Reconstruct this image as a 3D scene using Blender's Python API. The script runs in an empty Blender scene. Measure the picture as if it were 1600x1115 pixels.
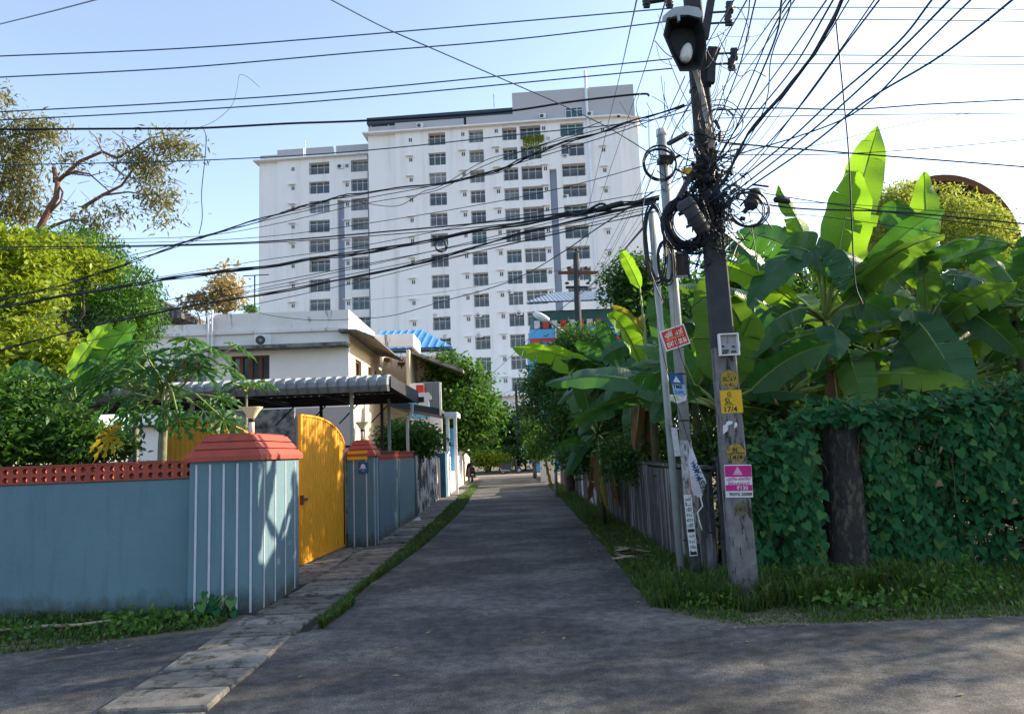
import bpy, math, random
import numpy as np
from mathutils import Vector, Matrix, Euler
rad = math.radians
random.seed(7)
RNG = np.random.default_rng(11)
scene = bpy.context.scene
COL = scene.collection

# ------------------------------------------------------------------ camera
CAM_Z = 1.6
PITCH, ROLL, YAW = rad(7.28), -0.039, -0.0095
cam_rot = Matrix.Rotation(YAW, 3, 'Z') @ Matrix.Rotation(math.pi / 2 + PITCH, 3, 'X') @ Matrix.Rotation(ROLL, 3, 'Z')
cd = bpy.data.cameras.new('camera')
cd.sensor_width = 36.0
cd.lens = 26.0
cd.clip_start = 0.05
cd.clip_end = 3000
cam = bpy.data.objects.new('camera', cd)
COL.objects.link(cam)
cam.matrix_world = Matrix.Translation((0, 0, CAM_Z)) @ cam_rot.to_4x4()
scene.camera = cam

# ------------------------------------------------------------------ sky, sun, exposure
SUN_EL, SUN_AZ = rad(22), rad(68)          # azimuth measured from the lane's direction (+Y) towards +X
w = bpy.data.worlds.new('World')
scene.world = w
w.use_nodes = True
nt = w.node_tree
sky = nt.nodes.new('ShaderNodeTexSky')
sky.sky_type = 'NISHITA'
sky.sun_disc = False
sky.sun_elevation = SUN_EL
sky.sun_rotation = SUN_AZ
sky.altitude = 0
sky.air_density = 1.0
sky.dust_density = 1.0
sky.ozone_density = 2.6
bg = nt.nodes['Background']
bg.inputs['Strength'].default_value = 0.125
hs_ = nt.nodes.new('ShaderNodeHueSaturation')
hs_.inputs['Saturation'].default_value = 0.8
nt.links.new(sky.outputs[0], hs_.inputs['Color'])
nt.links.new(hs_.outputs[0], bg.inputs['Color'])
sd = bpy.data.lights.new('sun', 'SUN')
sd.energy = 4.0
sd.angle = rad(0.6)
sd.color = (1.0, 0.86, 0.64)
sun = bpy.data.objects.new('sun', sd)
COL.objects.link(sun)
to_sun = Vector((math.sin(SUN_AZ) * math.cos(SUN_EL), math.cos(SUN_AZ) * math.cos(SUN_EL), math.sin(SUN_EL)))
sun.rotation_euler = to_sun.to_track_quat('Z', 'Y').to_euler()
sun.location = (20, 5, 30)
scene.view_settings.view_transform = 'Standard'
scene.view_settings.look = 'None'
scene.view_settings.gamma = 1
scene.view_settings.use_curve_mapping = False
scene.view_settings.exposure = 1.63
scene.cycles.max_bounces = 8
scene.cycles.transparent_max_bounces = 4
scene.cycles.use_denoising = True

# ------------------------------------------------------------------ measuring: sight lines of the surveyed photograph
FOC = 1155.6
def sight(px, py):
    return cam_rot @ Vector(((px - 800) / FOC, (557.5 - py) / FOC, -1.0))
def at(px, py, Y):
    d = sight(px, py)
    p = d * (Y / d.y)
    return Vector((p.x, p.y, p.z + CAM_Z))
def gnd(px, py, z=0.0):
    d = sight(px, py)
    p = d * ((z - CAM_Z) / d.z)
    return Vector((p.x, p.y, z))

# ------------------------------------------------------------------ objects
def tag(o, label=None, cat=None, group=None, kind=None):
    if label: o['label'] = label
    if cat: o['category'] = cat
    if group: o['group'] = group
    if kind: o['kind'] = kind
    return o
def thing(name, loc, label, cat, group=None, rz=0.0):
    o = bpy.data.objects.new(name, None)
    COL.objects.link(o)
    o.empty_display_size = 0.2
    o.location = loc
    o.rotation_euler = (0, 0, rz)
    return tag(o, label, cat, group)
def link(name, me, parent=None, loc=(0, 0, 0), rot=None, scale=None):
    o = bpy.data.objects.new(name, me)
    COL.objects.link(o)
    o.location = loc
    if rot is not None: o.rotation_euler = rot
    if scale is not None: o.scale = scale
    if parent is not None: o.parent = parent
    return o

class MB:
    """collects polygons; world coordinates, moved to the parent's origin when built"""
    def __init__(s):
        s.v = []; s.f = []; s.m = []; s.sm = []
    def add(s, vs, fs, mi=0, smooth=False):
        n = len(s.v)
        s.v += [tuple(v) for v in vs]
        for f in fs:
            s.f.append([n + i for i in f]); s.m.append(mi); s.sm.append(smooth)
        return s
    def box(s, x0, x1, y0, y1, z0, z1, mi=0):
        if x0 > x1: x0, x1 = x1, x0
        if y0 > y1: y0, y1 = y1, y0
        if z0 > z1: z0, z1 = z1, z0
        vs = [(x0, y0, z0), (x1, y0, z0), (x1, y1, z0), (x0, y1, z0), (x0, y0, z1), (x1, y0, z1), (x1, y1, z1), (x0, y1, z1)]
        return s.add(vs, [(0, 3, 2, 1), (4, 5, 6, 7), (0, 1, 5, 4), (1, 2, 6, 5), (2, 3, 7, 6), (3, 0, 4, 7)], mi)
    def frustum(s, a, b, z0, z1, mi=0):
        (x0, x1, y0, y1), (u0, u1, w0, w1) = a, b
        vs = [(x0, y0, z0), (x1, y0, z0), (x1, y1, z0), (x0, y1, z0), (u0, w0, z1), (u1, w0, z1), (u1, w1, z1), (u0, w1, z1)]
        return s.add(vs, [(0, 3, 2, 1), (4, 5, 6, 7), (0, 1, 5, 4), (1, 2, 6, 5), (2, 3, 7, 6), (3, 0, 4, 7)], mi)
    def obox(s, c, ax, ay, az, mi=0):
        """oriented box: centre and three half-axes"""
        c, ax, ay, az = Vector(c), Vector(ax), Vector(ay), Vector(az)
        vs = [c + ax * i + ay * j + az * k for k in (-1, 1) for i, j in ((-1, -1), (1, -1), (1, 1), (-1, 1))]
        return s.add(vs, [(0, 3, 2, 1), (4, 5, 6, 7), (0, 1, 5, 4), (1, 2, 6, 5), (2, 3, 7, 6), (3, 0, 4, 7)], mi)
    def bar(s, p, q, w, h, mi=0, up=(0, 0, 1)):
        p, q = Vector(p), Vector(q)
        d = q - p
        t = d.normalized()
        side = t.cross(Vector(up))
        if side.length < 1e-4: side = Vector((1, 0, 0))
        side.normalize()
        u = side.cross(t)
        return s.obox((p + q) / 2, d / 2, side * w / 2, u * h / 2, mi)
    def tube(s, pts, r, n=8, mi=0, caps=True, smooth=True):
        pts = [Vector(p) for p in pts]
        k = len(pts)
        rs = r if isinstance(r, (list, tuple)) else [r] * k
        vs = []
        ref = None
        for i, p in enumerate(pts):
            t = (pts[min(i + 1, k - 1)] - pts[max(i - 1, 0)])
            if t.length < 1e-9: t = Vector((0, 0, 1))
            t.normalize()
            if ref is None:
                ref = Vector((1, 0, 0)) if abs(t.x) < 0.8 else Vector((0, 1, 0))
            a = (ref - t * ref.dot(t))
            if a.length < 1e-6: a = t.orthogonal()
            a.normalize()
            ref = a
            b = t.cross(a)
            for j in range(n):
                th = 2 * math.pi * j / n
                vs.append(p + (a * math.cos(th) + b * math.sin(th)) * rs[i])
        fs = [(i * n + j, i * n + (j + 1) % n, (i + 1) * n + (j + 1) % n, (i + 1) * n + j) for i in range(k - 1) for j in range(n)]
        s.add(vs, fs, mi, smooth)
        if caps and n > 2:
            m0 = len(s.v) - len(vs)
            s.f.append([m0 + j for j in range(n)][::-1]); s.m.append(mi); s.sm.append(False)
            s.f.append([m0 + (k - 1) * n + j for j in range(n)]); s.m.append(mi); s.sm.append(False)
        return s
    def disc(s, c, ax, ay, n=16, mi=0):
        c, ax, ay = Vector(c), Vector(ax), Vector(ay)
        vs = [c + ax * math.cos(2 * math.pi * i / n) + ay * math.sin(2 * math.pi * i / n) for i in range(n)]
        return s.add(vs, [tuple(range(n))], mi)
    def prism(s, pts, off, mi=0):
        """polygon pts (3-D) pushed by off"""
        off = Vector(off)
        a = [Vector(p) for p in pts]
        n = len(a)
        vs = a + [p + off for p in a]
        fs = [tuple(range(n))[::-1], tuple(range(n, 2 * n))] + [(i, (i + 1) % n, n + (i + 1) % n, n + i) for i in range(n)]
        return s.add(vs, fs, mi)
    def lathe(s, c, prof, n=16, mi=0, axis=None, smooth=True):
        c = Vector(c)
        az = Vector(axis) if axis is not None else Vector((0, 0, 1))
        az.normalize()
        ax = az.orthogonal().normalized()
        ay = az.cross(ax)
        vs = [c + az * h + (ax * math.cos(2 * math.pi * j / n) + ay * math.sin(2 * math.pi * j / n)) * r for r, h in prof for j in range(n)]
        k = len(prof)
        fs = [(i * n + j, i * n + (j + 1) % n, (i + 1) * n + (j + 1) % n, (i + 1) * n + j) for i in range(k - 1) for j in range(n)]
        return s.add(vs, fs, mi, smooth)
    def mesh(s, name, mats, origin=(0, 0, 0)):
        me = bpy.data.meshes.new(name)
        ox, oy, oz = origin
        me.from_pydata([(x - ox, y - oy, z - oz) for x, y, z in s.v], [], s.f)
        if not isinstance(mats, (list, tuple)): mats = [mats]
        for m in mats: me.materials.append(m)
        me.polygons.foreach_set('material_index', s.m)
        me.polygons.foreach_set('use_smooth', s.sm)
        me.update()
        return me
    def build(s, name, mats, parent=None, local=False, origin=None, label=None, cat=None, group=None, kind=None):
        org = (0, 0, 0)
        loc = (0, 0, 0)
        if parent is not None and not local:
            org = parent.matrix_basis.translation if parent.parent is None else parent.parent.matrix_basis.translation + parent.matrix_basis.translation
        elif parent is None:
            if origin is None and s.v:
                a = np.array(s.v)
                origin = ((a[:, 0].min() + a[:, 0].max()) / 2, (a[:, 1].min() + a[:, 1].max()) / 2, a[:, 2].min())
            if origin is not None:
                org = loc = origin
        o = link(name, s.mesh(name, mats, org), parent, loc)
        return tag(o, label, cat, group, kind)

def npmesh(name, V, Fa, mats, tint=None, mi=None, smooth=False):
    """V: (n,3); Fa: (m,k) with k 3 or 4"""
    me = bpy.data.meshes.new(name)
    V = np.ascontiguousarray(V, dtype=np.float32)
    Fa = np.ascontiguousarray(Fa, dtype=np.int32)
    m, k = Fa.shape
    me.vertices.add(len(V)); me.vertices.foreach_set('co', V.ravel())
    me.loops.add(m * k); me.loops.foreach_set('vertex_index', Fa.ravel())
    me.polygons.add(m)
    me.polygons.foreach_set('loop_start', np.arange(m, dtype=np.int32) * k)
    me.polygons.foreach_set('loop_total', np.full(m, k, dtype=np.int32))
    if not isinstance(mats, (list, tuple)): mats = [mats]
    for x in mats: me.materials.append(x)
    if mi is not None: me.polygons.foreach_set('material_index', np.asarray(mi, dtype=np.int32))
    if smooth: me.polygons.foreach_set('use_smooth', np.ones(m, dtype=bool))
    if tint is not None:
        a = me.attributes.new('tint', 'FLOAT', 'FACE')
        a.data.foreach_set('value', np.asarray(tint, dtype=np.float32))
    me.update(calc_edges=True)
    return me

# ------------------------------------------------------------------ materials
def newmat(name):
    m = bpy.data.materials.new(name)
    m.use_nodes = True
    return m, m.node_tree, m.node_tree.nodes['Principled BSDF']
def col4(c): return (c[0], c[1], c[2], 1)
def noise(t, scale, detail=5, rough=0.6, vec=None):
    n = t.nodes.new('ShaderNodeTexNoise')
    n.inputs['Scale'].default_value = scale
    n.inputs['Detail'].default_value = detail
    n.inputs['Roughness'].default_value = rough
    if vec is not None: t.links.new(vec, n.inputs['Vector'])
    return n.outputs['Fac']
def ramp(t, fac, stops):
    r = t.nodes.new('ShaderNodeValToRGB')
    e = r.color_ramp.elements
    while len(e) < len(stops): e.new(0.5)
    for i, (p, c) in enumerate(stops):
        e[i].position = p
        e[i].color = col4(c) if not isinstance(c, (int, float)) else (c, c, c, 1)
    t.links.new(fac, r.inputs[0])
    return r.outputs[0]
def mix(t, fac, a, b, mode='MIX'):
    n = t.nodes.new('ShaderNodeMix')
    n.data_type = 'RGBA'; n.blend_type = mode
    if isinstance(fac, (int, float)): n.inputs[0].default_value = fac
    else: t.links.new(fac, n.inputs[0])
    for i, x in ((6, a), (7, b)):
        if isinstance(x, tuple): n.inputs[i].default_value = col4(x)
        else: t.links.new(x, n.inputs[i])
    return n.outputs[2]
def coords(t, scale=None, obj=False):
    if obj:
        c = t.nodes.new('ShaderNodeTexCoord').outputs['Object']
    else:
        c = t.nodes.new('ShaderNodeNewGeometry').outputs['Position']
    if scale is not None:
        mp = t.nodes.new('ShaderNodeMapping')
        mp.inputs['Scale'].default_value = scale
        t.links.new(c, mp.inputs['Vector'])
        c = mp.outputs[0]
    return c
def bump(t, b, h, strength=0.3, dist=0.02):
    n = t.nodes.new('ShaderNodeBump')
    n.inputs['Strength'].default_value = strength
    n.inputs['Distance'].default_value = dist
    t.links.new(h, n.inputs['Height'])
    t.links.new(n.outputs[0], b.inputs['Normal'])
def M(name, c, c2=None, scale=4, rough=0.85, bmp=0.0, bscale=60, metal=0.0, dirt=None, dirt_scale=(3, 3, 0.6), dirt_lo=0.5, dirt_hi=0.75, spec=0.3):
    m, t, b = newmat(name)
    pos = coords(t)
    if c2 is None: c2 = tuple(x * 0.8 for x in c)
    out = ramp(t, noise(t, scale, 6, 0.65, pos), [(0.3, c), (0.72, c2)])
    if dirt is not None:
        f = ramp(t, noise(t, 1.0, 8, 0.7, coords(t, dirt_scale)), [(dirt_lo, 0.0), (dirt_hi, 1.0)])
        out = mix(t, f, out, dirt)
    t.links.new(out, b.inputs['Base Color'])
    b.inputs['Roughness'].default_value = rough
    b.inputs['Metallic'].default_value = metal
    b.inputs['Specular IOR Level'].default_value = spec
    if bmp: bump(t, b, noise(t, bscale, 4, 0.6, pos), bmp)
    return m
def leafmat(name, dark, mid, light, trans, tfac=0.4, rough=0.5, spec=0.3, big=None):
    """foliage: colour by the leaf's own tint, some light through the blade"""
    m, t, b = newmat(name)
    a = t.nodes.new('ShaderNodeAttribute'); a.attribute_name = 'tint'
    c = ramp(t, a.outputs['Fac'], [(0.0, dark), (0.5, mid), (1.0, light)])
    if big is not None:
        c = mix(t, ramp(t, noise(t, big[0], 3, 0.5, coords(t)), [(0.4, 0.0), (0.65, 1.0)]), c, big[1])
    t.links.new(c, b.inputs['Base Color'])
    b.inputs['Roughness'].default_value = rough
    b.inputs['Specular IOR Level'].default_value = spec
    tr = t.nodes.new('ShaderNodeBsdfTranslucent')
    tc = mix(t, 0.5, c, trans)
    t.links.new(tc, tr.inputs['Color'])
    ms = t.nodes.new('ShaderNodeMixShader')
    ms.inputs[0].default_value = tfac
    t.links.new(b.outputs[0], ms.inputs[1]); t.links.new(tr.outputs[0], ms.inputs[2])
    t.links.new(ms.outputs[0], t.nodes['Material Output'].inputs['Surface'])
    return m

# asphalt: worn grey wearing course with aggregate, specks and soft sun dapples painted as pale patches
def asphalt():
    m, t, b = newmat('asphalt')
    pos = coords(t)
    base = ramp(t, noise(t, 3.0, 8, 0.7, pos), [(0.3, (0.045, 0.043, 0.042)), (0.7, (0.085, 0.082, 0.078))])
    dapples = ramp(t, noise(t, 1.0, 6, 0.6, coords(t, (0.6, 0.8, 1))), [(0.45, 0.0), (0.62, 1.0)])
    c = mix(t, dapples, base, (0.15, 0.14, 0.127))
    agg = ramp(t, noise(t, 75, 5, 0.75, pos), [(0.38, 0.4), (0.62, 1.6)])
    c = mix(t, 1.0, c, ramp(t, noise(t, 9, 4, 0.6, pos), [(0.4, 0.75), (0.6, 1.2)]), 'MULTIPLY')
    c = mix(t, 1.0, c, agg, 'MULTIPLY')
    v = t.nodes.new('ShaderNodeTexVoronoi'); v.inputs['Scale'].default_value = 14
    t.links.new(pos, v.inputs['Vector'])
    c = mix(t, ramp(t, v.outputs['Distance'], [(0.03, 1.0), (0.06, 0.0)]), c, (0.3, 0.28, 0.24))
    cv = t.nodes.new('ShaderNodeTexVoronoi'); cv.feature = 'DISTANCE_TO_EDGE'; cv.inputs['Scale'].default_value = 0.7
    wob = t.nodes.new('ShaderNodeVectorMath'); wob.operation = 'ADD'; nz = t.nodes.new('ShaderNodeTexNoise'); nz.inputs['Scale'].default_value = 2.5; nz.inputs['Detail'].default_value = 6
    t.links.new(pos, nz.inputs['Vector']); t.links.new(pos, wob.inputs[0]); t.links.new(nz.outputs['Color'], wob.inputs[1]); t.links.new(wob.outputs[0], cv.inputs['Vector'])
    crk = mix(t, 1.0, ramp(t, cv.outputs['Distance'], [(0.0, 1.0), (0.006, 0.0)]), ramp(t, noise(t, 0.6, 2, 0.5, pos), [(0.52, 0.0), (0.58, 0.8)]), 'MULTIPLY')
    c = mix(t, crk, c, (0.015, 0.015, 0.015))
    t.links.new(c, b.inputs['Base Color'])
    b.inputs['Roughness'].default_value = 0.8
    b.inputs['Specular IOR Level'].default_value = 0.25
    bump(t, b, noise(t, 110, 3, 0.7, pos), 0.55, 0.012)
    return m
def vary(m, lo=0.6, hi=1.3):
    t = m.node_tree; b = t.nodes['Principled BSDF']; l = b.inputs['Base Color'].links[0]; src = l.from_socket
    oi = t.nodes.new('ShaderNodeObjectInfo')
    t.links.new(mix(t, 1.0, src, ramp(t, oi.outputs['Random'], [(0.0, lo), (1.0, hi)]), 'MULTIPLY'), b.inputs['Base Color'])
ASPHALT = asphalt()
SOIL = M('soil', (0.2, 0.16, 0.12), (0.11, 0.10, 0.07), 6, 0.95, 0.5, 40)
SLABM = M('slab_concrete', (0.24, 0.22, 0.19), (0.12, 0.11, 0.095), 7, 0.9, 0.4, 70, dirt=(0.05, 0.05, 0.035), dirt_scale=(6, 6, 6), dirt_lo=0.5, dirt_hi=0.6)
vary(SLABM)
BLUEWALL = M('blue_wall_paint', (0.115, 0.195, 0.23), (0.095, 0.165, 0.2), 1.4, 0.8, 0.3, 18, dirt=(0.065, 0.115, 0.14), dirt_scale=(5, 5, 0.5), dirt_lo=0.52, dirt_hi=0.85)
def foot_stain(m, col, h=0.35):
    t = m.node_tree; b = t.nodes['Principled BSDF']; src = b.inputs['Base Color'].links[0].from_socket
    pos = coords(t); sp = t.nodes.new('ShaderNodeSeparateXYZ'); t.links.new(pos, sp.inputs[0])
    mr = t.nodes.new('ShaderNodeMapRange'); mr.inputs[1].default_value = 0.0; mr.inputs[2].default_value = h; mr.inputs[3].default_value = 0.62; mr.inputs[4].default_value = 0.0
    t.links.new(sp.outputs[2], mr.inputs[0])
    ad = t.nodes.new('ShaderNodeMath'); ad.operation = 'ADD'; t.links.new(mr.outputs[0], ad.inputs[0]); t.links.new(noise(t, 1.0, 7, 0.7, coords(t, (5, 5, 3))), ad.inputs[1])
    f = ramp(t, ad.outputs[0], [(0.66, 0.0), (1.05, 0.85)])
    t.links.new(mix(t, f, src, col), b.inputs['Base Color'])
foot_stain(BLUEWALL, (0.05, 0.055, 0.045))
STRIPE = M('stripe_white', (0.52, 0.51, 0.56), (0.38, 0.39, 0.45), 9, 0.7)
TERRA = M('terracotta_paint', (0.36, 0.065, 0.04), (0.27, 0.05, 0.032), 6, 0.65, 0.15, 40, dirt=(0.12, 0.045, 0.03), dirt_scale=(6, 6, 6), dirt_lo=0.58, dirt_hi=0.75)
YELLOW = M('gate_yellow', (0.72, 0.33, 0.008), (0.62, 0.27, 0.008), 5, 0.5, 0.05, 20, dirt=(0.3, 0.16, 0.02), dirt_scale=(9, 9, 2), dirt_lo=0.66, dirt_hi=0.8, spec=0.45)
TOWERW = M('tower_white', (0.85, 0.81, 0.79), (0.82, 0.78, 0.76), 0.15, 0.8, dirt=(0.66, 0.63, 0.61), dirt_scale=(0.8, 0.8, 0.05), dirt_lo=0.5, dirt_hi=0.75)
TOWERG = M('tower_grey', (0.46, 0.44, 0.45), (0.43, 0.41, 0.42), 0.2, 0.8)
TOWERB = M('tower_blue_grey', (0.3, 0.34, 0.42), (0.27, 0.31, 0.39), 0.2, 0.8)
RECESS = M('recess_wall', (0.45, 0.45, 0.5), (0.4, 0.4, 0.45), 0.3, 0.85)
FRAMEW = M('frame_white', (0.75, 0.75, 0.77), (0.7, 0.7, 0.72), 2, 0.5)
def glassm(name, c, c2, scale=0.9, rough=0.12):
    m = M(name, c, c2, scale, rough, spec=0.6)
    return m
GLASS = [glassm('window_glass_dark', (0.02, 0.035, 0.045), (0.06, 0.075, 0.085), 0.8), glassm('window_glass_curtain', (0.28, 0.28, 0.28), (0.07, 0.09, 0.1), 0.7, 0.3), glassm('window_glass_teal', (0.015, 0.07, 0.08), (0.05, 0.09, 0.1), 0.8), glassm('window_glass_brown', (0.035, 0.03, 0.03), (0.12, 0.11, 0.11), 0.8)]
RAIL = M('railing_glass', (0.1, 0.14, 0.17), (0.16, 0.2, 0.22), 0.8, 0.3)
DARKM = M('dark_metal', (0.02, 0.022, 0.025), (0.035, 0.035, 0.038), 8, 0.5)
BLACK = M('black_rubber', (0.012, 0.012, 0.014), (0.02, 0.02, 0.022), 10, 0.55)
WIREM = M('wire_black', (0.010, 0.013, 0.02), (0.016, 0.02, 0.03), 10, 0.5)
WIREB = M('wire_bluish', (0.03, 0.09, 0.15), (0.025, 0.07, 0.12), 10, 0.45)
HOUSEW = M('house_wall_white', (0.84, 0.8, 0.78), (0.78, 0.74, 0.71), 1.2, 0.85, 0.08, 20)
PARAPET = M('parapet_stained', (0.78, 0.74, 0.72), (0.66, 0.62, 0.59), 1.5, 0.9, 0.1, 20, dirt=(0.03, 0.03, 0.03), dirt_scale=(3.2, 3.2, 0.6), dirt_lo=0.57, dirt_hi=0.68)
CONC = M('concrete_stained', (0.26, 0.25, 0.235), (0.16, 0.15, 0.14), 3, 0.92, 0.3, 30, dirt=(0.03, 0.03, 0.028), dirt_scale=(3, 3, 3), dirt_lo=0.45, dirt_hi=0.65)
WALLDARK = M('boundary_wall_dark', (0.075, 0.075, 0.078), (0.035, 0.036, 0.038), 3, 0.95, 0.4, 30, dirt=(0.26, 0.26, 0.265), dirt_scale=(7, 7, 0.6), dirt_lo=0.51, dirt_hi=0.62)
WOOD = M('wood_brown', (0.16, 0.06, 0.025), (0.1, 0.035, 0.015), 8, 0.6)
GALV = M('galvanised_tube', (0.34, 0.37, 0.37), (0.25, 0.28, 0.29), 5, 0.5, 0.05, 30, metal=0.2, dirt=(0.12, 0.1, 0.08), dirt_scale=(8, 8, 2), dirt_lo=0.62, dirt_hi=0.8)
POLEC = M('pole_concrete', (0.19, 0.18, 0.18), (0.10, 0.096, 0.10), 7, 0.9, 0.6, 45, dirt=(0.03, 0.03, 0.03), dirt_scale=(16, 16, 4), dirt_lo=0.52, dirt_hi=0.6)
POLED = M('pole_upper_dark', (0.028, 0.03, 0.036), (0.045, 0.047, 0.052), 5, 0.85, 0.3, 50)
ROOFG = M('roof_sheet_grey', (0.22, 0.245, 0.26), (0.16, 0.18, 0.195), 4, 0.6, 0.05, 20)
ROOFBLUE = M('roof_sheet_blue', (0.1, 0.32, 0.62), (0.08, 0.28, 0.56), 2, 0.5)
ROOFS = M('roof_sheet_silver', (0.42, 0.47, 0.53), (0.34, 0.4, 0.46), 2, 0.5)
BARK = M('bark_grey', (0.11, 0.085, 0.06), (0.05, 0.04, 0.03), 8, 0.95, 0.5, 30)
BARKP = M('bark_pinkish', (0.2, 0.1, 0.075), (0.1, 0.05, 0.04), 8, 0.9, 0.3, 30)
WHITE = M('white_plastic', (0.72, 0.72, 0.72), (0.62, 0.62, 0.62), 6, 0.5)
REDM = M('sign_red', (0.62, 0.03, 0.015), (0.52, 0.03, 0.015), 20, 0.5)
MAGENTA = M('sign_magenta', (0.42, 0.008, 0.16), (0.36, 0.008, 0.14), 20, 0.5)
BLUES = M('sign_blue', (0.01, 0.075, 0.24), (0.01, 0.065, 0.2), 20, 0.5)
YPAINT = M('sign_yellow', (0.6, 0.36, 0.01), (0.5, 0.3, 0.015), 18, 0.7)
YWORN = M('sign_yellow_worn', (0.38, 0.25, 0.02), (0.2, 0.14, 0.03), 30, 0.8, dirt=(0.08, 0.07, 0.05), dirt_scale=(30, 30, 30), dirt_lo=0.5, dirt_hi=0.62)
INK = M('ink_black', (0.012, 0.012, 0.015), (0.02, 0.02, 0.02), 20, 0.6)
PAPER = M('paper_white', (0.6, 0.6, 0.62), (0.5, 0.5, 0.52), 14, 0.8, dirt=(0.3, 0.29, 0.28), dirt_scale=(20, 20, 20), dirt_lo=0.55, dirt_hi=0.7)
RUST = M('rust', (0.17, 0.065, 0.03), (0.09, 0.035, 0.02), 10, 0.9, 0.3, 40)
SKYBLUE = M('paint_sky_blue', (0.1, 0.42, 0.75), (0.09, 0.38, 0.7), 2, 0.8)
PAINTRED = M('paint_red', (0.55, 0.05, 0.03), (0.48, 0.05, 0.03), 2, 0.7)
CREAM = M('wall_cream', (0.62, 0.52, 0.38), (0.56, 0.46, 0.33), 2, 0.85)
PINKW = M('wall_pinkish', (0.58, 0.46, 0.41), (0.5, 0.4, 0.36), 1.5, 0.85, dirt=(0.2, 0.17, 0.15), dirt_scale=(2, 2, 0.6), dirt_lo=0.6, dirt_hi=0.8)
MOSSY = M('mossy_white_wall', (0.5, 0.5, 0.52), (0.35, 0.35, 0.37), 4, 0.9, 0.2, 20, dirt=(0.03, 0.032, 0.03), dirt_scale=(1.6, 1.6, 1.6), dirt_lo=0.47, dirt_hi=0.53)

L_MANGO = leafmat('leaf_mango', (0.025, 0.075, 0.01), (0.05, 0.145, 0.016), (0.11, 0.22, 0.025), (0.14, 0.34, 0.02), 0.3)
L_LIME = leafmat('leaf_lime', (0.08, 0.14, 0.008), (0.19, 0.26, 0.012), (0.34, 0.36, 0.02), (0.34, 0.44, 0.02), 0.42)
L_OLIVE = leafmat('leaf_olive', (0.08, 0.11, 0.04), (0.15, 0.16, 0.05), (0.3, 0.19, 0.09), (0.3, 0.3, 0.08), 0.35)
L_AUTUMN = leafmat('leaf_dry_tips', (0.14, 0.17, 0.05), (0.36, 0.3, 0.12), (0.5, 0.32, 0.18), (0.4, 0.26, 0.1), 0.35)
L_BUSH = leafmat('leaf_bush', (0.018, 0.055, 0.01), (0.045, 0.125, 0.018), (0.11, 0.2, 0.03), (0.14, 0.32, 0.03), 0.35)
L_VINE = leafmat('leaf_vine', (0.014, 0.075, 0.028), (0.026, 0.125, 0.042), (0.10, 0.21, 0.05), (0.1, 0.32, 0.04), 0.3, 0.55, 0.15)
L_GRASS = leafmat('grass_blades', (0.02, 0.055, 0.010), (0.045, 0.11, 0.016), (0.13, 0.16, 0.04), (0.16, 0.3, 0.04), 0.35)
L_DARK = leafmat('leaf_dark', (0.015, 0.048, 0.012), (0.032, 0.09, 0.018), (0.08, 0.16, 0.03), (0.12, 0.3, 0.02), 0.32)
L_MOUND = leafmat('leaf_mound', (0.10, 0.16, 0.02), (0.24, 0.32, 0.04), (0.42, 0.4, 0.08), (0.5, 0.55, 0.08), 0.45)
def bananamat(name, c1, c2, tr, tfac, edge=None, rough=0.32):
    m, t, b = newmat(name)
    uv = t.nodes.new('ShaderNodeUVMap').outputs[0]
    sep = t.nodes.new('ShaderNodeSeparateXYZ'); t.links.new(uv, sep.inputs[0])
    wv = t.nodes.new('ShaderNodeTexWave'); wv.wave_type = 'BANDS'; wv.bands_direction = 'X'
    wv.inputs['Scale'].default_value = 13; wv.inputs['Distortion'].default_value = 0.6
    t.links.new(uv, wv.inputs['Vector'])
    pos = coords(t)
    c = ramp(t, noise(t, 2.5, 4, 0.6, pos), [(0.3, c1), (0.7, c2)])
    c = mix(t, ramp(t, wv.outputs[0], [(0.2, 0.0), (0.8, 0.35)]), c, tuple(min(1, x * 1.5) for x in c2))
    if edge is not None:
        ab = t.nodes.new('ShaderNodeMath'); ab.operation = 'ABSOLUTE'; t.links.new(sep.outputs[1], ab.inputs[0])
        ad = t.nodes.new('ShaderNodeMath'); ad.operation = 'MULTIPLY_ADD'; ad.inputs[1].default_value = 0.6
        t.links.new(noise(t, 6, 5, 0.7, pos), ad.inputs[0]); t.links.new(ab.outputs[0], ad.inputs[2])
        c = mix(t, ramp(t, ad.outputs[0], [(1.0, 0.0), (1.16, 1.0)]), c, edge)
    t.links.new(c, b.inputs['Base Color'])
    b.inputs['Roughness'].default_value = rough
    b.inputs['Specular IOR Level'].default_value = 0.5
    bump(t, b, wv.outputs[0], 0.5, 0.015)
    tl = t.nodes.new('ShaderNodeBsdfTranslucent')
    t.links.new(mix(t, 0.7, c, tr), tl.inputs[0])
    ms = t.nodes.new('ShaderNodeMixShader'); ms.inputs[0].default_value = tfac
    t.links.new(b.outputs[0], ms.inputs[1]); t.links.new(tl.outputs[0], ms.inputs[2])
    t.links.new(ms.outputs[0], t.nodes['Material Output'].inputs['Surface'])
    return m
BAN_D = bananamat('banana_leaf_dark', (0.012, 0.062, 0.026), (0.028, 0.11, 0.034), (0.12, 0.34, 0.02), 0.3)
BAN_Y = bananamat('banana_leaf_young', (0.08, 0.19, 0.012), (0.12, 0.24, 0.012), (0.32, 0.6, 0.02), 0.5)
BAN_E = bananamat('banana_leaf_scorched', (0.035, 0.12, 0.03), (0.07, 0.17, 0.03), (0.2, 0.36, 0.02), 0.35, edge=(0.3, 0.13, 0.03))
BAN_W = bananamat('banana_leaf_yellow', (0.22, 0.18, 0.015), (0.10, 0.14, 0.02), (0.4, 0.36, 0.03), 0.3, edge=(0.22, 0.09, 0.03))
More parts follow.
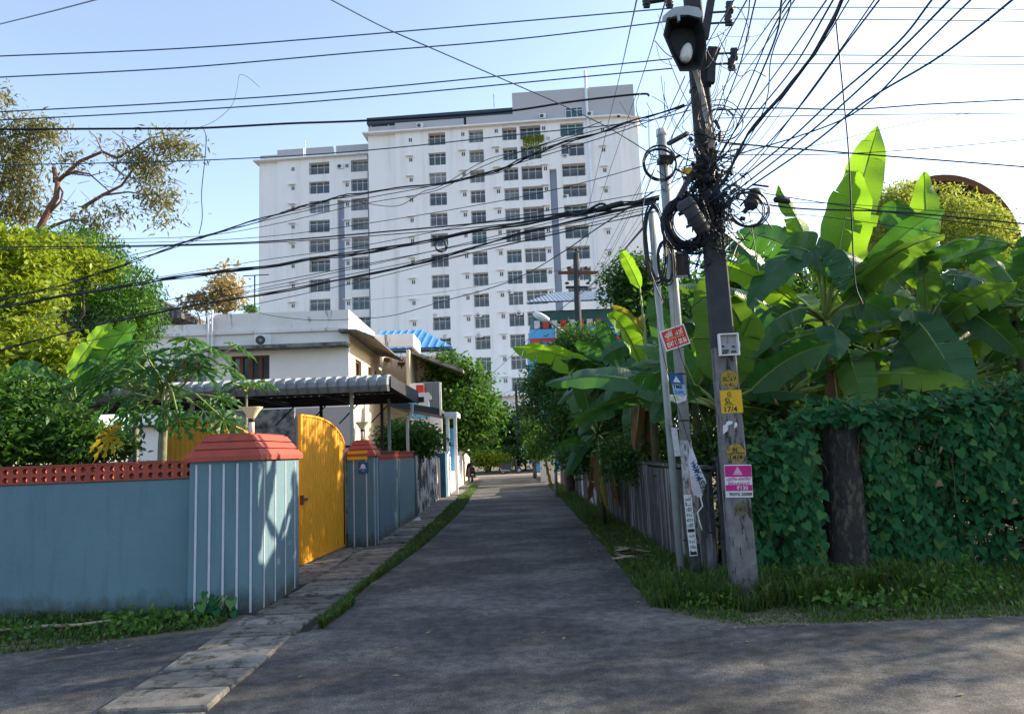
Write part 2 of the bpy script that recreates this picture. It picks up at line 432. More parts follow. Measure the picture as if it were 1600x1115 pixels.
BAN_B = bananamat('banana_leaf_dry', (0.14, 0.075, 0.035), (0.2, 0.11, 0.05), (0.3, 0.14, 0.06), 0.25, rough=0.8)
RIB = M('banana_midrib', (0.26, 0.34, 0.1), (0.18, 0.26, 0.07), 4, 0.5)
STEMB = M('banana_stem', (0.075, 0.11, 0.035), (0.05, 0.04, 0.022), 6, 0.7, 0.2, 20, dirt=(0.09, 0.055, 0.03), dirt_scale=(6, 6, 1), dirt_lo=0.5, dirt_hi=0.7)
PAP = leafmat('papaya_leaf', (0.02, 0.075, 0.022), (0.035, 0.11, 0.028), (0.07, 0.16, 0.035), (0.14, 0.36, 0.03), 0.35)
PAPY = leafmat('papaya_leaf_yellow', (0.3, 0.22, 0.01), (0.4, 0.28, 0.015), (0.45, 0.3, 0.02), (0.6, 0.4, 0.02), 0.4)
PETI = M('papaya_petiole', (0.19, 0.25, 0.06), (0.14, 0.2, 0.05), 5, 0.6)
PAPT = M('papaya_trunk', (0.2, 0.2, 0.14), (0.12, 0.12, 0.08), 12, 0.85, 0.3, 40)
LITTER = M('dry_leaf_litter', (0.26, 0.18, 0.1), (0.14, 0.09, 0.05), 9, 0.9)
# ================================================================== setting: ground, lane, cross road
mb = MB(); mb.add([(-900, -60, 0), (900, -60, 0), (900, 1500, 0), (-900, 1500, 0)], [(0, 1, 2, 3)])
mb.build('ground', SOIL, kind='structure', origin=(0, 0, 0))
# the two roads in one sheet, its edges worn uneven
def edge(pts, amp, step, seed):
    r = random.Random(seed); out = []
    for (a, b) in zip(pts[:-1], pts[1:]):
        n = max(1, int(math.dist(a, b) / step))
        for i in range(n):
            k = i / n
            out.append((a[0] + (b[0] - a[0]) * k + r.uniform(-amp, amp), a[1] + (b[1] - a[1]) * k + r.uniform(-amp, amp)))
    out.append(pts[-1])
    return out
rt = edge([(40, 6.5), (4.4, 6.65), (2.1, 6.65), (1.55, 7.1), (1.36, 8.0), (1.5, 12), (1.7, 28), (1.75, 50)], 0.045, 0.3, 3)
lf = edge([(-1.9, 50), (-1.78, 30), (-1.75, 9), (-1.95, 7.2), (-2.3, 7.0), (-2.75, 7.5), (-3.1, 7.3), (-4.5, 6.8), (-40, 6.7)], 0.04, 0.3, 5)
outline = [(-40, -30), (40, -30)] + rt + lf
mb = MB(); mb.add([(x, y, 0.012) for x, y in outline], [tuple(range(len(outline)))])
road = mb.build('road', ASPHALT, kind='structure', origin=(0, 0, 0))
mb = MB(); mb.add([(-14, 50, 0.014), (12, 50, 0.014), (12, 54.5, 0.014), (-14, 54.5, 0.014)], [(0, 1, 2, 3)])
mb.build('cross_lane', M('sandy_lane', (0.3, 0.25, 0.19), (0.22, 0.19, 0.15), 1.2, 0.9), kind='structure', origin=(0, 50, 0))

# footpath of drain covers: one slab after another
MB().add([(-2.76, 3, 0.006), (-2.0, 3, 0.006), (-1.84, 9, 0.006), (-1.84, 38, 0.006), (-2.64, 38, 0.006), (-3.6, 13.5, 0.006), (-3.6, 9.7, 0.006), (-2.74, 9, 0.006)], [(0, 1, 2, 3, 4, 5, 6, 7)]).build('drain_bed', M('drain_bed', (0.03, 0.027, 0.02), (0.02, 0.022, 0.014), 9, .95), kind='structure', origin=(0, 0, 0))
pave = thing('pavement', (-2.3, 4, 0), None, None); pave['kind'] = 'structure'
def slab(x0, x1, y0, y1, z, rnd):
    m_ = MB(); j = lambda a=0.022: rnd.uniform(-a, a)
    t0 = [(x0 + j(), y0 + j(), z + j(0.008)), (x1 + j(), y0 + j(), z + j(0.008)), (x1 + j(), y1 + j(), z + j(0.008)), (x0 + j(), y1 + j(), z + j(0.008))]
    b = 0.012
    cx, cy = (x0 + x1) / 2, (y0 + y1) / 2
    tp = [(x + (b if x < cx else -b), y + (b if y < cy else -b), zz) for x, y, zz in t0]
    md = [(x, y, zz - b) for x, y, zz in t0]
    bt = [(x, y, 0.0) for x, y, zz in t0]
    m_.add(tp + md + bt, [(0, 1, 2, 3)] + [(i + 4, (i + 1) % 4 + 4, (i + 1) % 4, i) for i in range(4)] + [(i + 8, (i + 1) % 4 + 8, (i + 1) % 4 + 4, i + 4) for i in range(4)])
    return m_.build('slab', SLABM, pave)
rnd = random.Random(2)
y = 3.6
while y < 38:
    L = rnd.uniform(0.42, 0.52) if y < 9.3 else rnd.uniform(0.55, 0.75)
    k = min(1, max(0, (y - 7.5) / 2))
    x0, x1 = -2.74 + 0.14 * k, -2.02 + 0.14 * k
    slab(x0, x1, y, y + L - 0.065, 0.036 + rnd.uniform(-0.012, 0.012), rnd)
    y += L
y = 9.8
while y < 13.4:
    L = rnd.uniform(0.8, 1.1)
    slab(-3.55, -2.64, y, min(13.5, y + L) - 0.05, 0.03, rnd)
    y += L
mb = MB(); mb.add([(-9.5, 9.9, 0.006), (-3.3, 9.9, 0.006), (-3.3, 21, 0.006), (-9.5, 21, 0.006)], [(0, 1, 2, 3)])
mb.build('yard', M('yard_paving', (0.13, 0.1, 0.08), (0.08, 0.06, 0.05), 3, 0.9), kind='structure', origin=(-6, 15, 0))
mb = MB().bar((-3.42, 11.2, 0.05), (-3.05, 13.6, 0.05), 0.05, 0.03)
mb.build('gate_track', RUST, label='rusty floor rail under the yellow gate', cat='rail')

# ================================================================== blue compound wall and gate piers
def perforated(bw, bh, dep):
    """clay lattice brick with two round holes, local: x 0..bw, y 0..dep, z 0..bh"""
    m_ = MB(); ch = bh / 2
    for k in range(2):
        cx, cz = bw / 2, ch * (k + 0.5)
        sq = [(bw, cz), (bw, cz + ch / 2), (cx, cz + ch / 2), (0, cz + ch / 2), (0, cz), (0, cz - ch / 2), (cx, cz - ch / 2), (bw, cz - ch / 2)]
        r = ch * 0.36
        oc = [(cx + r * math.cos(i * math.pi / 4), cz + r * math.sin(i * math.pi / 4)) for i in range(8)]
        V = [(a, 0, b) for a, b in sq] + [(a, 0, b) for a, b in oc] + [(a, dep, b) for a, b in sq] + [(a, dep, b) for a, b in oc]
        F = []
        for i in range(8):
            j = (i + 1) % 8
            F += [(i, j, 8 + j, 8 + i), (16 + j, 16 + i, 24 + i, 24 + j), (8 + i, 8 + j, 24 + j, 24 + i)]
        m_.add(V, F)
    V = [(0, 0, 0), (bw, 0, 0), (bw, dep, 0), (0, dep, 0), (0, 0, bh), (bw, 0, bh), (bw, dep, bh), (0, dep, bh)]
    m_.add(V, [(0, 3, 2, 1), (4, 5, 6, 7), (1, 2, 6, 5), (3, 0, 4, 7)])
    return m_
w1 = thing('boundary_wall', (-6, 8.3, 0), 'blue painted compound wall with red perforated coping, beside the grass verge', 'wall')
MB().box(-16, -3.47, 8.24, 8.4, -0.05, 1.44).build('wall_body', BLUEWALL, w1)
MB().box(-16, -3.47, 8.232, 8.408, 1.44, 1.452).build('mortar_line', DARKM, w1)
brick_me = perforated(0.1045, 0.18, 0.09).mesh('lattice_brick', TERRA)
n = 0
x = -3.58
while x > -12.5:
    link('lattice_brick', brick_me, w1, Vector((x, 8.275, 1.452)) - w1.location, scale=(1, 1, 1 + random.uniform(-0.02, 0.02)))
    x -= 0.1065; n += 1
MB().box(-12.6, -3.48, 8.262, 8.378, 1.634, 1.648).build('coping', TERRA, w1)

def pier(x0, x1, y0, y1, H, label, nf, ns, capk=1.0):
    t_ = thing('gate_pier', ((x0 + x1) / 2, (y0 + y1) / 2, 0), label, 'gate pier')
    MB().box(x0, x1, y0, y1, -0.05, H).build('shaft', BLUEWALL, t_)
    for i in range(nf):
        xx = x0 + (x1 - x0) * (i + 0.5) / nf
        MB().box(xx - 0.011, xx + 0.011, y0 - 0.008, y0 + 0.001, 0.02, H - 0.03).build('stripe', STRIPE, t_)
    for i in range(ns):
        yy = y0 + (y1 - y0) * (i + 0.5) / ns
        MB().box(x1 - 0.001, x1 + 0.008, yy - 0.011, yy + 0.011, 0.02, H - 0.03).build('stripe', STRIPE, t_)
    m_ = MB(); ov = 0.045 * capk
    m_.box(x0 - ov, x1 + ov, y0 - ov, y1 + ov, H, H + 0.05)
    z = H + 0.05; cur = ov
    for k in range(3):
        a = (x0 - cur, x1 + cur, y0 - cur, y1 + cur)
        c2 = cur - 0.05 * capk
        b = (x0 - c2, x1 + c2, y0 - c2, y1 + c2)
        m_.frustum(a, b, z, z + 0.068)
        z += 0.068
        c3 = c2 - 0.012
        c3 = c2 - 0.028
        m_.box(x0 - c3, x1 + c3, y0 - c3, y1 + c3, z - 0.001, z + 0.016)
        z += 0.015
        cur = c2 - 0.006
    cap = m_.build('pier_cap', TERRA, t_)
    return t_, z
pier1, z1 = pier(-3.46, -2.72, 8.12, 9.68, 1.62, 'wide blue gate pier with white stripes and stepped red cap, beside the verge', 5, 4)
pier2, z2 = pier(-2.93, -2.47, 13.55, 14.15, 1.62, 'narrow blue striped gate pier carrying a yellow nameplate and a blue plaque', 2, 2, 0.8)

# nameplate and plaque on the far pier
p_ = MB().box(-2.92, -2.56, 13.515, 13.54, 1.56, 1.72)
npl = thing('nameplate', (-2.74, 13.53, 1.6), 'small yellow nameplate under the red cap of the narrow pier', 'nameplate')
p_.build('plate', YPAINT, npl)
blp = thing('wall_plaque', (-2.65, 13.53, 1.3), 'small blue square plaque with white emblem on the narrow pier', 'plaque')
MB().box(-2.72, -2.555, 13.52, 13.54, 1.32, 1.52).build('plate', BLUES, blp)
m_ = MB()
m_.add([(-2.64 + 0.045 * math.cos(a), 13.514, 1.425 + 0.045 * math.sin(a) * (1.3 if math.sin(a) > 0 else 0.7)) for a in [i * math.pi / 8 for i in range(16)]], [tuple(range(16))])
m_.box(-2.70, -2.685, 13.514, 13.519, 1.385, 1.41); m_.box(-2.595, -2.58, 13.514, 13.519, 1.385, 1.41)
m_.box(-2.66, -2.65, 13.514, 13.519, 1.35, 1.375); m_.box(-2.63, -2.62, 13.514, 13.519, 1.35, 1.375)
m_.build('emblem', PAPER, blp)

# yellow gate: two leaves of ribbed sheet
def gate_leaf(A, B, zt, zb, label, flip=False, n=17):
    A, B = Vector(A), Vector(B)
    t_ = thing('gate_leaf', ((A.x + B.x) / 2, (A.y + B.y) / 2, 0), label, 'gate', 'yellow gate leaves')
    d = (B - A); d.z = 0; L = d.length; u = d / L; nrm = Vector((u.y, -u.x, 0))
    def top(s):
        s = max(0.0, (s - 0.22) / 0.78)
        return zb + (zt - zb) * math.sqrt(max(0, 1 - s * s * 0.97))
    for i in range(n):
        s0, s1 = (i + 0.08) / n, (i + 0.92) / n
        m_ = MB(); z0 = 0.09
        fr = [(s0, -0.012), (s0 + 0.22 / n, 0.012), (s1 - 0.22 / n, 0.012), (s1, -0.012)]
        V = []
        for s, o in fr:
            p = A + u * (s * L) + nrm * o
            V += [(p.x, p.y, z0), (p.x, p.y, top(s))]
        m_.add(V, [(0, 2, 3, 1), (2, 4, 5, 3), (4, 6, 7, 5)])
        m_.build('slat', YELLOW, t_)
    # backing sheet, frame, arched top bar
    m_ = MB()
    K = 20
    V = []
    for off in (-0.03, -0.014):
        for i in range(K + 1):
            s = i / K; p = A + u * (s * L) + nrm * off
            V += [(p.x, p.y, 0.08), (p.x, p.y, top(s) + 0.012)]
    F = []
    o2 = 2 * (K + 1)
    for i in range(K):
        a = 2 * i
        F += [(a, a + 1, a + 3, a + 2), (o2 + a, o2 + a + 2, o2 + a + 3, o2 + a + 1), (a + 1, o2 + a + 1, o2 + a + 3, a + 3), (a, a + 2, o2 + a + 2, o2 + a)]
    F += [(0, o2, o2 + 1, 1), (2 * K, 2 * K + 1, o2 + 2 * K + 1, o2 + 2 * K)]
    m_.add(V, F)
    m_.build('back_sheet', YELLOW, t_)
    m_ = MB()
    for i in range(K):
        p = A + u * (i / K * L); q = A + u * ((i + 1) / K * L)
        m_.bar((p.x, p.y, top(i / K) + 0.02), (q.x, q.y, top((i + 1) / K) + 0.02), 0.05, 0.03)
    m_.bar((A.x, A.y, 0.07), (B.x, B.y, 0.07), 0.05, 0.04)
    m_.bar((A.x, A.y, 0.05), (A.x, A.y, top(0) + 0.02), 0.045, 0.045, up=(1, 0, 0)); m_.bar((B.x, B.y, 0.05), (B.x, B.y, top(1) + 0.02), 0.045, 0.045, up=(1, 0, 0))
    m_.build('frame', YELLOW, t_)
    m_ = MB()
    p = A + u * 0.12
    m_.obox((p + nrm * 0.03) + Vector((0, 0, 1.0)), u * 0.09, nrm * 0.015, Vector((0, 0, 0.02)))
    m_.obox((A + nrm * 0.03) + Vector((0, 0, 1.0)), u * 0.03, nrm * 0.02, Vector((0, 0, 0.07)))
    m_.build('latch', RUST if not flip else YELLOW, t_)
    m_ = MB()
    for s in (0.04, 0.96):
        p = A + u * (s * L)
        m_.tube([(p.x, p.y, 0.012), (p.x, p.y, 0.08)], 0.025, 8)
    m_.build('wheel_foot', RUST, t_)
    return t_
gA = gnd(469, 881, 0.06); gB = gnd(545, 848, 0.06)
gB = Vector((-2.98, 13.5, 0))
gate_leaf((gA.x, gA.y, 0), gB, 2.26, 1.72, 'tall yellow ribbed gate leaf with arched top, drawn across the driveway')
gate_leaf((-5.05, 11.0, 0), (-3.3, 9.8, 0), 2.2, 1.7, 'yellow gate leaf swung open behind the wide blue pier', True)
MB().tube([(-2.99, 13.45, 0), (-2.99, 13.45, 1.75)], 0.035, 8).build('hinge_post', DARKM, label='thin dark hinge post between yellow gate and narrow pier', cat='post')

# wall beyond the gate
w2 = thing('boundary_wall', (-2.5, 17, 0), 'pale blue compound wall with red lattice coping beyond the yellow gate', 'wall')
MB().box(-2.6, -2.46, 14.16, 19.6, -0.05, 1.53).build('wall_body', BLUEWALL, w2)
bm2 = perforated(0.1045, 0.16, 0.09).mesh('lattice_brick', TERRA)
y = 14.2
while y < 19.45:
    link('lattice_brick', bm2, w2, Vector((-2.485, y, 1.532)) - w2.location, rot=(0, 0, math.pi / 2)); y += 0.1065
MB().box(-2.6, -2.465, 14.18, 19.6, 1.694, 1.71).build('coping', TERRA, w2)
MB().box(-2.462, -2.452, 16.6, 16.62, 0.02, 1.5).build('crack', DARKM, w2)
MB().tube([(-2.43, 19.5, 0), (-2.43, 19.5, 1.6)], 0.03, 8).build('drain_pipe', GALV, w2)

w3 = thing('mossy_wall', (-2.5, 23, 0), 'white boundary wall blackened with patches of moss, between blue wall and blue pillar', 'wall')
MB().box(-2.66, -2.5, 19.75, 26.2, -0.05, 1.6).build('wall_body', MOSSY, w3)
MB().box(-2.68, -2.44, 19.62, 19.75, -0.05, 1.7).build('end_post', DARKM, w3)
p3 = thing('blue_pillar', (-2.5, 27.5, 0), 'faded blue gate pillar with dark gate beside it, beyond the mossy wall', 'pillar')
MB().box(-2.75, -2.35, 27.6, 28.3, -0.05, 1.65).build('shaft', M('faded_blue', (0.06, 0.17, 0.27), (0.04, 0.1, 0.16), 4, 0.9, dirt=(0.03, 0.04, 0.05), dirt_scale=(4, 4, 1), dirt_lo=0.5, dirt_hi=0.7), p3)
MB().box(-2.6, -2.54, 26.3, 27.55, 0.05, 1.5).build('dark_gate', DARKM, p3)
w4 = thing('white_wall', (-2.4, 33, 0), 'clean white compound wall with pillar heads just before the parked scooter', 'wall')
MB().box(-2.55, -2.4, 28.35, 37.5, -0.05, 1.5).build('wall_body', HOUSEW, w4)
for yy in (28.4, 37.2):
    MB().box(-2.62, -2.33, yy, yy + 0.5, -0.04, 1.62).box(-2.67, -2.28, yy - 0.05, yy + 0.55, 1.62, 1.7).build('pillar', HOUSEW, w4)
p5 = thing('cream_pillar', (-3.0, 45, 0), 'tall cream gate pillar behind the scooter', 'pillar')
MB().box(-3.1, -2.6, 44, 44.6, -0.05, 2.2).box(-3.15, -2.55, 43.95, 44.65, 2.2, 2.3).build('shaft', CREAM, p5)
w5 = thing('white_wall', (-2.6, 47, 0), 'low grey white wall at the far end of the lane', 'wall')
MB().box(-2.75, -2.6, 44.7, 49.6, -0.05, 1.9).build('wall_body', HOUSEW, w5)

# ================================================================== dark wall of the plot across the lane
wr = thing('lane_wall', (2.4, 13, 0), 'dark weathered concrete wall streaked with lichen along the lane verge', 'wall')
pos = 9.1; zt = 1.27
rnd = random.Random(9)
while pos < 18.2:
    MB().box(2.34, 2.46, pos, pos + 1.15, -0.05, zt + rnd.uniform(-0.02, 0.02)).build('panel', WALLDARK, wr)
    pos += 1.165
MB().box(2.31, 2.49, 9.0, 18.3, 1.3, 1.335).build('coping', WALLDARK, wr)
wf = thing('plot_wall', (3, 9, 0), 'dark low wall behind the concrete pole, half buried in creeper', 'wall')
MB().box(2.5, 3.5, 8.95, 9.07, -0.05, 1.4).build('wall_body', WALLDARK, wf)
MB().box(2.47, 3.52, 8.92, 9.1, 1.4, 1.44).build('coping', WALLDARK, wf)
# patched fence pieces farther along
fz = thing('patched_fence', (2.5, 21, 0), 'patched fence of mismatched metal and timber sheets beyond the dark wall', 'fence')
rm = M('red_oxide', (0.13, 0.035, 0.03), (0.09, 0.03, 0.025), 5, 0.9)
MB().box(2.36, 2.5, 18.5, 19.3, 0, 1.5).build('post', rm, fz, label='dark red gate post')
sheets = [(19.4, 20.2, 1.25, MOSSY), (20.25, 21.0, 1.35, WALLDARK), (21.05, 22.0, 1.2, MOSSY), (22.05, 23.2, 1.3, ROOFG), (23.3, 24.6, 1.25, WALLDARK), (24.7, 26.0, 1.3, WALLDARK), (26.1, 28.6, 1.2, WALLDARK), (28.7, 31, 1.3, MOSSY), (31.1, 35, 1.25, WALLDARK)]
for a, b, h, mt in sheets:
    MB().box(2.4, 2.46, a, b - 0.04, 0.02, h).build('panel', mt, fz)
for yy in (20.22, 22.02, 24.65, 28.64, 35.0):
    MB().box(2.36, 2.45, yy - 0.04, yy + 0.04, 0, 1.4).build('post', WHITE, fz)
wg = thing('white_gate_wall', (2.6, 43, 0), 'white wall with slotted openings at the far end of the lane', 'wall')
MB().box(2.2, 2.4, 38, 47, -0.05, 0.35).build('plinth', HOUSEW, wg)
for i in range(9):
    MB().box(2.2, 2.4, 38.1 + i, 38.75 + i, 0.35, 1.75).build('panel', HOUSEW, wg)
MB().box(2.18, 2.42, 38, 47, 1.75, 1.95).build('top_rail', HOUSEW, wg)
MB().box(1.6, 2.2, 38.2, 38.4, -0.05, 1.75).build('return_wall', HOUSEW, wg)
# ================================================================== apartment tower
def facade(px, py, P0, ang):
    d = sight(px, py); n = Vector((math.sin(ang), math.cos(ang), 0))
    k = (P0 - Vector((0, 0, CAM_Z))).dot(n) / d.dot(n)
    p = d * k + Vector((0, 0, CAM_Z)) - P0
    return p.dot(Vector((math.cos(ang), -math.sin(ang), 0))), p.z
ANG = rad(4.7)
def block(P0, floors, pitch, z_top_row, segs, cols, name, label, depth=16, parapet=1.9, reveal=0.9):
    """segs: list of (s0,s1,kind): kind 'w' solid strip, 'o' column of openings, 'g' blue-grey recess"""
    t_ = thing(name, P0, label, 'apartment building', None, -ANG)
    return t_

def win_mesh(w_, h, bars, trans=True):
    fr = MB(); f = 0.07
    fr.box(0, w_, 0, 0.06, 0, f).box(0, w_, 0, 0.06, h - f, h).box(0, f, 0, 0.06, f, h - f).box(w_ - f, w_, 0, 0.06, f, h - f)
    for i in range(1, bars):
        x = w_ * i / bars
        fr.box(x - 0.035, x + 0.035, 0.0, 0.055, f, h - f)
    if trans:
        fr.box(f, w_ - f, 0.004, 0.05, h * 0.72, h * 0.72 + 0.06)
    gl = MB(); gl.box(f, w_ - f, 0.03, 0.04, f, h - f)
    rl = MB(); rl.box(0.02, w_ - 0.02, 0, 0.03, 0.12, 0.16).box(0.02, w_ - 0.02, 0, 0.05, 1.0, 1.06)
    k = int(w_ / 0.22)
    for i in range(k + 1):
        x = 0.03 + (w_ - 0.06) * i / k
        rl.box(x - 0.012, x + 0.012, 0.005, 0.025, 0.0, 1.0)
    return fr, gl, rl

class Tower:
    def __init__(s, P0, label):
        s.P0 = P0
        s.t = thing('apartment_tower', (P0.x, P0.y, 0), label, 'apartment building', None, -ANG)
        s.n = 0
    def part(s, m_, name, mt, parent=None, loc=(0, 0, 0), **k):
        return tag(link(name, m_.mesh(name, mt), parent or s.t, loc), **k)
def build_tower(P0, label, pitch, zrow0, rows, spec, corn_z, par_z, top_parts):
    T = Tower(P0, label)
    t_ = T.t
    zb = zrow0 - (rows - 1) * pitch - 1.5        # foot of the lowest storey
    glass_rng = random.Random(int(spec[0][1] * 10) + 5)
    acs = []
    cache = {}
    RD = 1.0
    smax = max(e[2] for e in spec)
    # solid back of the block, behind the recesses
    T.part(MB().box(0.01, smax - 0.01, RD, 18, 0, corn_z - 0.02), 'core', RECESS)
    for e in spec:
        kind, s0, s1 = e[0], e[1], e[2]
        if kind == 'w':
            T.part(MB().box(s0, s1, e[3] if len(e) > 3 else 0, RD, 0, corn_z), 'wall', TOWERW)
        elif kind == 'b':
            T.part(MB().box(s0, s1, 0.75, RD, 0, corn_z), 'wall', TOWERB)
        elif kind in 'sS':        # wall with little bathroom windows in it
            T.part(MB().box(s0, s1, 0, RD, 0, corn_z), 'wall', TOWERW)
            w_, h = 0.62, 0.72
            cx = e[3]
            if 'small' not in cache:
                fr = MB(); fr.box(0, w_, -0.03, 0, 0, 0.06).box(0, w_, -0.03, 0, h - 0.06, h).box(0, 0.06, -0.03, 0, 0.06, h - 0.06).box(w_ - 0.06, w_, -0.03, 0, 0.06, h - 0.06).box(w_ / 2 - 0.03, w_ / 2 + 0.03, -0.03, 0, 0.06, h - 0.06)
                gl = MB().box(0.06, w_ - 0.06, -0.012, -0.002, 0.06, h - 0.06)
                hd = MB().box(-0.45, w_ + 0.1, -0.55, -0.005, h + 0.18, h + 0.3)
                cache['small'] = (fr.mesh('window', FRAMEW), gl.mesh('pane', GLASS[0]), hd.mesh('sunshade', TOWERW))
            fm, gm, hm = cache['small']
            z_off = e[4] if len(e) > 4 else 0.25
            for r in range(rows):
                z = zrow0 - r * pitch + z_off
                f = link('window', fm, t_, (cx - w_ / 2, -0.002, z - h / 2))
                link('pane', gm, f)
                if r > 0: link('sunshade', hm, f)
        elif kind == 'o':
            h = e[3]; bars = e[4]; w_ = s1 - s0 - 0.02
            # spandrels and lintels between openings
            for r in range(rows + 1):
                ztop = corn_z if r == 0 else zrow0 - (r - 1) * pitch - h / 2
                zbot = zrow0 - r * pitch + h / 2 if r < rows else 0
                if r < rows or True:
                    T.part(MB().box(s0, s1, 0.0, RD, zbot, ztop), 'spandrel', TOWERW)
            key = (round(w_, 2), h, bars)
            if key not in cache:
                fr, gl, rl = win_mesh(w_, h, bars)
                cache[key] = (fr.mesh('window', FRAMEW), [gl.mesh('pane', g) for g in GLASS], rl.mesh('railing', RAIL))
            fm, gms, rm_ = cache[key]
            for r in range(rows):
                z = zrow0 - r * pitch - h / 2
                dep = 0.86 if glass_rng.random() < 0.7 else 0.45
                f = link('window', fm, t_, (s0 + 0.01, dep, z))
                link('pane', gms[glass_rng.choice([0, 0, 0, 1, 2, 3, 3, 3])], f)
                if dep > 0.5 or glass_rng.random() < 0.6:
                    link('railing', rm_, f, (0, -dep + 0.05, 0))
                acs.append((s0, s1, z, r))
    # cornice + parapet
    T.part(MB().box(-0.7, smax + 0.25, -0.7, 18.4, corn_z, corn_z + 0.22), 'cornice', TOWERW)
    for a, b, z1, y0, y1, mt in top_parts:
        T.part(MB().box(a, b, y0, y1, corn_z + 0.22, z1), 'parapet', mt)
    return T, acs
AC_ME = None
def ac_meshes():
    global AC_ME
    if AC_ME is None:
        c = MB().box(-0.4, 0.4, -0.15, 0.15, 0, 0.6)
        g = MB(); g.lathe((-0.1, -0.152, 0.3), [(0.23, 0), (0.23, 0.02), (0.2, 0.03)], 16, axis=(0, -1, 0)); g.disc((-0.1, -0.157, 0.3), (0.2, 0, 0), (0, 0, 0.2), 16)
        hb = MB().disc((-0.1, -0.19, 0.3), (0.06, 0, 0), (0, 0, 0.06), 10)
        for k in range(6):
            a = k * math.pi / 6
            hb.bar((-0.1 - 0.2 * math.cos(a), -0.188, 0.3 - 0.2 * math.sin(a)), (-0.1 + 0.2 * math.cos(a), -0.188, 0.3 + 0.2 * math.sin(a)), 0.008, 0.004, up=(0, 1, 0))
        AC_ME = (c.mesh('casing', WHITE), g.mesh('fan', DARKM), hb.mesh('fan_guard', GALV))
    return AC_ME
def ac_unit(loc, label, rz=0.0, sc=1.0, group='air conditioner outdoor units on the tower'):
    c, g, h = ac_meshes()
    t_ = thing('air_conditioner', loc, label, 'air conditioner', group, rz)
    t_.scale = (sc, sc, sc)
    link('casing', c, t_); f = link('fan', g, t_); link('fan_guard', h, f)
    return t_

P0 = at(577, 400, 113.0); P0.z = 0
fs = lambda px, py=300: facade(px, py, P0, ANG)[0]
zrow0 = facade(683, 217, P0, ANG)[1]
PITCHM = (facade(683, 217, P0, ANG)[1] - facade(690, 555, P0, ANG)[1]) / 10.5
H_ = 2.05
spec = [('w', 0, fs(619), 0.35), ('s', fs(619), fs(671), fs(643), 0.1), ('o', fs(671), fs(698), H_, 3),
        ('S', fs(698), fs(735), fs(726), 0.45), ('o', fs(735), fs(758), H_, 3), ('S', fs(758), fs(788), fs(779), 0.6),
        ('o', fs(788), fs(811), H_, 3), ('w', fs(811), fs(816)), ('o', fs(816), fs(849), H_ + 0.15, 3),
        ('s', fs(849), fs(860), fs(854), 0.5), ('b', fs(860), fs(871)), ('w', fs(871), fs(880)), ('o', fs(880), fs(917), H_, 3),
        ('s', fs(917), fs(973), fs(947), -0.4)]
cz = facade(700, 202, P0, ANG)[1]
E1 = fs(973)
tops = [(0.0, fs(619), cz + 1.5, 0.5, 0.7, TOWERG), (fs(619), fs(670), cz + 1.7, 0.1, 0.3, TOWERG), (fs(670), fs(728), cz + 1.7, 0.1, 0.3, TOWERG), (fs(732), fs(806), cz + 1.8, 0.05, 0.3, TOWERG),
        (fs(806), E1 + 2.6, facade(806, 145, P0, ANG)[1], 0.02, 14, TOWERG)]
T1, acs1 = build_tower(P0, 'tall white apartment tower with many balconies, its roof carrying a dark canopy', PITCHM, zrow0, 13, spec, cz, cz + 2.5, tops)
t1 = T1.t
# chamfered right end, turned to the sun
T1.part(MB().prism([(E1, 0, 0), (E1 + 3.0, 1.0, 0), (E1 + 3.4, 17.9, 0), (E1, 17.9, 0)], (0, 0, cz)), 'end_wall', TOWERW)
T1.part(MB().prism([(E1 - 0.2, -0.7, cz), (E1 + 3.6, 0.7, cz), (E1 + 3.9, 18.3, cz), (E1 - 0.2, 18.3, cz)], (0, 0, 0.22)), 'cornice', TOWERW)
# stair-head window, roof canopy, pipes
ztop = facade(806, 145, P0, ANG)[1]
s_, z_ = facade(884, 186, P0, ANG)
fr, gl, rl = win_mesh(2.7, 1.8, 3)
f = T1.part(fr, 'window', FRAMEW, loc=(s_, -0.08, z_)); link('pane', gl.mesh('pane', GLASS[2]), f)
sa, za = facade(580, 182, P0, ANG); sb, zb_ = facade(806, 176, P0, ANG)
m_ = MB(); m_.box(-0.2, sb, 0.35, 9, za - 1.1, za - 0.05); T1.part(m_, 'roof_canopy', M('canopy_dark', (0.035, 0.055, 0.075), (0.05, 0.07, 0.09), .5, .6))
m_ = MB()
for k in range(9): m_.box(0.2 + k * (sb - 0.6) / 8, 0.35 + k * (sb - 0.6) / 8, 0.95, 1.1, cz + 0.2, za - 1.0)
T1.part(m_, 'canopy_frame', FRAMEW)
sp, zp = facade(913, 112, P0, ANG)
T1.part(MB().tube([(sp + 0.2, -0.16, 4), (sp + 0.1, -0.16, zp)], 0.24, 10), 'drain_pipe', FRAMEW)
for px, py0, py1 in ((736, 205, 196),):
    pass
T1.part(MB().box(fs(860), fs(871), 0, 0.745, facade(864, 264, P0, ANG)[1], cz), 'wall', TOWERW)
# gently curved aerial on the roof
a0, az = facade(771, 163, P0, ANG)
T1.part(MB().tube([(a0, 1, az), (a0, 1, az + 2.2)], 0.05, 5), 'aerial', DARKM)
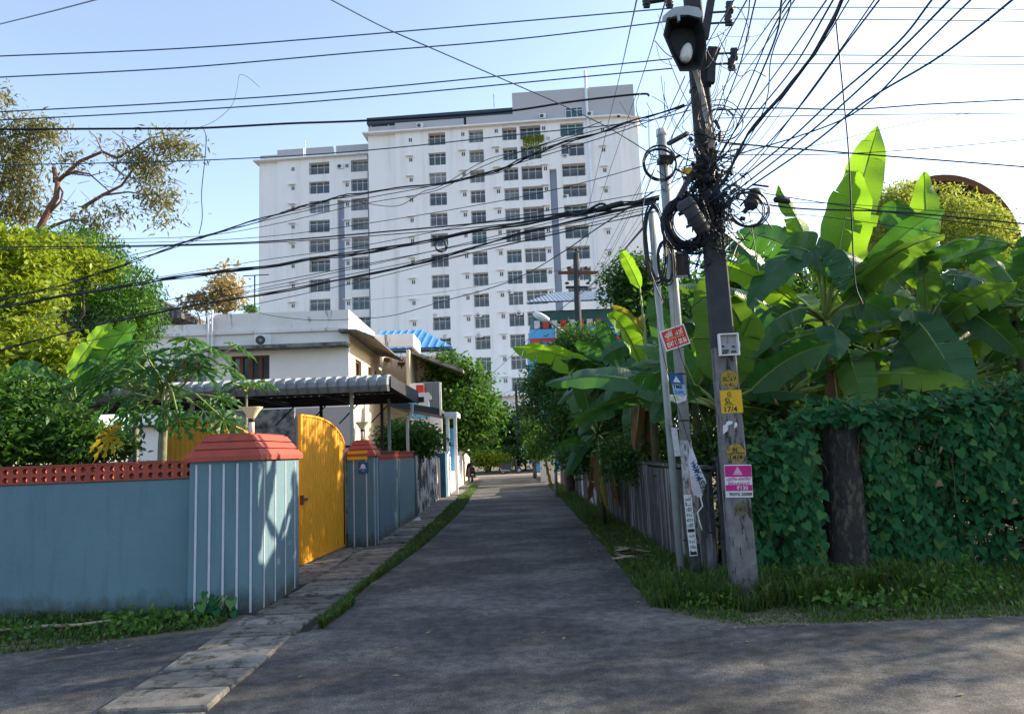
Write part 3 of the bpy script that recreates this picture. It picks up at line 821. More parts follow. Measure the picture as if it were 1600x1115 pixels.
# hanging greenery of the top balcony
V = []; Fq = []
g0, gz0 = facade(816, 205, P0, ANG); g1, gz1 = facade(852, 255, P0, ANG)
rg = np.random.default_rng(3)
for i in range(700):
    st = rg.integers(0, 9); x = g0 + (g1 - g0) * (st + 0.5 + rg.normal(0, 0.16)) / 9; z = gz0 - 0.9 - abs(rg.normal(0, 1.0)) * (1.6 if st % 2 else 0.7)
    yv = -0.2 + rg.normal(0, 0.1); r = 0.11
    a = rg.uniform(0, 6.28); n0 = len(V)
    V += [(x - r, yv, z), (x, yv - r * math.sin(a), z - r), (x + r, yv, z), (x, yv + r * math.sin(a), z + r)]
    Fq.append((n0, n0 + 1, n0 + 2, n0 + 3))
gp = link('hanging_plants', npmesh('hanging_plants', np.array(V), np.array(Fq), L_LIME, rg.uniform(0, 1, len(Fq))), None, (0, 0, 0))
gp.matrix_world = Matrix.Translation((P0.x, P0.y, 0)) @ Matrix.Rotation(-ANG, 4, 'Z')
tag(gp, 'green plants trailing over the uppermost wide balcony of the white tower', 'hanging plants', kind='stuff')

# lower wing on the left
P1 = at(403, 400, 118.5); P1.z = 0
f1 = lambda px, py=330: facade(px, py, P1, ANG)[0]
z1r = facade(499, 263, P1, ANG)[1]
PW = (z1r - facade(501, 471, P1, ANG)[1]) / 7.0 if False else PITCHM
cz1 = facade(470, 249, P1, ANG)[1]
W1 = f1(578)
spec1 = [('w', 0, f1(433), 0.35), ('s', f1(433), f1(483), f1(458), 0.15), ('o', f1(483), f1(515), H_, 3), ('w', f1(515), f1(527)), ('b', f1(527), f1(538)), ('s', f1(538), f1(549), f1(543), 0.1), ('o', f1(549), f1(575), H_, 3), ('b', f1(575), W1)]
tops1 = [(0.1, f1(433), cz1 + 1.3, 0.5, 0.7, TOWERG), (f1(433), f1(474), cz1 + 1.9, 0.05, 0.25, TOWERG), (f1(478), f1(522), cz1 + 1.9, 0.05, 0.25, TOWERG), (f1(526), W1 + 1.2, cz1 + 1.9, 0.0, 0.25, TOWERG)]
T2, acs2 = build_tower(P1, 'lower white apartment wing with blue grey recesses beside the tall tower', PW, z1r, 11, spec1, cz1, cz1 + 1.9, tops1)
T2.part(MB().box(f1(527), f1(538), 0, 0.745, facade(532, 312, P1, ANG)[1], cz1), 'wall', TOWERW)
T2.part(MB().box(W1, W1 + 2.2, 1.0, 14, 0, cz1 + 1.9), 'link_wall', TOWERB)
T2.part(MB().tube([(f1(467), 3, cz1 + 1.9), (f1(467), 3, cz1 + 4.6)], 0.06, 5), 'aerial', WHITE)

def ac_px(px, py, P, y, label, sc=1.15):
    s_, z_ = facade(px, py, P, ANG)
    d = Vector((math.cos(ANG), -math.sin(ANG), 0)); n = Vector((math.sin(ANG), math.cos(ANG), 0))
    ac_unit(tuple(Vector((P.x, P.y, 0)) + d * s_ + n * y + Vector((0, 0, z_))), label, -ANG, sc)
ac_px(657, 202, P0, -0.75 + 0.35, 'air conditioner on the tower cornice above the small windows', 1.3)
ac_px(848, 187, P0, -0.35, 'air conditioner on the grey stair head beside the trailing plants', 1.3)
ac_px(922, 184, P0, -0.55, 'air conditioner on the grey stair head beside the tall white pipe', 1.2)
for i, (px, py) in enumerate([(747, 455), (748, 490), (749, 522), (797, 454), (812, 487), (681, 491), (696, 524), (858, 215), (903, 215), (884, 243), (884, 306)]):
    nm = ['air conditioner on the tower balcony, topmost of three stacked over each other', 'air conditioner in the middle of three stacked tower balconies', 'air conditioner on the lowest of three stacked tower balconies', 'air conditioner on the narrow balcony just beside the wide balcony column', 'air conditioner on the balcony above the blue house roof', 'air conditioner on the balcony above the white house parapet', 'air conditioner in a balcony of tower just above the blue tin roof', 'air conditioner beside the trailing plants of top balcony', 'air conditioner on the uppermost balcony by the white pipe', 'air conditioner on the second balcony by the white pipe', 'air conditioner on the fourth balcony by the white pipe'][i]
    ac_px(px, py + 5, P0, 0.2, nm, 1.25)
ac_px(532, 264, P1, -0.02, 'air conditioner on the uppermost balcony of the lower wing', 1.35)
ac_px(531, 296, P1, 0.3, 'air conditioner on the second balcony of the lower wing', 1.1)

# podium in front of the tower, seen at the end of the lane
pod = thing('podium_building', (2, 100, 0), 'low white podium building with projecting slab below the tower', 'building')
a = at(700, 640, 100); b = at(862, 640, 100)
MB().box(a.x, b.x, 100, 106, 0, 9.0).build('wall', HOUSEW, pod)
MB().box(a.x - 1, b.x + 0.5, 98.8, 106.2, 9.0, 9.6).build('slab_roof', TOWERW, pod)
MB().box(a.x, b.x, 99.4, 99.98, 3.2, 5.2).build('dark_band', DARKM, pod)
fr, gl, rl = win_mesh(2.2, 1.8, 3)
for i, px in enumerate((745, 808, 835)):
    q = at(px, 640, 99.9)
    f = link('window', fr.mesh('window', FRAMEW), pod, Vector((q.x, 99.9, 6.0)) - Vector(pod.location)); link('pane', gl.mesh('pane', GLASS[0]), f)
ac_unit(tuple(at(792, 636, 99.7)), 'air conditioner on the podium wall at the end of the lane', 0, 1.6)

# ================================================================== white house
HX, HY = at(545, 560, 30).x, 30.0
hs = thing('white_house', (HX - 5, HY + 4, 0), 'two storey white house with stained parapet and brown shuttered windows', 'house')
pz = at(545, 500, 30).z        # parapet top
sz = at(545, 516, 30).z        # roof slab underside
LX = at(215, 560, 30).x
def hz(py): return at(480, py, 30).z
# front wall with window openings (two), built of strips
o1 = (at(361, 570, 30).x, at(421, 570, 30).x); o2 = (at(270, 570, 30).x, at(323, 570, 30).x)
wz0, wz1 = hz(604), hz(552)
m_ = MB()
m_.box(LX, o2[0], HY, HY + 0.25, 0, sz).box(o2[1], o1[0], HY, HY + 0.25, 0, sz).box(o1[1], HX, HY, HY + 0.25, 0, sz)
for o in (o1, o2): m_.box(o[0], o[1], HY, HY + 0.25, 0, wz0).box(o[0], o[1], HY, HY + 0.25, wz1, sz)
m_.build('front_wall', HOUSEW, hs)
MB().box(LX, HX - 0.26, HY + 0.26, HY + 9, 0, sz - 0.01).build('core', RECESS, hs) if False else None
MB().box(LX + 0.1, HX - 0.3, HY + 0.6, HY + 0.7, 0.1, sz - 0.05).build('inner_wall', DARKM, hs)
# side wall facing the lane, warm sunlight put into its cream colour
hw = [(31.3, 32.6), (34.2, 35.1), (35.9, 36.8), (37.6, 38.4)]
m_ = MB(); yy = HY + 0.25
swz0, swz1 = hz(612), hz(556)
for a_, b_ in hw:
    m_.box(HX - 0.25, HX, yy, a_, 0, sz); m_.box(HX - 0.25, HX, a_, b_, 0, swz0); m_.box(HX - 0.25, HX, a_, b_, swz1, sz); yy = b_
m_.box(HX - 0.25, HX, yy, 39.5, 0, sz)
m_.build('side_wall', CREAM, hs)
MB().box(LX, HX - 0.25, 39.3, 39.5, 0, sz).build('back_wall', HOUSEW, hs)
for a_, b_ in hw:
    m_ = MB(); m_.box(HX - 0.16, HX - 0.1, a_, a_ + 0.08, swz0, swz1).box(HX - 0.16, HX - 0.1, b_ - 0.08, b_, swz0, swz1).box(HX - 0.16, HX - 0.1, a_ + .08, b_ - .08, swz1 - 0.08, swz1).box(HX - 0.155, HX - 0.105, (a_ + b_) / 2 - 0.05, (a_ + b_) / 2 + 0.05, swz0, swz1 - .08)
    f = m_.build('window', WOOD, hs)
    q = MB().box(HX - 0.2, HX - 0.19, a_, b_, swz0, swz1).mesh('pane', GLASS[0], (hs.location.x, hs.location.y, 0)); link('pane', q, f)
for o, nn in ((o1, 4), (o2, 3)):
    m_ = MB(); W = o[1] - o[0]
    m_.box(o[0], o[1], HY + 0.06, HY + 0.16, wz1 - 0.08, wz1)
    for i in range(nn + 1):
        x = o[0] + W * i / nn
        m_.box(max(o[0], x - 0.07), min(o[1], x + 0.07), HY + 0.08, HY + 0.15, wz0, wz1 - 0.08)
    f = m_.build('window', WOOD, hs)
    q = MB().box(o[0], o[1], HY + 0.18, HY + 0.19, wz0, wz1).mesh('pane', GLASS[0], (hs.location.x, hs.location.y, 0)); link('pane', q, f)
# roof slab, parapet, sunshades
MB().box(LX - 0.3, HX + 0.02, HY - 0.14, 39.8, sz, sz + 0.12).build('roof', PARAPET, hs)
pa0 = hz(486)
MB().box(LX, at(330, 500, 30).x, HY, HY + 0.15, sz + 0.12, hz(500)).build('parapet', PARAPET, hs)
MB().box(at(330, 500, 30).x, HX + 0.02, HY - 0.02, HY + 0.16, sz + 0.12, pa0).build('parapet', PARAPET, hs)
MB().box(HX - 0.13, HX + 0.02, HY + 0.16, 36, sz + 0.12, pa0).build('parapet', PARAPET, hs)
MB().box(HX + 0.02, HX + 1.9, 36.0, 36.15, sz + 0.12, pa0 - 0.1).build('parapet', PARAPET, hs)
MB().box(HX + 1.75, HX + 1.9, 36.15, 39, sz + 0.12, pa0 - 0.1).build('parapet', PARAPET, hs)
MB().box(at(325, 540, 30).x, HX + 0.05, HY - 0.75, HY - 0.005, hz(545), hz(540)).build('sunshade', CONC, hs)
MB().prism([(HX - 0.3, HY - 0.5, sz - 0.12), (HX + 0.4, HY - 0.5, sz - 0.14), (HX + 1.15, HY - 0.5, sz - 0.42), (HX + 1.15, HY - 0.5, sz - 0.36), (HX + 0.4, HY - 0.5, sz - 0.04), (HX - 0.3, HY - 0.5, sz - 0.005)], (0, 8, 0)).build('eave_slab', M('mossy_slab', (0.2, 0.19, 0.18), (0.05, 0.05, 0.05), 6, 0.95, 0.3, 30), hs)
q0 = at(607, 560, 38.5)
MB().box(HX + 0.01, HX + 3.2, 38.6, 38.75, 0, sz).build('porch_wall', CREAM, hs)
MB().box(HX + 1.6, HX + 1.75, 35.5, 38.6, 2.8, sz - 0.1).build('porch_wall', CREAM, hs)
MB().prism([(HX + 1.76, 36, sz - 0.05), (HX + 4.3, 36, sz - 1.1), (HX + 4.3, 36, sz - 1.25), (HX + 1.76, 36, sz - 0.2)], (0, 6, 0)).build('lean_to_roof', CONC, hs)
# lower storey: pinkish wall and slab seen under the carport
MB().box(at(450, 660, 27).x, at(552, 660, 27).x, 27, 27.2, 0, at(500, 636, 27).z).build('annexe_wall', PINKW, hs)
MB().box(at(255, 660, 26).x, at(452, 660, 26).x, 26.6, 26.8, 0, at(400, 640, 26.6).z).build('annexe_wall', CONC, hs)
MB().box(LX, HX, HY - 0.5, HY - 0.01, 3.15, 3.3).build('floor_band', PARAPET, hs)
# pipes on the front
for px in (331, 325):
    q = at(px, 560, 29.9); MB().tube([(q.x, 29.9, 0.3), (q.x, 29.9, hz(480))], 0.05, 8).build('drain_pipe', WHITE, hs)
ac_unit(tuple(at(410, 541, 29.6)), 'boxy air conditioner on the sunshade of the white house', 0.35, 0.8, None)
# hanging baskets
for px, py in ((606, 566), (627, 572)):
    q = at(px, py, 35.2 if px < 620 else 36.5)
    hbk = thing('hanging_basket', q, 'withered plant basket hanging from the white house eave, ' + ('beside the windows' if px < 620 else 'beside the porch wall'), 'hanging basket', 'hanging baskets under the eave')
    MB().lathe(q, [(0.05, 0), (0.17, 0.06), (0.2, 0.18)], 10).build('basket', WOOD, hbk)
    m_ = MB()
    for a_ in (0, 2.1, 4.2): m_.tube([q + Vector((0.19 * math.cos(a_), 0.19 * math.sin(a_), 0.18)), q + Vector((0, 0, 0.7))], 0.008, 4)
    m_.build('chain', DARKM, hbk)
    m_ = MB(); r_ = random.Random(px)
    for i in range(30):
        a_ = r_.uniform(0, 6.28); d_ = Vector((math.cos(a_) * 0.16, math.sin(a_) * 0.16, r_.uniform(-0.25, 0.2)))
        c_ = q + Vector((0, 0, 0.18)); sd_ = Vector((-math.sin(a_), math.cos(a_), 0)) * 0.025
        m_.add([c_ + d_ * 0.3, c_ + d_ + sd_, c_ + d_ * 1.5 + Vector((0, 0, -0.1)), c_ + d_ - sd_], [(0, 1, 2, 3)])
    m_.build('leaves', L_BUSH, hbk)

# house with blue tin roof behind
bh = thing('blue_roof_house', (at(665, 550, 46).x, 46, 0), 'small house under a blue ribbed tin roof behind the white house', 'house')
q0, q1, q2 = at(630, 540, 46), at(706, 541, 44), at(657, 511, 49)
x0, x1 = q0.x - 2, q1.x
e0, ez, rz_ = 44.0, q1.z, q2.z
m_ = MB()
m_.add([(x0, 44, ez), (x1, 44, ez), (q2.x, 50, rz_), (x0, 50, rz_)], [(0, 1, 2, 3)]); m_.add([(x1, 44, ez), (x1, 56, ez), (q2.x, 50, rz_)], [(0, 1, 2)])
m_.add([(x0, 44, ez - .08), (x1, 44, ez - .08), (q2.x, 50, rz_ - .08), (x0, 50, rz_ - .08)], [(3, 2, 1, 0)]); m_.add([(x1, 44, ez - .08), (x1, 56, ez - .08), (q2.x, 50, rz_ - .08)], [(2, 1, 0)])
m_.build('roof', ROOFBLUE, bh)
m_ = MB(); n_ = 12
for i in range(n_):
    x = x0 + (x1 - x0) * i / (n_ - 1)
    k = 1 if x < q2.x else (x1 - x) / (x1 - q2.x)
    m_.bar((x, 44, ez + 0.03), (x, 44 + 6 * k, ez + 0.03 + (rz_ - ez) * k), 0.08, 0.05)
m_.build('roof_ribs', ROOFBLUE, bh)
MB().box(x0, x1 - 0.1, 44.02, 44.1, ez - 0.28, ez - 0.085).build('fascia', DARKM, bh)
for xx in (x0 + 0.3, at(640, 550, 44.2).x, at(690, 550, 44.2).x): MB().box(xx, xx + 0.1, 44.2, 44.3, 0, ez - 0.28).build('post', FRAMEW, bh)
MB().box(x0, x1 - 0.6, 46, 52, 0, ez - 1.3).build('wall', CREAM, bh)
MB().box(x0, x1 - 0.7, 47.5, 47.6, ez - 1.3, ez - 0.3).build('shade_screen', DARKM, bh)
# things around the porch: shed with washing, blue wall, awning
sh = thing('side_shed', (at(670, 630, 34).x, 34, 0), 'shed with black awning and dark ribbed sheet beside the white house porch', 'shed')
a, b = at(640, 600, 34), at(690, 635, 34)
MB().box(a.x, b.x, 34, 34.1, 0, at(660, 598, 34).z).build('wall', HOUSEW, sh)
m_ = MB()
c, d = at(662, 600, 33.8), at(688, 640, 33.8)
for i in range(9):
    x = c.x + (d.x - c.x) * i / 9; m_.box(x, x + (d.x - c.x) / 9 * 0.7, 33.85, 33.98, at(670, 642, 34).z, at(670, 597, 34).z)
m_.build('ribbed_sheet', ROOFG, sh)
a, b = at(622, 640, 30), at(694, 648, 30)
MB().prism([(a.x, 28, a.z), (b.x, 28, b.z - 0.1), (b.x, 28, b.z + 0.15), (a.x, 28, a.z + 0.25)], (0, 4, 0)).build('awning', DARKM, sh)
a = at(648, 612, 33); MB().box(a.x, a.x + 0.35, 33.5, 33.6, a.z - 0.35, a.z + 0.35).build('red_board', PAINTRED, sh)
a = at(634, 635, 33); MB().box(a.x, a.x + 1.0, 33.62, 33.7, a.z - 0.5, a.z + 0.2).build('blue_band', SKYBLUE, sh)
wsh = thing('shirt', at(658, 625, 33.4), 'pale shirt hung out to dry beside the red board', 'shirt')
q = at(661, 613, 33.4); MB().prism([(q.x - .25, 33.4, q.z), (q.x + .25, 33.4, q.z), (q.x + .42, 33.4, q.z - .3), (q.x + .28, 33.4, q.z - .36), (q.x + .24, 33.4, q.z - .2), (q.x + .26, 33.4, q.z - .75), (q.x - .24, 33.4, q.z - .78), (q.x - .24, 33.4, q.z - .2), (q.x - .3, 33.4, q.z - .36), (q.x - .42, 33.4, q.z - .28)], (0, 0.05, 0)).build('cloth', PAPER, wsh)
# small porch by the lane
pp = thing('entrance_porch', (at(703, 650, 30).x, 30, 0), 'small white flat roofed entrance porch by the mossy wall', 'porch')
a, b = at(694, 648, 29), at(714, 650, 29)
MB().box(a.x, b.x, 29, 31, b.z, b.z + 0.18).build('roof', WHITE, pp)
for x in (a.x + 0.05, b.x - 0.15): MB().box(x, x + 0.12, 29.05, 29.17, 0, b.z).build('post', WHITE, pp)
MB().box(b.x - .5, b.x - .2, 30.9, 31, 0.9, b.z - .4).build('blue_panel', SKYBLUE, pp)
# roof of another house behind the mango tree
rr = thing('far_roof', (at(235, 480, 40).x, 40, 0), 'dark tiled roof edge peeping out behind the round mango tree', 'roof')
a, b = at(200, 445, 40), at(283, 488, 40)
MB().prism([(a.x, 40, a.z), (b.x, 40, b.z), (b.x, 40, b.z - 0.3), (a.x, 40, b.z - 0.3)], (0, 6, 0)).build('roof', WALLDARK, rr)
MB().box(a.x, b.x - 1, 40.5, 46, 0, b.z - 0.32).build('wall', CONC, rr)

# ================================================================== blue and red house across the lane
br = thing('blue_red_house', (at(890, 560, 58).x, 60, 0), 'bright blue house with red canopy and silver gabled tin roof', 'house')
a = at(819, 478, 58); r = at(905, 440, 62); b = at(985, 470, 58)
yr = 66
m_ = MB()
for dz in (0, -0.1):
    m_.add([(a.x, 55.5, a.z - 0.2 + dz), (b.x + 2, 55.5, a.z - 0.2 + dz), (b.x + 2, yr, r.z + dz), (a.x + 3, yr, r.z + dz)], [(0, 1, 2, 3) if dz == 0 else (3, 2, 1, 0)])
m_.build('roof', ROOFS, br)
m_ = MB()
for i in range(34):
    x = a.x + 0.2 + (b.x + 1.8 - a.x) * i / 33
    k = min(1, (x - a.x) / 3)
    m_.bar((x, 55.5, a.z - 0.17), (x, 55.5 + (yr - 55.5) * k, a.z - 0.17 + (r.z - a.z + 0.2) * k), 0.06, 0.05)
m_.build('roof_ribs', ROOFS, br)
fx0 = max(2.0, at(829, 540, 58).x)
MB().box(fx0, b.x + 1.5, 58, 68, 0, at(880, 513, 58).z).build('wall', SKYBLUE, br)
MB().box(fx0 + 0.3, b.x + 1.5, 58.3, 68, at(880, 513, 58).z, at(880, 485, 58).z).build('upper_wall', M('teal_wall', (0.05, 0.14, 0.17), (0.04, 0.12, 0.15), 1, .8), br)
MB().box(fx0 + 0.3, b.x + 1.5, 58.6, 68, at(880, 485, 58).z, a.z - 0.35).build('attic_screen', DARKM, br)
z_ = at(850, 534, 57).z
MB().prism([(fx0 - 0.1, 57.99, z_ + 0.35), (b.x + 1, 57.99, z_ + 0.35), (b.x + 1, 56.5, z_ - 0.1), (fx0 - 0.1, 56.5, z_ - 0.1)], (0, 0, 0.1)).build('canopy', PAINTRED, br)
m_ = MB()
for i in range(10): m_.box(fx0 - 0.1 + i * 0.5, fx0 + 0.2 + i * 0.5, 56.44, 56.49, z_ - 0.7 + 0.06 * (i % 2), z_ - 0.1)
m_.build('scalloped_valance', M('valance_blue', (0.04, 0.13, 0.25), (0.1, 0.2, 0.3), 3, .8), br)
for i in range(8): MB().box(fx0 + 0.35 + i * 0.7, fx0 + 0.8 + i * 0.7, 57.9, 57.99, at(880, 512, 58).z, at(880, 500, 58).z).build('balustrade_block', [PAPER, PAINTRED][i % 2], br)
fr, gl, rl = win_mesh(1.3, 1.2, 2)
f = link('window', fr.mesh('window', FRAMEW), br, Vector((at(868, 522, 57.9).x, 57.9, at(868, 522, 57.9).z - .4)) - Vector(br.location)); link('pane', gl.mesh('pane', GLASS[0]), f)

# rusty curved vault roof behind the bananas
vt = thing('rusty_vault', (at(1490, 300, 26).x, 27, 0), 'big rusty arched roof overgrown by a mound of creeper', 'arched roof')
c = at(1490, 420, 26); m_ = MB(); R_ = (at(1600, 350, 26).x - c.x) * 0.95; cz_ = at(1490, 272, 26).z - R_
K = 28; V = []
for i in range(K + 1):
    th = math.pi * i / K
    for r_, y_ in ((R_, 26), (R_, 32), (R_ - 0.25, 32), (R_ - 0.25, 26)):
        V.append((c.x + r_ * math.cos(th), y_, cz_ + r_ * math.sin(th)))
F = []
for i in range(K):
    for j in range(4): F.append((i * 4 + j, i * 4 + (j + 1) % 4, i * 4 + 4 + (j + 1) % 4, i * 4 + 4 + j))
m_.add(V, F, 0, False); m_.build('vault', RUST, vt)
MB().box(c.x - R_ + 0.3, c.x + R_ - 0.3, 29, 29.2, 0, cz_).build('wall', CONC, vt)
for sgn in (-1, 1): MB().box(c.x + sgn * (R_ - 0.3), c.x + sgn * R_, 26.1, 32, 0, cz_).build('pier', CONC, vt)

# ================================================================== carport
cp = thing('carport', (-5, 16.5, 0), 'grey corrugated sheet carport on thin steel posts behind the yellow gate', 'carport')
xr = at(609, 590, 14.5).x; xl = -10.5; yf, yb = 14.5, 19.0
zf = at(609, 573, 14.5).z - 0.38
# corrugated sheet: bull-nosed front eave
ribs = int((xr - xl) / 0.2)
for i in range(ribs):
    x0, x1 = xr - (i + 1) * 0.2, xr - i * 0.2
    if i > 50: break
    prof = [(yf - 0.02, zf - 0.1), (yf - 0.12, zf + 0.02), (yf - 0.1, zf + 0.12), (yf + 0.02, zf + 0.2), (yf + 0.25, zf + 0.24), (yb, zf + 0.2)]
    V = []; xs = [(x0 + 0.004, -0.015), (x0 + 0.04, 0.0), (x0 + 0.1, 0.04), (x0 + 0.16, 0.04), (x0 + 0.185, 0.0), (x1 - 0.002, -0.015)]
    for yy, zz in prof:
        for x, o in xs:
            V.append((x, yy - (o if yy < yf + 0.1 else 0), zz + (o * 0.6 if yy > yf else 0)))
    F = [(r_ * 6 + j, r_ * 6 + j + 1, r_ * 6 + 7 + j, r_ * 6 + 6 + j) for r_ in range(5) for j in range(5)]
    MB().add(V, F, 0, False).build('sheet', ROOFG, cp)
m_ = MB()
for yy in (14.7, 15.8, 17.0, 18.2, 18.95): m_.box(xl, xr - 0.02, yy - 0.03, yy + 0.03, zf + 0.08, zf + 0.16)
for xx in np.arange(xr - 0.1, xl, -1.6): m_.box(xx - 0.03, xx + 0.03, 14.6, 19, zf + 0.0, zf + 0.078)
m_.build('roof_frame', DARKM, cp)
m_ = MB(); m_.prism([(xr + 0.001, yf, zf + 0.2), (xr + 0.001, yb, zf + 0.26), (xr + 0.001, yb, zf - 0.06), (xr + 0.001, yf, zf - 0.02)], (0.02, 0, 0)); m_.build('end_fascia', DARKM, cp)
MB().box(xl, xr + 0.15, yb + 0.02, yb + 0.12, zf - 0.02, zf + 0.12).build('gutter', DARKM, cp)
for px, yy in ((550, 15.0), (608, 18.6), (597, 18.8), (502, 18.8), (300, 18.8), (300, 15.0)):
    q = at(px, 660, yy); MB().box(q.x - 0.035, q.x + 0.035, yy - 0.035, yy + 0.035, 0, zf + 0.07).build('post', GALV if yy < 16 or px > 600 else DARKM, cp)
q = at(640, 650, 19.05)
MB().tube([(q.x + .05, 19.2, zf - 0.05), (q.x + .05, 19.2, zf - 0.22), (q.x - 0.08, 19.2, zf - 0.5), (q.x - 0.08, 19.2, 0.3)], 0.04, 8).build('downpipe', WHITE, cp)
for i in range(4):
    q = at(430 + i * 50, 660, 18.8); MB().bar((q.x, 18.8, zf - 0.5), (q.x + 0.5, 18.8, zf), 0.03, 0.03).build('brace', DARKM, cp)
# shaded wall at the back of the yard
MB().box(-18, -3.4, 22.0, 22.2, -0.05, 1.75).build('yard_wall', CONC, label='grimy concrete yard wall in the shade behind the carport', cat='wall')
MB().box(-9.8, -3.4, 22.3, 22.35, 1.9, 1.98).build('clothes_rail', DARKM, label='long dark rail strung behind the carport above the yard wall', cat='rail')
# cone lamps on the piers
def pier_lamp(x, y, zb, H, label):
    t_ = thing('pier_lamp', (x, y, zb), label, 'lamp', 'funnel shaped lamps on the gate piers')
    MB().tube([(x, y, zb), (x, y, zb + H * 0.5)], 0.035, 10).build('stem', PINKW, t_)
    MB().tube([(x, y, zb + H * 0.5), (x, y, zb + H * 0.62)], 0.037, 10).build('collar', BLACK, t_)
    MB().lathe((x, y, zb + H * 0.62), [(0.035, 0), (0.06, 0.03), (0.075, 0.06), (0.13, H * 0.36), (0.135, H * 0.38), (0.0, H * 0.38)], 20).build('lamp_shade', M('opal_shade', (0.62, 0.64, 0.42), (0.54, 0.56, 0.36), 20, 0.4), t_)
q = at(393, 672, 9.05)
pier_lamp(q.x, 9.05, z1 - 0.02, 0.36, 'cream funnel lamp on a short stem on the wide pier')
pier_lamp(-2.72, 13.9, z2 - 0.02, 0.36, 'cream funnel lamp on a short stem on the narrow pier')
# ================================================================== vegetation
def leaf_cards(C, size, rng, aspect=0.45, droop=0.3, fold=True, size_var=0.35):
    """pointed leaf = two triangles folded along the midrib, growing from C"""
    n = len(C)
    d = rng.normal(size=(n, 3)); d[:, 2] = d[:, 2] * 0.7 - droop
    d /= np.linalg.norm(d, axis=1, keepdims=True)
    up = rng.normal(size=(n, 3)) * 0.6 + np.array([0, 0, 1.0])
    s = np.cross(d, up); s /= np.linalg.norm(s, axis=1, keepdims=True) + 1e-9
    nn = np.cross(s, d)
    L = size * (1 + rng.uniform(-size_var, size_var, (n, 1)))
    w = L * aspect / 2
    mid = C + d * L * 0.42 
    V = np.stack([C, mid + s * w + nn * w * 0.35, C + d * L, mid - s * w + nn * w * 0.35], 1).reshape(-1, 3)
    i = np.arange(n)[:, None] * 4
    F = np.concatenate([i + np.array([[0, 1, 2]]), i + np.array([[0, 2, 3]])], 1).reshape(-1, 3)
    return V, F
def blob_points(blobs, n, rng, clump=0.35, per=14, shell=0.55):
    """clumped points in ellipsoids: blobs = [(cx,cy,cz,rx,ry,rz)]"""
    B = np.array(blobs, float)
    vol = B[:, 3] * B[:, 4] + B[:, 3] * B[:, 5] + B[:, 4] * B[:, 5]
    k = max(1, n // per)
    idx = rng.choice(len(B), k, p=vol / vol.sum())
    d = rng.normal(size=(k, 3)); d /= np.linalg.norm(d, axis=1, keepdims=True)
    r = shell + (1 - shell) * rng.uniform(0, 1, (k, 1)) ** 0.7
    r *= 1 + 0.12 * rng.normal(size=(k, 1))
    cc = B[idx, :3] + d * r * B[idx, 3:]
    ct = rng.uniform(0, 1, k)
    P = np.repeat(cc, per, 0)
    P = P + rng.normal(size=P.shape) * clump * np.array([1, 1, 0.65])
    t = np.clip(np.repeat(ct, per) * 0.6 + rng.uniform(0, 0.4, len(P)), 0, 1)
    return P, t, cc
def crown(name, blobs, n, size, mat_, parent, seed, clump=0.35, per=14, shell=0.55, droop=0.3, aspect=0.45, kind='stuff', **k):
    rng = np.random.default_rng(seed)
    P, t, cc = blob_points(blobs, n, rng, clump, per, shell)
    V, F = leaf_cards(P, size, rng, aspect, droop)
    V = V - np.array(parent.location) if parent is not None else V
    o = link(name, npmesh(name, V, F, mat_, np.repeat(t, 2)), parent)
    tag(o, kind=kind)
    return o, cc
def branch(mb_, p, q, r0, r1, seed, wob=0.12, n=7, sides=6):
    r_ = random.Random(seed); p, q = Vector(p), Vector(q); L = (q - p).length
    pts = [p.lerp(q, i / n) + (Vector((r_.uniform(-1, 1), r_.uniform(-1, 1), r_.uniform(-.6, .6))) * wob * L * math.sin(math.pi * i / n)) for i in range(n + 1)]
    mb_.tube(pts, [r0 + (r1 - r0) * i / n for i in range(n + 1)], sides)
    return pts
def tree(name, base, label, cat, blobs, n, size, mat_, seed, trunk_r=0.15, fork=0.45, bark=None, group=None, **k):
    bark = bark or BARK
    t_ = thing(name, base, label, cat, group)
    base = Vector(base)
    top = Vector(np.average(np.array(blobs)[:, :3], axis=0, weights=np.array(blobs)[:, 3]))
    fk = base.lerp(top, fork)
    m_ = MB(); branch(m_, base - Vector((0, 0, .1)), fk, trunk_r, trunk_r * 0.75, seed, 0.05)
    m_.build('trunk', bark, t_)
    m_ = MB()
    for i, b in enumerate(blobs):
        branch(m_, fk, (b[0], b[1], b[2]), trunk_r * 0.6, trunk_r * 0.15, seed + i, 0.12)
        r_ = random.Random(seed + 50 + i)
        for j in range(3):
            branch(m_, (b[0], b[1], b[2]), (b[0] + r_.uniform(-.8, .8) * b[3], b[1] + r_.uniform(-.8, .8) * b[4], b[2] + r_.uniform(-.5, .8) * b[5]), trunk_r * 0.2, 0.01, seed + i * 7 + j, 0.1, 5, 5)
    m_.build('branches', bark, t_)
    crown('crown', blobs, n, size, mat_, t_, seed, **k)
    return t_
def bl(px, py, Y, rx, rz, ry=None):
    p = at(px, py, Y); s_ = Y / FOC
    return (p.x, p.y, p.z, rx * s_, (ry if ry is not None else rx) * s_, rz * s_)

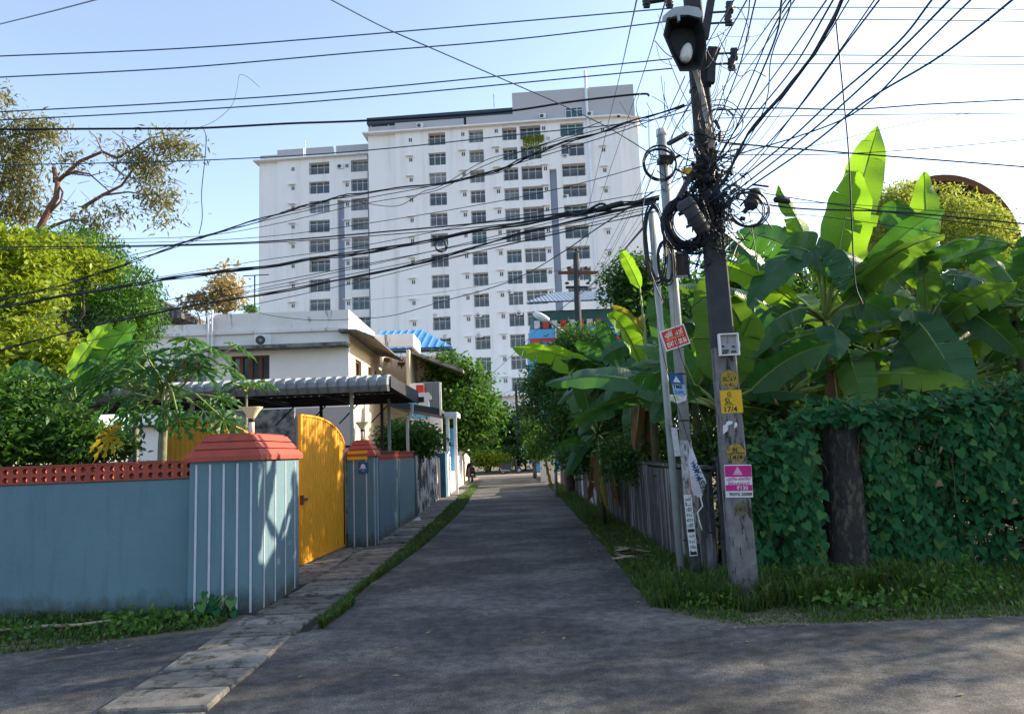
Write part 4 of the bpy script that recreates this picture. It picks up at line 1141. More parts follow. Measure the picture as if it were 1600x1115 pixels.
# --- left side: lime tree, mango tree, feathery tree
tree('lime_green_tree', (at(30, 700, 15).x, 15, 0), 'sunlit yellow green leafy tree at the edge of the garden', 'tree',
     [bl(-20, 400, 15, 75, 50), bl(30, 420, 15, 60, 55), bl(-60, 480, 15, 100, 70), bl(40, 480, 14.5, 45, 50), bl(10, 560, 14, 75, 60), bl(90, 560, 14, 35, 45), bl(-90, 600, 14, 120, 80)],
     20000, 0.16, L_LIME, 21, clump=0.2, per=16, shell=0.35, aspect=0.5)
tree('mango_tree', (at(150, 700, 21).x, 21, 0), 'round dense deep green mango tree behind the banana plant', 'tree',
     [bl(120, 420, 21, 75, 55), bl(190, 465, 20, 52, 52), bl(165, 520, 20, 62, 50), bl(100, 500, 21, 80, 60), bl(215, 490, 20.5, 36, 42), bl(60, 400, 22, 60, 35), bl(120, 580, 20, 70, 50)],
     34000, 0.15, L_MANGO, 31, trunk_r=0.25, clump=0.15, per=14, shell=0.88, droop=0.9, aspect=0.3)
tree('reddish_green_tree', (at(110, 700, 19).x, 19.0, 0), 'olive tree with reddish flush between lime tree and mango tree', 'tree',
     [bl(100, 400, 19, 40, 28), bl(140, 420, 19, 34, 24), bl(75, 450, 18.5, 30, 34)], 4500, 0.15, L_LIME, 33, clump=0.2, per=12)
ft = thing('feathery_tree', (at(40, 700, 24).x, 24, 0), 'tall sparse tree with bare twisting pinkish limbs against the sky', 'tree')
def limb(pxs, Y, r0, r1, m_):
    r0 *= 0.8
    pts = [at(px, py, Y) for px, py in pxs]
    m_.tube(pts, [r0 + (r1 - r0) * i / (len(pts) - 1) for i in range(len(pts))], 6)
m_ = MB()
limb([(20, 720), (35, 560), (45, 420), (55, 370), (70, 340), (88, 308), (90, 288), (84, 262)], 24, 0.2, 0.08, m_)
m_.build('trunk', BARKP, ft)
m_ = MB()
for pxs, r0, r1 in [([(88, 285), (105, 270), (125, 252), (160, 237), (182, 247), (205, 235), (235, 215), (262, 212)], .1, .02),
                    ([(100, 275), (118, 268), (140, 272), (172, 300)], .06, .02), ([(128, 325), (160, 305), (190, 290), (210, 262), (235, 240)], .08, .02),
                    ([(60, 365), (85, 352), (110, 343), (130, 345)], .08, .03), ([(70, 340), (95, 315), (98, 300), (92, 290)], .06, .03),
                    ([(160, 305), (200, 300), (235, 305)], .05, .015), ([(0, 300), (10, 260), (25, 235), (50, 210)], .09, .02), ([(0, 290), (-20, 330), (-30, 400), (20, 600)], .1, .16),
                    ([(84, 285), (84, 262), (78, 250)], .05, .01), ([(105, 270), (140, 275), (165, 268)], .04, .01), ([(160, 237), (150, 215), (140, 205)], .03, .01),
                    ([(205, 235), (190, 215), (175, 205)], .03, .008), ([(170, 255), (190, 270), (175, 290)], .03, .008), ([(40, 300), (30, 260), (48, 215)], .05, .01)]:
    limb(pxs, 24, r0, r1, m_)
r_ = random.Random(4)
for i in range(60):
    a = (r_.uniform(100, 290), r_.uniform(200, 340)); b = (a[0] + r_.uniform(-25, 25), a[1] + r_.uniform(-25, 15)); limb([a, ((a[0] + b[0]) / 2 + r_.uniform(-4, 4), (a[1] + b[1]) / 2), b], 24 + r_.uniform(-.5, .5), .012, .006, m_)
m_.build('branches', BARKP, ft)
fb = [bl(265, 225, 24, 28, 16), bl(290, 230, 24, 18, 14), bl(235, 255, 24, 22, 22), bl(215, 245, 24, 18, 16), bl(250, 310, 24, 28, 12), bl(235, 275, 24, 16, 14), bl(130, 345, 24, 20, 22), bl(145, 370, 24, 16, 16), bl(50, 200, 24, 30, 18), bl(75, 205, 24, 16, 12), bl(5, 210, 24, 20, 40), bl(35, 235, 24, 24, 28), bl(20, 270, 24, 30, 36), bl(45, 295, 24, 18, 18), bl(-5, 150, 24, 14, 14), bl(170, 225, 24, 8, 8), bl(190, 330, 24, 16, 8), bl(255, 340, 24, 9, 7), bl(170, 330, 24, 10, 8), bl(25, 330, 24, 40, 26), bl(115, 250, 24, 12, 8), bl(185, 265, 24, 8, 6)]
crown('crown', fb, 9500, 0.22, L_OLIVE, ft, 41, clump=0.3, per=16, shell=0.1, droop=0.7, aspect=0.24)
dt = tree('dry_tipped_tree', (at(345, 500, 42).x, 42, 0), 'small bronze and yellow leaved tree rising behind the stained parapet', 'tree',
     [bl(350, 445, 42, 24, 18), bl(340, 470, 42, 22, 16), bl(365, 465, 42, 16, 18), bl(300, 470, 42, 10, 9), bl(320, 468, 42, 10, 8), bl(290, 482, 42, 10, 5), bl(355, 425, 42, 10, 8)], 1500, 0.42, L_AUTUMN, 51, clump=0.35, per=7, shell=0.1, aspect=0.35)
tree('roof_shrub', (at(392, 487, 33).x, 33, 5.5), 'tiny shrub sprouting on the white house parapet', 'shrub', [bl(392, 482, 33, 9, 5)], 350, 0.14, L_BUSH, 52, trunk_r=0.02, clump=0.1)

# shrubs massed behind the blue wall
tree('garden_shrub', (at(40, 700, 11).x, 10.6, 0), 'broad dark leafy shrub massed behind the blue wall', 'shrub',
     [bl(30, 640, 10.6, 70, 55), bl(95, 680, 10.3, 50, 40), bl(-60, 640, 10.8, 90, 70), bl(-20, 690, 10, 90, 40)], 15000, 0.105, L_BUSH, 61, trunk_r=0.06, clump=0.1, per=12, shell=0.6, aspect=0.55)
tree('garden_shrub', (at(150, 700, 11).x, 10.5, 0), 'low dark shrub under the papaya beside its thin trunk', 'shrub',
     [bl(170, 690, 10.4, 38, 26), bl(120, 700, 10.2, 40, 25)], 2500, 0.1, L_BUSH, 62, trunk_r=0.03, clump=0.1, per=12, aspect=0.5)
# fern fronds in the shrub
def frond(m_, p, q, w, n=22):
    p, q = Vector(p), Vector(q); d = q - p; L = d.length
    side = d.cross(Vector((0, -0.3, 1))).normalized()
    for i in range(n):
        k = (i + 1) / (n + 1); c = p.lerp(q, k) + Vector((0, 0, math.sin(k * math.pi) * L * 0.15)); ww = w * math.sin(math.pi * (0.15 + 0.85 * k)) ; t = d / L
        for s in (-1, 1):
            tip = c + side * s * ww + t * ww * 0.35 + Vector((0, 0, -0.25 * ww))
            m_.add([c, c + t * L / n * 0.4 + side * s * ww * .5, tip, c - t * L / n * 0.3 + side * s * ww * .5], [(0, 1, 2, 3)])
for k, (a, b, Y) in enumerate([((60, 660), (118, 640), 9.6), ((80, 690), (128, 660), 9.6), ((100, 715), (160, 700), 9.4), ((20, 640), (75, 615), 9.8), ((110, 640), (140, 690), 9.5)]):
    pass
fn = thing('garden_fern', tuple(at(60, 700, 9.6)), 'bright fern fronds poking out of the dark shrub behind the blue wall', 'fern')
for k, (a, b, Y) in enumerate([((60, 665), (122, 640), 9.3), ((75, 700), (135, 665), 9.3), ((100, 712), (158, 703), 9.2), ((20, 640), (80, 612), 9.5), ((95, 625), (140, 650), 9.4), ((10, 600), (60, 585), 9.8)]):
    m_ = MB(); frond(m_, at(*a, Y), at(*b, Y), 0.13); m_.build('frond', L_BUSH, fn)
# tree by the lane behind the white house, and the bush before it
tree('lane_tree', (-4.6, 38, 0), 'bushy mid green tree overhanging the lane beyond the white house', 'tree',
     [bl(705, 580, 38, 35, 28), bl(735, 600, 38, 32, 28), bl(690, 620, 38, 30, 30), bl(725, 640, 37, 42, 32), bl(760, 640, 38, 26, 24), bl(715, 680, 38, 42, 24), bl(755, 675, 38, 22, 18)], 10000, 0.28, L_BUSH, 71, trunk_r=0.2, clump=0.3, per=12, shell=0.6)
tree('garden_bush', (at(640, 720, 21).x, 21.5, 0), 'rounded dark green bush behind the pale blue wall', 'bush',
     [bl(640, 685, 21, 36, 28), bl(612, 690, 21, 22, 22), bl(668, 690, 21, 22, 22)], 6000, 0.13, L_BUSH, 72, trunk_r=0.08, clump=0.14, per=12, shell=0.6)
# end of the lane
tree('end_tree', (at(760, 700, 62).x, 62, 0), 'dark tree closing off the end of the lane', 'tree',
     [bl(745, 680, 62, 30, 25), bl(780, 690, 62, 28, 22), bl(810, 672, 62, 24, 25), bl(790, 660, 64, 22, 16)], 5000, 0.4, L_DARK, 73, trunk_r=0.25, clump=0.5, per=12)
tree('sunny_bush', (at(762, 725, 56).x, 57, 0), 'low bright green bush on the far side of the crossing', 'bush',
     [bl(762, 715, 57, 20, 10), bl(785, 718, 58, 12, 8), bl(745, 720, 57, 10, 6)], 2500, 0.25, L_LIME, 74, trunk_r=0.08, clump=0.25, per=10)
tree('end_hedge', (0, 59, 0), 'low dark hedge along the far side of the crossing', 'hedge', [bl(x_, 712 - abs(x_ - 780) * .05, 59.5, 26, 12, 14) for x_ in range(690, 830, 16)], 5000, 0.3, L_BUSH, 82, trunk_r=0.05, clump=0.3, per=10)
tree('verge_tree', (at(850, 720, 36).x + .3, 36, 0), 'light green shrubby tree over the white slotted wall', 'tree',
     [bl(835, 670, 38, 20, 16), bl(855, 690, 36, 22, 18), bl(845, 705, 36, 20, 10)], 3000, 0.22, L_BUSH, 75, trunk_r=0.1, clump=0.25, per=10)
tree('lane_dark_tree', (at(890, 740, 27).x, 27, 0), 'dense dark tree leaning over the lane before the blue house', 'tree',
     [bl(880, 580, 27, 50, 40), bl(920, 560, 26, 40, 50), bl(860, 625, 27, 42, 38), bl(910, 640, 25, 50, 45), bl(850, 600, 28, 26, 26), bl(895, 530, 27, 26, 18), bl(950, 600, 24, 40, 50), bl(880, 680, 26, 36, 30)],
     24000, 0.16, L_DARK, 76, trunk_r=0.2, clump=0.22, per=12, shell=0.6)
tree('plot_tree', (at(1000, 700, 19).x, 20, 0), 'dark leafy tree rising between the steel poles and the tower', 'tree',
     [bl(990, 430, 20, 42, 32), bl(965, 455, 20, 26, 26), bl(1020, 440, 20, 36, 36), bl(1010, 480, 20, 50, 36), bl(1060, 470, 20, 40, 40), bl(1050, 540, 21, 60, 50)], 16000, 0.13, L_DARK, 77, trunk_r=0.16, clump=0.18, per=12, shell=0.5)
# backdrop trees deep in the plot
tree('back_tree', (at(1250, 700, 18).x, 18, 0), 'dense tree deep in the banana plot', 'tree',
     [bl(1130, 450, 15, 70, 40), bl(1215, 440, 15, 75, 40), bl(1180, 480, 18, 90, 60), bl(1280, 500, 18, 110, 70), bl(1090, 520, 18, 80, 80), bl(1180, 600, 17, 110, 80), bl(1300, 620, 17, 100, 70), bl(1400, 560, 18, 110, 80)], 26000, 0.2, L_DARK, 78, trunk_r=0.2, clump=0.3, per=12, shell=0.4)
tree('back_tree', (at(1520, 700, 22).x, 22, 0), 'dark tree behind the banana clump below the rusty arch', 'tree',
     [bl(1480, 540, 20, 80, 60), bl(1580, 520, 20, 80, 70), bl(1660, 480, 19, 110, 110), bl(1500, 620, 19, 110, 60)], 15000, 0.2, L_BUSH, 79, trunk_r=0.2, clump=0.3, per=12, shell=0.4)
crown('creeper_mound', [bl(1440, 350, 25.5, 55, 65, 60), bl(1390, 335, 25, 42, 50, 50), bl(1500, 355, 25, 70, 62, 60), bl(1545, 370, 25, 45, 55, 50), bl(1470, 400, 24.6, 90, 45, 50), bl(1370, 330, 25.5, 26, 40, 30), bl(1560, 430, 24.5, 40, 45, 40), bl(1410, 300, 25.5, 24, 20, 30), bl(1480, 300, 25.6, 30, 16, 30)], 24000, 0.13, L_MOUND, None, 81, clump=0.12, per=14, shell=0.88, droop=0.1,
      label='mound of yellow green creeper smothering the rusty arched roof', cat='creeper') if False else None
o, cc = crown('creeper_mound', [bl(1440, 360, 25.5, 55, 65, 60), bl(1390, 345, 25, 42, 55, 50), bl(1500, 365, 25, 68, 58, 60), bl(1535, 375, 25, 40, 50, 50), bl(1470, 410, 24.6, 88, 45, 50), bl(1370, 335, 25.5, 26, 45, 30), bl(1550, 430, 24.5, 36, 40, 40), bl(1405, 305, 25.5, 24, 22, 30), bl(1465, 308, 25.6, 34, 16, 30)], 26000, 0.13, L_MOUND, None, 81, clump=0.12, per=14, shell=0.88, droop=0.1)
tag(o, 'mound of yellow green creeper smothering the rusty arched roof', 'creeper')

# ------------------------------------------------------------------ banana plants
def banana_leaf(parent, P, Q, W, sag=0.18, roll=0.0, mt=None, seed=0, fold=0.25, tear=0.35, petiole=None, name='leaf', wave=0.03, face=0.7):
    """blade from P to Q; sag lifts the middle; roll turns the blade about its midrib"""
    r_ = random.Random(seed)
    P, Q = Vector(P), Vector(Q); L = (Q - P).length
    C = (P + Q) / 2 + Vector((0, 0, sag * L))
    bez = lambda t: P * (1 - t) ** 2 + C * 2 * t * (1 - t) + Q * t * t
    der = lambda t: ((C - P) * 2 * (1 - t) + (Q - C) * 2 * t).normalized()
    side0 = der(0.5).cross(Vector((0, 0, 1)))
    if side0.length < 0.15: side0 = Vector((1, 0.1, 0))
    side0.normalize()
    sf = der(0.5).cross(Vector((0.15, 1, 0)))
    if sf.length > 0.2:
        sf.normalize()
        if sf.dot(side0) < 0: sf = -sf
        side0 = side0.lerp(sf, face).normalized()
    org = Vector(parent.location)
    K = 26
    V, F, UV, MI = [], [], [], []
    def frame(t):
        T = der(t); S = (side0 - T * side0.dot(T)).normalized(); S = Matrix.Rotation(roll, 3, T) @ S
        N = S.cross(T)
        return T, S, N
    for sg in (-1, 1):
        # strips between tears
        cuts = [0]
        while cuts[-1] < K:
            cuts.append(min(K, cuts[-1] + (r_.randint(2, 6) if r_.random() < tear else r_.randint(6, 14))))
        ph = r_.uniform(0, 6)
        for a, b in zip(cuts[:-1], cuts[1:]):
            hang = r_.uniform(-0.02, 0.10 + 0.2 * tear); shrink = r_.uniform(0.86, 1.02); shift = r_.uniform(-0.015, 0.015) * L
            base = len(V)
            for i in range(a, b + 1):
                t = i / K; T, S, N = frame(t)
                w = W / 2 * (min(1, (t + 0.015) * 5.5) ** 0.6) * (1 - max(0, (t - 0.45) / 0.56) ** 2.4) ** 0.8 * shrink
                w = max(w, 0.004)
                for j, u in enumerate((0, 0.5, 1.0)):
                    p = bez(t) + S * sg * w * u - N * (fold * w * u + hang * w * u * u * 2) * 1 + T * (shift + 0.12 * w) * u
                    p += N * math.sin(t * 26 + ph) * wave * u * (W / 0.5)
                    V.append(tuple(p - org)); UV.append((t * L / max(W, .2) * 0.5, sg * u))
            for i in range(b - a):
                for j in range(2):
                    q = base + i * 3 + j
                    F.append((q, q + 1, q + 4, q + 3) if sg > 0 else (q, q + 3, q + 4, q + 1)); MI.append(0)
    # midrib and petiole
    rm = MB()
    pts = [bez(i / 8) - frame(i / 8)[2] * 0.008 for i in range(9)]
    rr = [0.02 * (1 - 0.8 * i / 8) * (L / 2) ** 0.5 for i in range(9)]
    if petiole is not None:
        a = Vector(petiole); mid = (a + P) / 2 + Vector((0, 0, 0.06 * (a - P).length))
        pts = [a, mid] + pts; rr = [0.035, 0.026] + rr
    rm.tube(pts, rr, 5)
    nb = len(V)
    V += [tuple(Vector(v) - org) for v in rm.v]; UV += [(0, 0)] * len(rm.v)
    F += [tuple(nb + i for i in f) for f in rm.f]; MI += [1] * len(rm.f)
    me = bpy.data.meshes.new(name)
    me.from_pydata(V, [], F)
    me.materials.append(mt or BAN_D); me.materials.append(RIB)
    me.polygons.foreach_set('material_index', MI)
    me.polygons.foreach_set('use_smooth', [True] * len(F))
    ul = me.uv_layers.new(name='UVMap')
    vi = np.zeros(len(me.loops), dtype=np.int32); me.loops.foreach_get('vertex_index', vi)
    ul.data.foreach_set('uv', np.array(UV, dtype=np.float32)[vi].ravel())
    me.update()
    return link(name, me, parent)
def banana(px, py, Y, label, leaves_, fill=0, seed=0, r=0.1, grp='banana plants in the plot', h=None):
    """stem foot under pixel (px), crown point at (px,py)"""
    r_ = random.Random(seed)
    C = at(px, py, Y)
    t_ = thing('banana_plant', (C.x + r_.uniform(-.1, .1), Y, 0), label, 'banana plant', grp)
    m_ = MB(); m_.tube([(t_.location.x, Y, -0.05), ((C.x + t_.location.x) / 2 + 0.03, Y, C.z * 0.5), tuple(C)], [r, r * 0.8, r * 0.45], 9)
    m_.build('stem', STEMB, t_)
    for i, l in enumerate(leaves_):
        (ax, ay), (bx, by), W = l[0], l[1], l[2]
        opt = l[3] if len(l) > 3 else {}
        dy0, dy1 = opt.get('dy', (0, 0))
        P, Q = at(ax, ay, Y + dy0), at(bx, by, Y + dy1); W *= 1.08 if Y < 12.9 else 0.85
        banana_leaf(t_, P, Q, W, opt.get('sag', 0.12), opt.get('roll', 0.0), opt.get('m', BAN_D), seed * 31 + i, opt.get('fold', 0.25), opt.get('tear', 0.3) + 0.25, petiole=C, face=opt.get('face', 0.75))
    for i in range(fill):
        az = r_.uniform(0, 6.283); L = r_.uniform(1.3, 2.2); d = Vector((math.cos(az), math.sin(az), 0)); el = r_.uniform(-0.2, 1.15)
        P = C + d * 0.45 + Vector((0, 0, 0.25 * (el + 0.3)))
        Q = P + d * L * math.cos(el) + Vector((0, 0, L * math.sin(el) - 0.35))
        mt = r_.choice([BAN_D, BAN_D, BAN_E, BAN_E, BAN_Y])
        banana_leaf(t_, P, Q, r_.uniform(0.36, 0.54), r_.uniform(0.1, 0.25), r_.uniform(-0.5, 0.5), mt, seed * 77 + i, 0.3, 0.85, petiole=C, face=r_.uniform(0, .7))
    # dead leaves hanging round the stem
    for i in range(r_.randint(1, 3)):
        az = r_.uniform(0, 6.283); d = Vector((math.cos(az), math.sin(az), 0)); z = C.z * r_.uniform(0.75, 0.95)
        P = Vector((C.x, Y, z)) + d * 0.22; Q = P + d * 0.2 - Vector((0, 0, min(z * 0.75, r_.uniform(0.9, 1.5))))
        banana_leaf(t_, P, Q, 0.2, 0.0, r_.uniform(-1, 1), BAN_B, seed * 99 + i, 0.8, 0.9, petiole=Vector((C.x, Y, z)), wave=0.05)
    return t_
Y_, D_, E_, W_ = dict(m=BAN_Y), dict(m=BAN_D), dict(m=BAN_E), dict(m=BAN_W)
def o_(m=BAN_D, **k): d = dict(m=m); d.update(k); return d
banana(1290, 500, 10.6, 'banana plant with a tall upright glowing leaf just beside the concrete pole', [
    ((1318, 440), (1225, 385), 0.55, o_(dy=(0, -0.5), sag=0.25, roll=0.5)),
    ((1312, 420), (1372, 197), 0.62, o_(BAN_Y, sag=0.02, roll=0.15, tear=0.1, fold=0.1)),
    ((1300, 450), (1335, 268), 0.62, o_(BAN_Y, sag=0.02, roll=-0.2, tear=0.1, dy=(0, -.2))),
    ((1290, 440), (1215, 290), 0.36, o_(BAN_Y, sag=0.15, tear=0.8, roll=0.3, dy=(0, .3))),
    ((1285, 385), (1170, 480), 0.5, o_(sag=0.3, dy=(-0.2, -0.6), roll=0.2)),
    ((1310, 390), (1350, 465), 0.62, o_(sag=0.42, dy=(-0.4, -0.9), roll=-0.2)),
    ((1275, 410), (1150, 365), 0.5, o_(sag=0.2, dy=(0, 0.3), roll=-0.4)),
    ((1300, 520), (1310, 560), 0.45, o_(BAN_D, sag=0.5, dy=(-0.3, -1.1))),
    ((1262, 480), (1165, 560), 0.46, o_(sag=0.3, dy=(-0.2, -0.4))),
    ((1310, 480), (1400, 500), 0.45, o_(sag=0.3, dy=(0.2, 0.6))),
    ((1325, 545), (1350, 645), 0.5, o_(BAN_E, sag=0.12, dy=(-0.6, -0.9), roll=0.6, tear=0.3)),
], 9, 3)
banana(1450, 520, 11.2, 'banana plant with a broad shining leaf drooping towards the creeper hedge', [
    ((1450, 440), (1445, 268), 0.5, o_(BAN_Y, sag=0.02, roll=0.0, tear=0.1, fold=0.15)),
    ((1445, 430), (1375, 330), 0.5, o_(BAN_D, sag=0.45, roll=0.3, tear=0.3)),
    ((1455, 420), (1580, 385), 0.42, o_(sag=0.12, dy=(-.2, -.3), roll=0.9)),
    ((1420, 490), (1515, 640), 0.62, o_(sag=0.22, dy=(-0.6, -1.7), roll=0.5, tear=0.2)),
    ((1440, 400), (1395, 430), 0.4, o_(BAN_W, sag=0.5, tear=0.6, dy=(0, -.3))),
    ((1470, 430), (1575, 465), 0.5, o_(sag=0.25, dy=(-0.5, -1.0), roll=-0.3)),
    ((1470, 470), (1600, 560), 0.5, o_(sag=0.25, dy=(-0.5, -0.6), roll=0.4)),
    ((1430, 470), (1350, 470), 0.45, o_(BAN_Y, sag=0.3, dy=(0, .4), roll=0.2)),
    ((1440, 530), (1400, 620), 0.4, o_(BAN_D, sag=0.3, dy=(-0.4, -0.8))),
    ((1440, 450), (1420, 360), 0.42, o_(BAN_Y, sag=0.1, tear=0.3, dy=(.4, .4))),
], 8, 4)
banana(1585, 500, 12.0, 'banana plant with lime coloured leaves below the rusty arch', [
    ((1580, 470), (1510, 400), 0.5, o_(BAN_Y, sag=0.25, roll=0.3)), ((1590, 470), (1640, 340), 0.5, o_(BAN_Y, sag=0.1)), ((1570, 480), (1530, 560), 0.5, o_(BAN_Y, sag=0.3, dy=(-.3, -.8))),
    ((1595, 480), (1680, 480), 0.5, o_(sag=0.3))], 9, 5)
banana(1180, 560, 12.5, 'banana plant crowding directly behind the concrete pole', [
    ((1190, 500), (1240, 395), 0.45, o_(sag=0.1, roll=0.2)), ((1160, 510), (1075, 470), 0.42, o_(sag=0.25, roll=-0.4)), ((1170, 530), (1090, 600), 0.42, o_(sag=0.3, dy=(-.3, -.5))),
    ((1190, 540), (1260, 600), 0.45, o_(sag=0.35, dy=(-.4, -.9)))], 12, 6)
banana(1370, 560, 13.5, 'banana plant between the two tall ones, partly yellowed', [
    ((1370, 500), (1400, 420), 0.4, o_(BAN_Y, sag=0.1)), ((1365, 520), (1300, 470), 0.42, o_(sag=0.25)), ((1390, 540), (1460, 560), 0.42, o_(BAN_W, sag=0.3, dy=(-.2, -.6)))], 10, 7)
banana(1085, 620, 11.5, 'short banana plant just behind the steel poles', [
    ((1090, 560), (1130, 470), 0.4, o_(BAN_Y, sag=0.1, dy=(0.3, .4))), ((1095, 600), (1160, 640), 0.4, o_(sag=0.35, dy=(-.2, -.5))), ((1075, 600), (1020, 660), 0.4, o_(sag=0.35, dy=(-.2, -.4)))], 7, 8)
banana(1500, 600, 12.8, 'sunlit banana plant low behind the creeper hedge', [
    ((1510, 590), (1570, 640), 0.4, o_(BAN_Y, sag=0.4, dy=(-.3, -.8))), ((1500, 570), (1540, 500), 0.4, o_(BAN_Y, sag=0.15)), ((1490, 590), (1440, 640), 0.4, o_(BAN_D, sag=0.4, dy=(-.3, -.7)))], 8, 9)
banana(1650, 480, 10.5, 'tall banana plant at the outer end of the hedge', [], 12, 10)
# cluster nearer the tower: drooping over the lane wall
banana(975, 600, 15, 'banana plant with leaves arching over the dark lane wall', [
    ((960, 560), (895, 535), 0.42, o_(sag=0.15, roll=-0.5)), ((985, 560), (1060, 520), 0.42, o_(sag=0.1)), ((960, 575), (870, 632), 0.3, o_(sag=0.15, roll=0.3)),
    ((985, 590), (985, 710), 0.45, o_(sag=0.1, dy=(-.5, -1.3), roll=0.3)), ((970, 580), (935, 500), 0.42, o_(BAN_D, sag=0.2)), ((975, 555), (1015, 490), 0.28, o_(BAN_W, sag=0.35, tear=0.8)),
    ((960, 600), (905, 680), 0.42, o_(sag=0.25, dy=(-.3, -.6), roll=0.4))], 6, 11)
banana(1015, 590, 13, 'banana plant by the steel poles with long drooping blades', [
    ((1010, 540), (940, 560), 0.45, o_(sag=0.25, roll=-0.3)), ((1020, 545), (1095, 500), 0.42, o_(sag=0.15)), ((1005, 560), (945, 640), 0.45, o_(sag=0.25, dy=(-.2, -.4))),
    ((1020, 580), (1050, 690), 0.42, o_(sag=0.2, dy=(-.4, -.9))), ((1005, 520), (955, 478), 0.24, o_(BAN_W, sag=0.2, tear=0.8)), ((1000, 450), (970, 390), 0.3, o_(BAN_Y, sag=0.1))], 6, 12)
banana(935, 680, 15.5, 'small yellowing banana plant against the lane wall', [
    ((930, 650), (895, 590), 0.35, o_(sag=0.2)), ((945, 690), (1000, 722), 0.24, o_(BAN_W, sag=0.3, dy=(-.8, -1.6))), ((938, 725), (948, 795), 0.16, o_(BAN_W, sag=0.0, dy=(-.6, -.8), tear=0.9)),
    ((925, 680), (885, 745), 0.36, o_(sag=0.25, dy=(-.3, -.5))), ((915, 700), (870, 700), 0.36, o_(sag=0.25, dy=(-.3, -.6)))], 5, 13)
banana(1125, 640, 10.3, 'low banana plant crowding the corner of the dark wall', [], 9, 14)
banana(1230, 620, 11.0, 'banana sucker sprouting behind the creeper hedge top', [((1225, 600), (1175, 560), 0.36, o_(sag=0.3, dy=(-.2, -.6)))], 8, 15)
# left garden
banana(120, 640, 12.5, 'banana plant with one glowing upright leaf beside the papaya', [
    ((108, 590), (172, 503), 0.42, o_(BAN_Y, sag=0.12, roll=0.3, tear=0.3, fold=0.15)), ((135, 600), (240, 600), 0.42, o_(BAN_D, sag=0.28, dy=(-.3, -.5), roll=0.5)),
    ((115, 600), (60, 620), 0.4, o_(BAN_D, sag=0.3, dy=(-.3, -.6)))], 6, 16, grp='banana plants behind the blue wall')

tree('unseen_shade_tree', (14.5, 14, 0), 'leafy tree out of view past the last banana plant, added for its shade', 'tree',  # stands out of view, added to cast shade on the gate pier
     [(14.8, 14, 6, 2.8, 2.6, 2.0), (13.4, 11.5, 5.2, 2.2, 2.4, 2.0), (15.8, 17, 6.3, 2.4, 2.4, 2.0), (13.5, 13, 3.2, 2.0, 3.0, 1.8)], 26000, 0.16, L_BUSH, 91, trunk_r=0.25, clump=0.22, per=12, shell=0.2)
# fill the plot with further low plants seen as dark mass
crown_o, _ = crown('undergrowth', [bl(1200, 700, 11, 90, 45, 60), bl(1300, 690, 11, 90, 40, 60), bl(1420, 690, 11.5, 100, 35, 60), bl(1550, 680, 12, 110, 45, 60), bl(1100, 710, 11.5, 50, 40, 60), bl(1000, 710, 14, 60, 40, 80), bl(930, 710, 17, 60, 30, 80), bl(1000, 640, 15.5, 60, 60, 60), bl(945, 640, 17, 45, 60, 60), bl(1060, 600, 13.5, 50, 60, 50), bl(1180, 620, 13.5, 80, 60, 60), bl(960, 560, 17.5, 40, 40, 60)], 46000, 0.11, L_DARK, None, 83, clump=0.15, per=12, shell=0.3)
tag(crown_o, 'tangled dark undergrowth under the banana plants', 'undergrowth')

crown_o, _ = crown('back_hedge', [bl(x_, 660, 27, 50, 60, 40) for x_ in range(900, 1720, 60)], 14000, 0.24, L_DARK, None, 84, clump=0.3, per=12, shell=0.3)
tag(crown_o, 'shaded hedge line closing off the back of the banana plot', 'hedge')

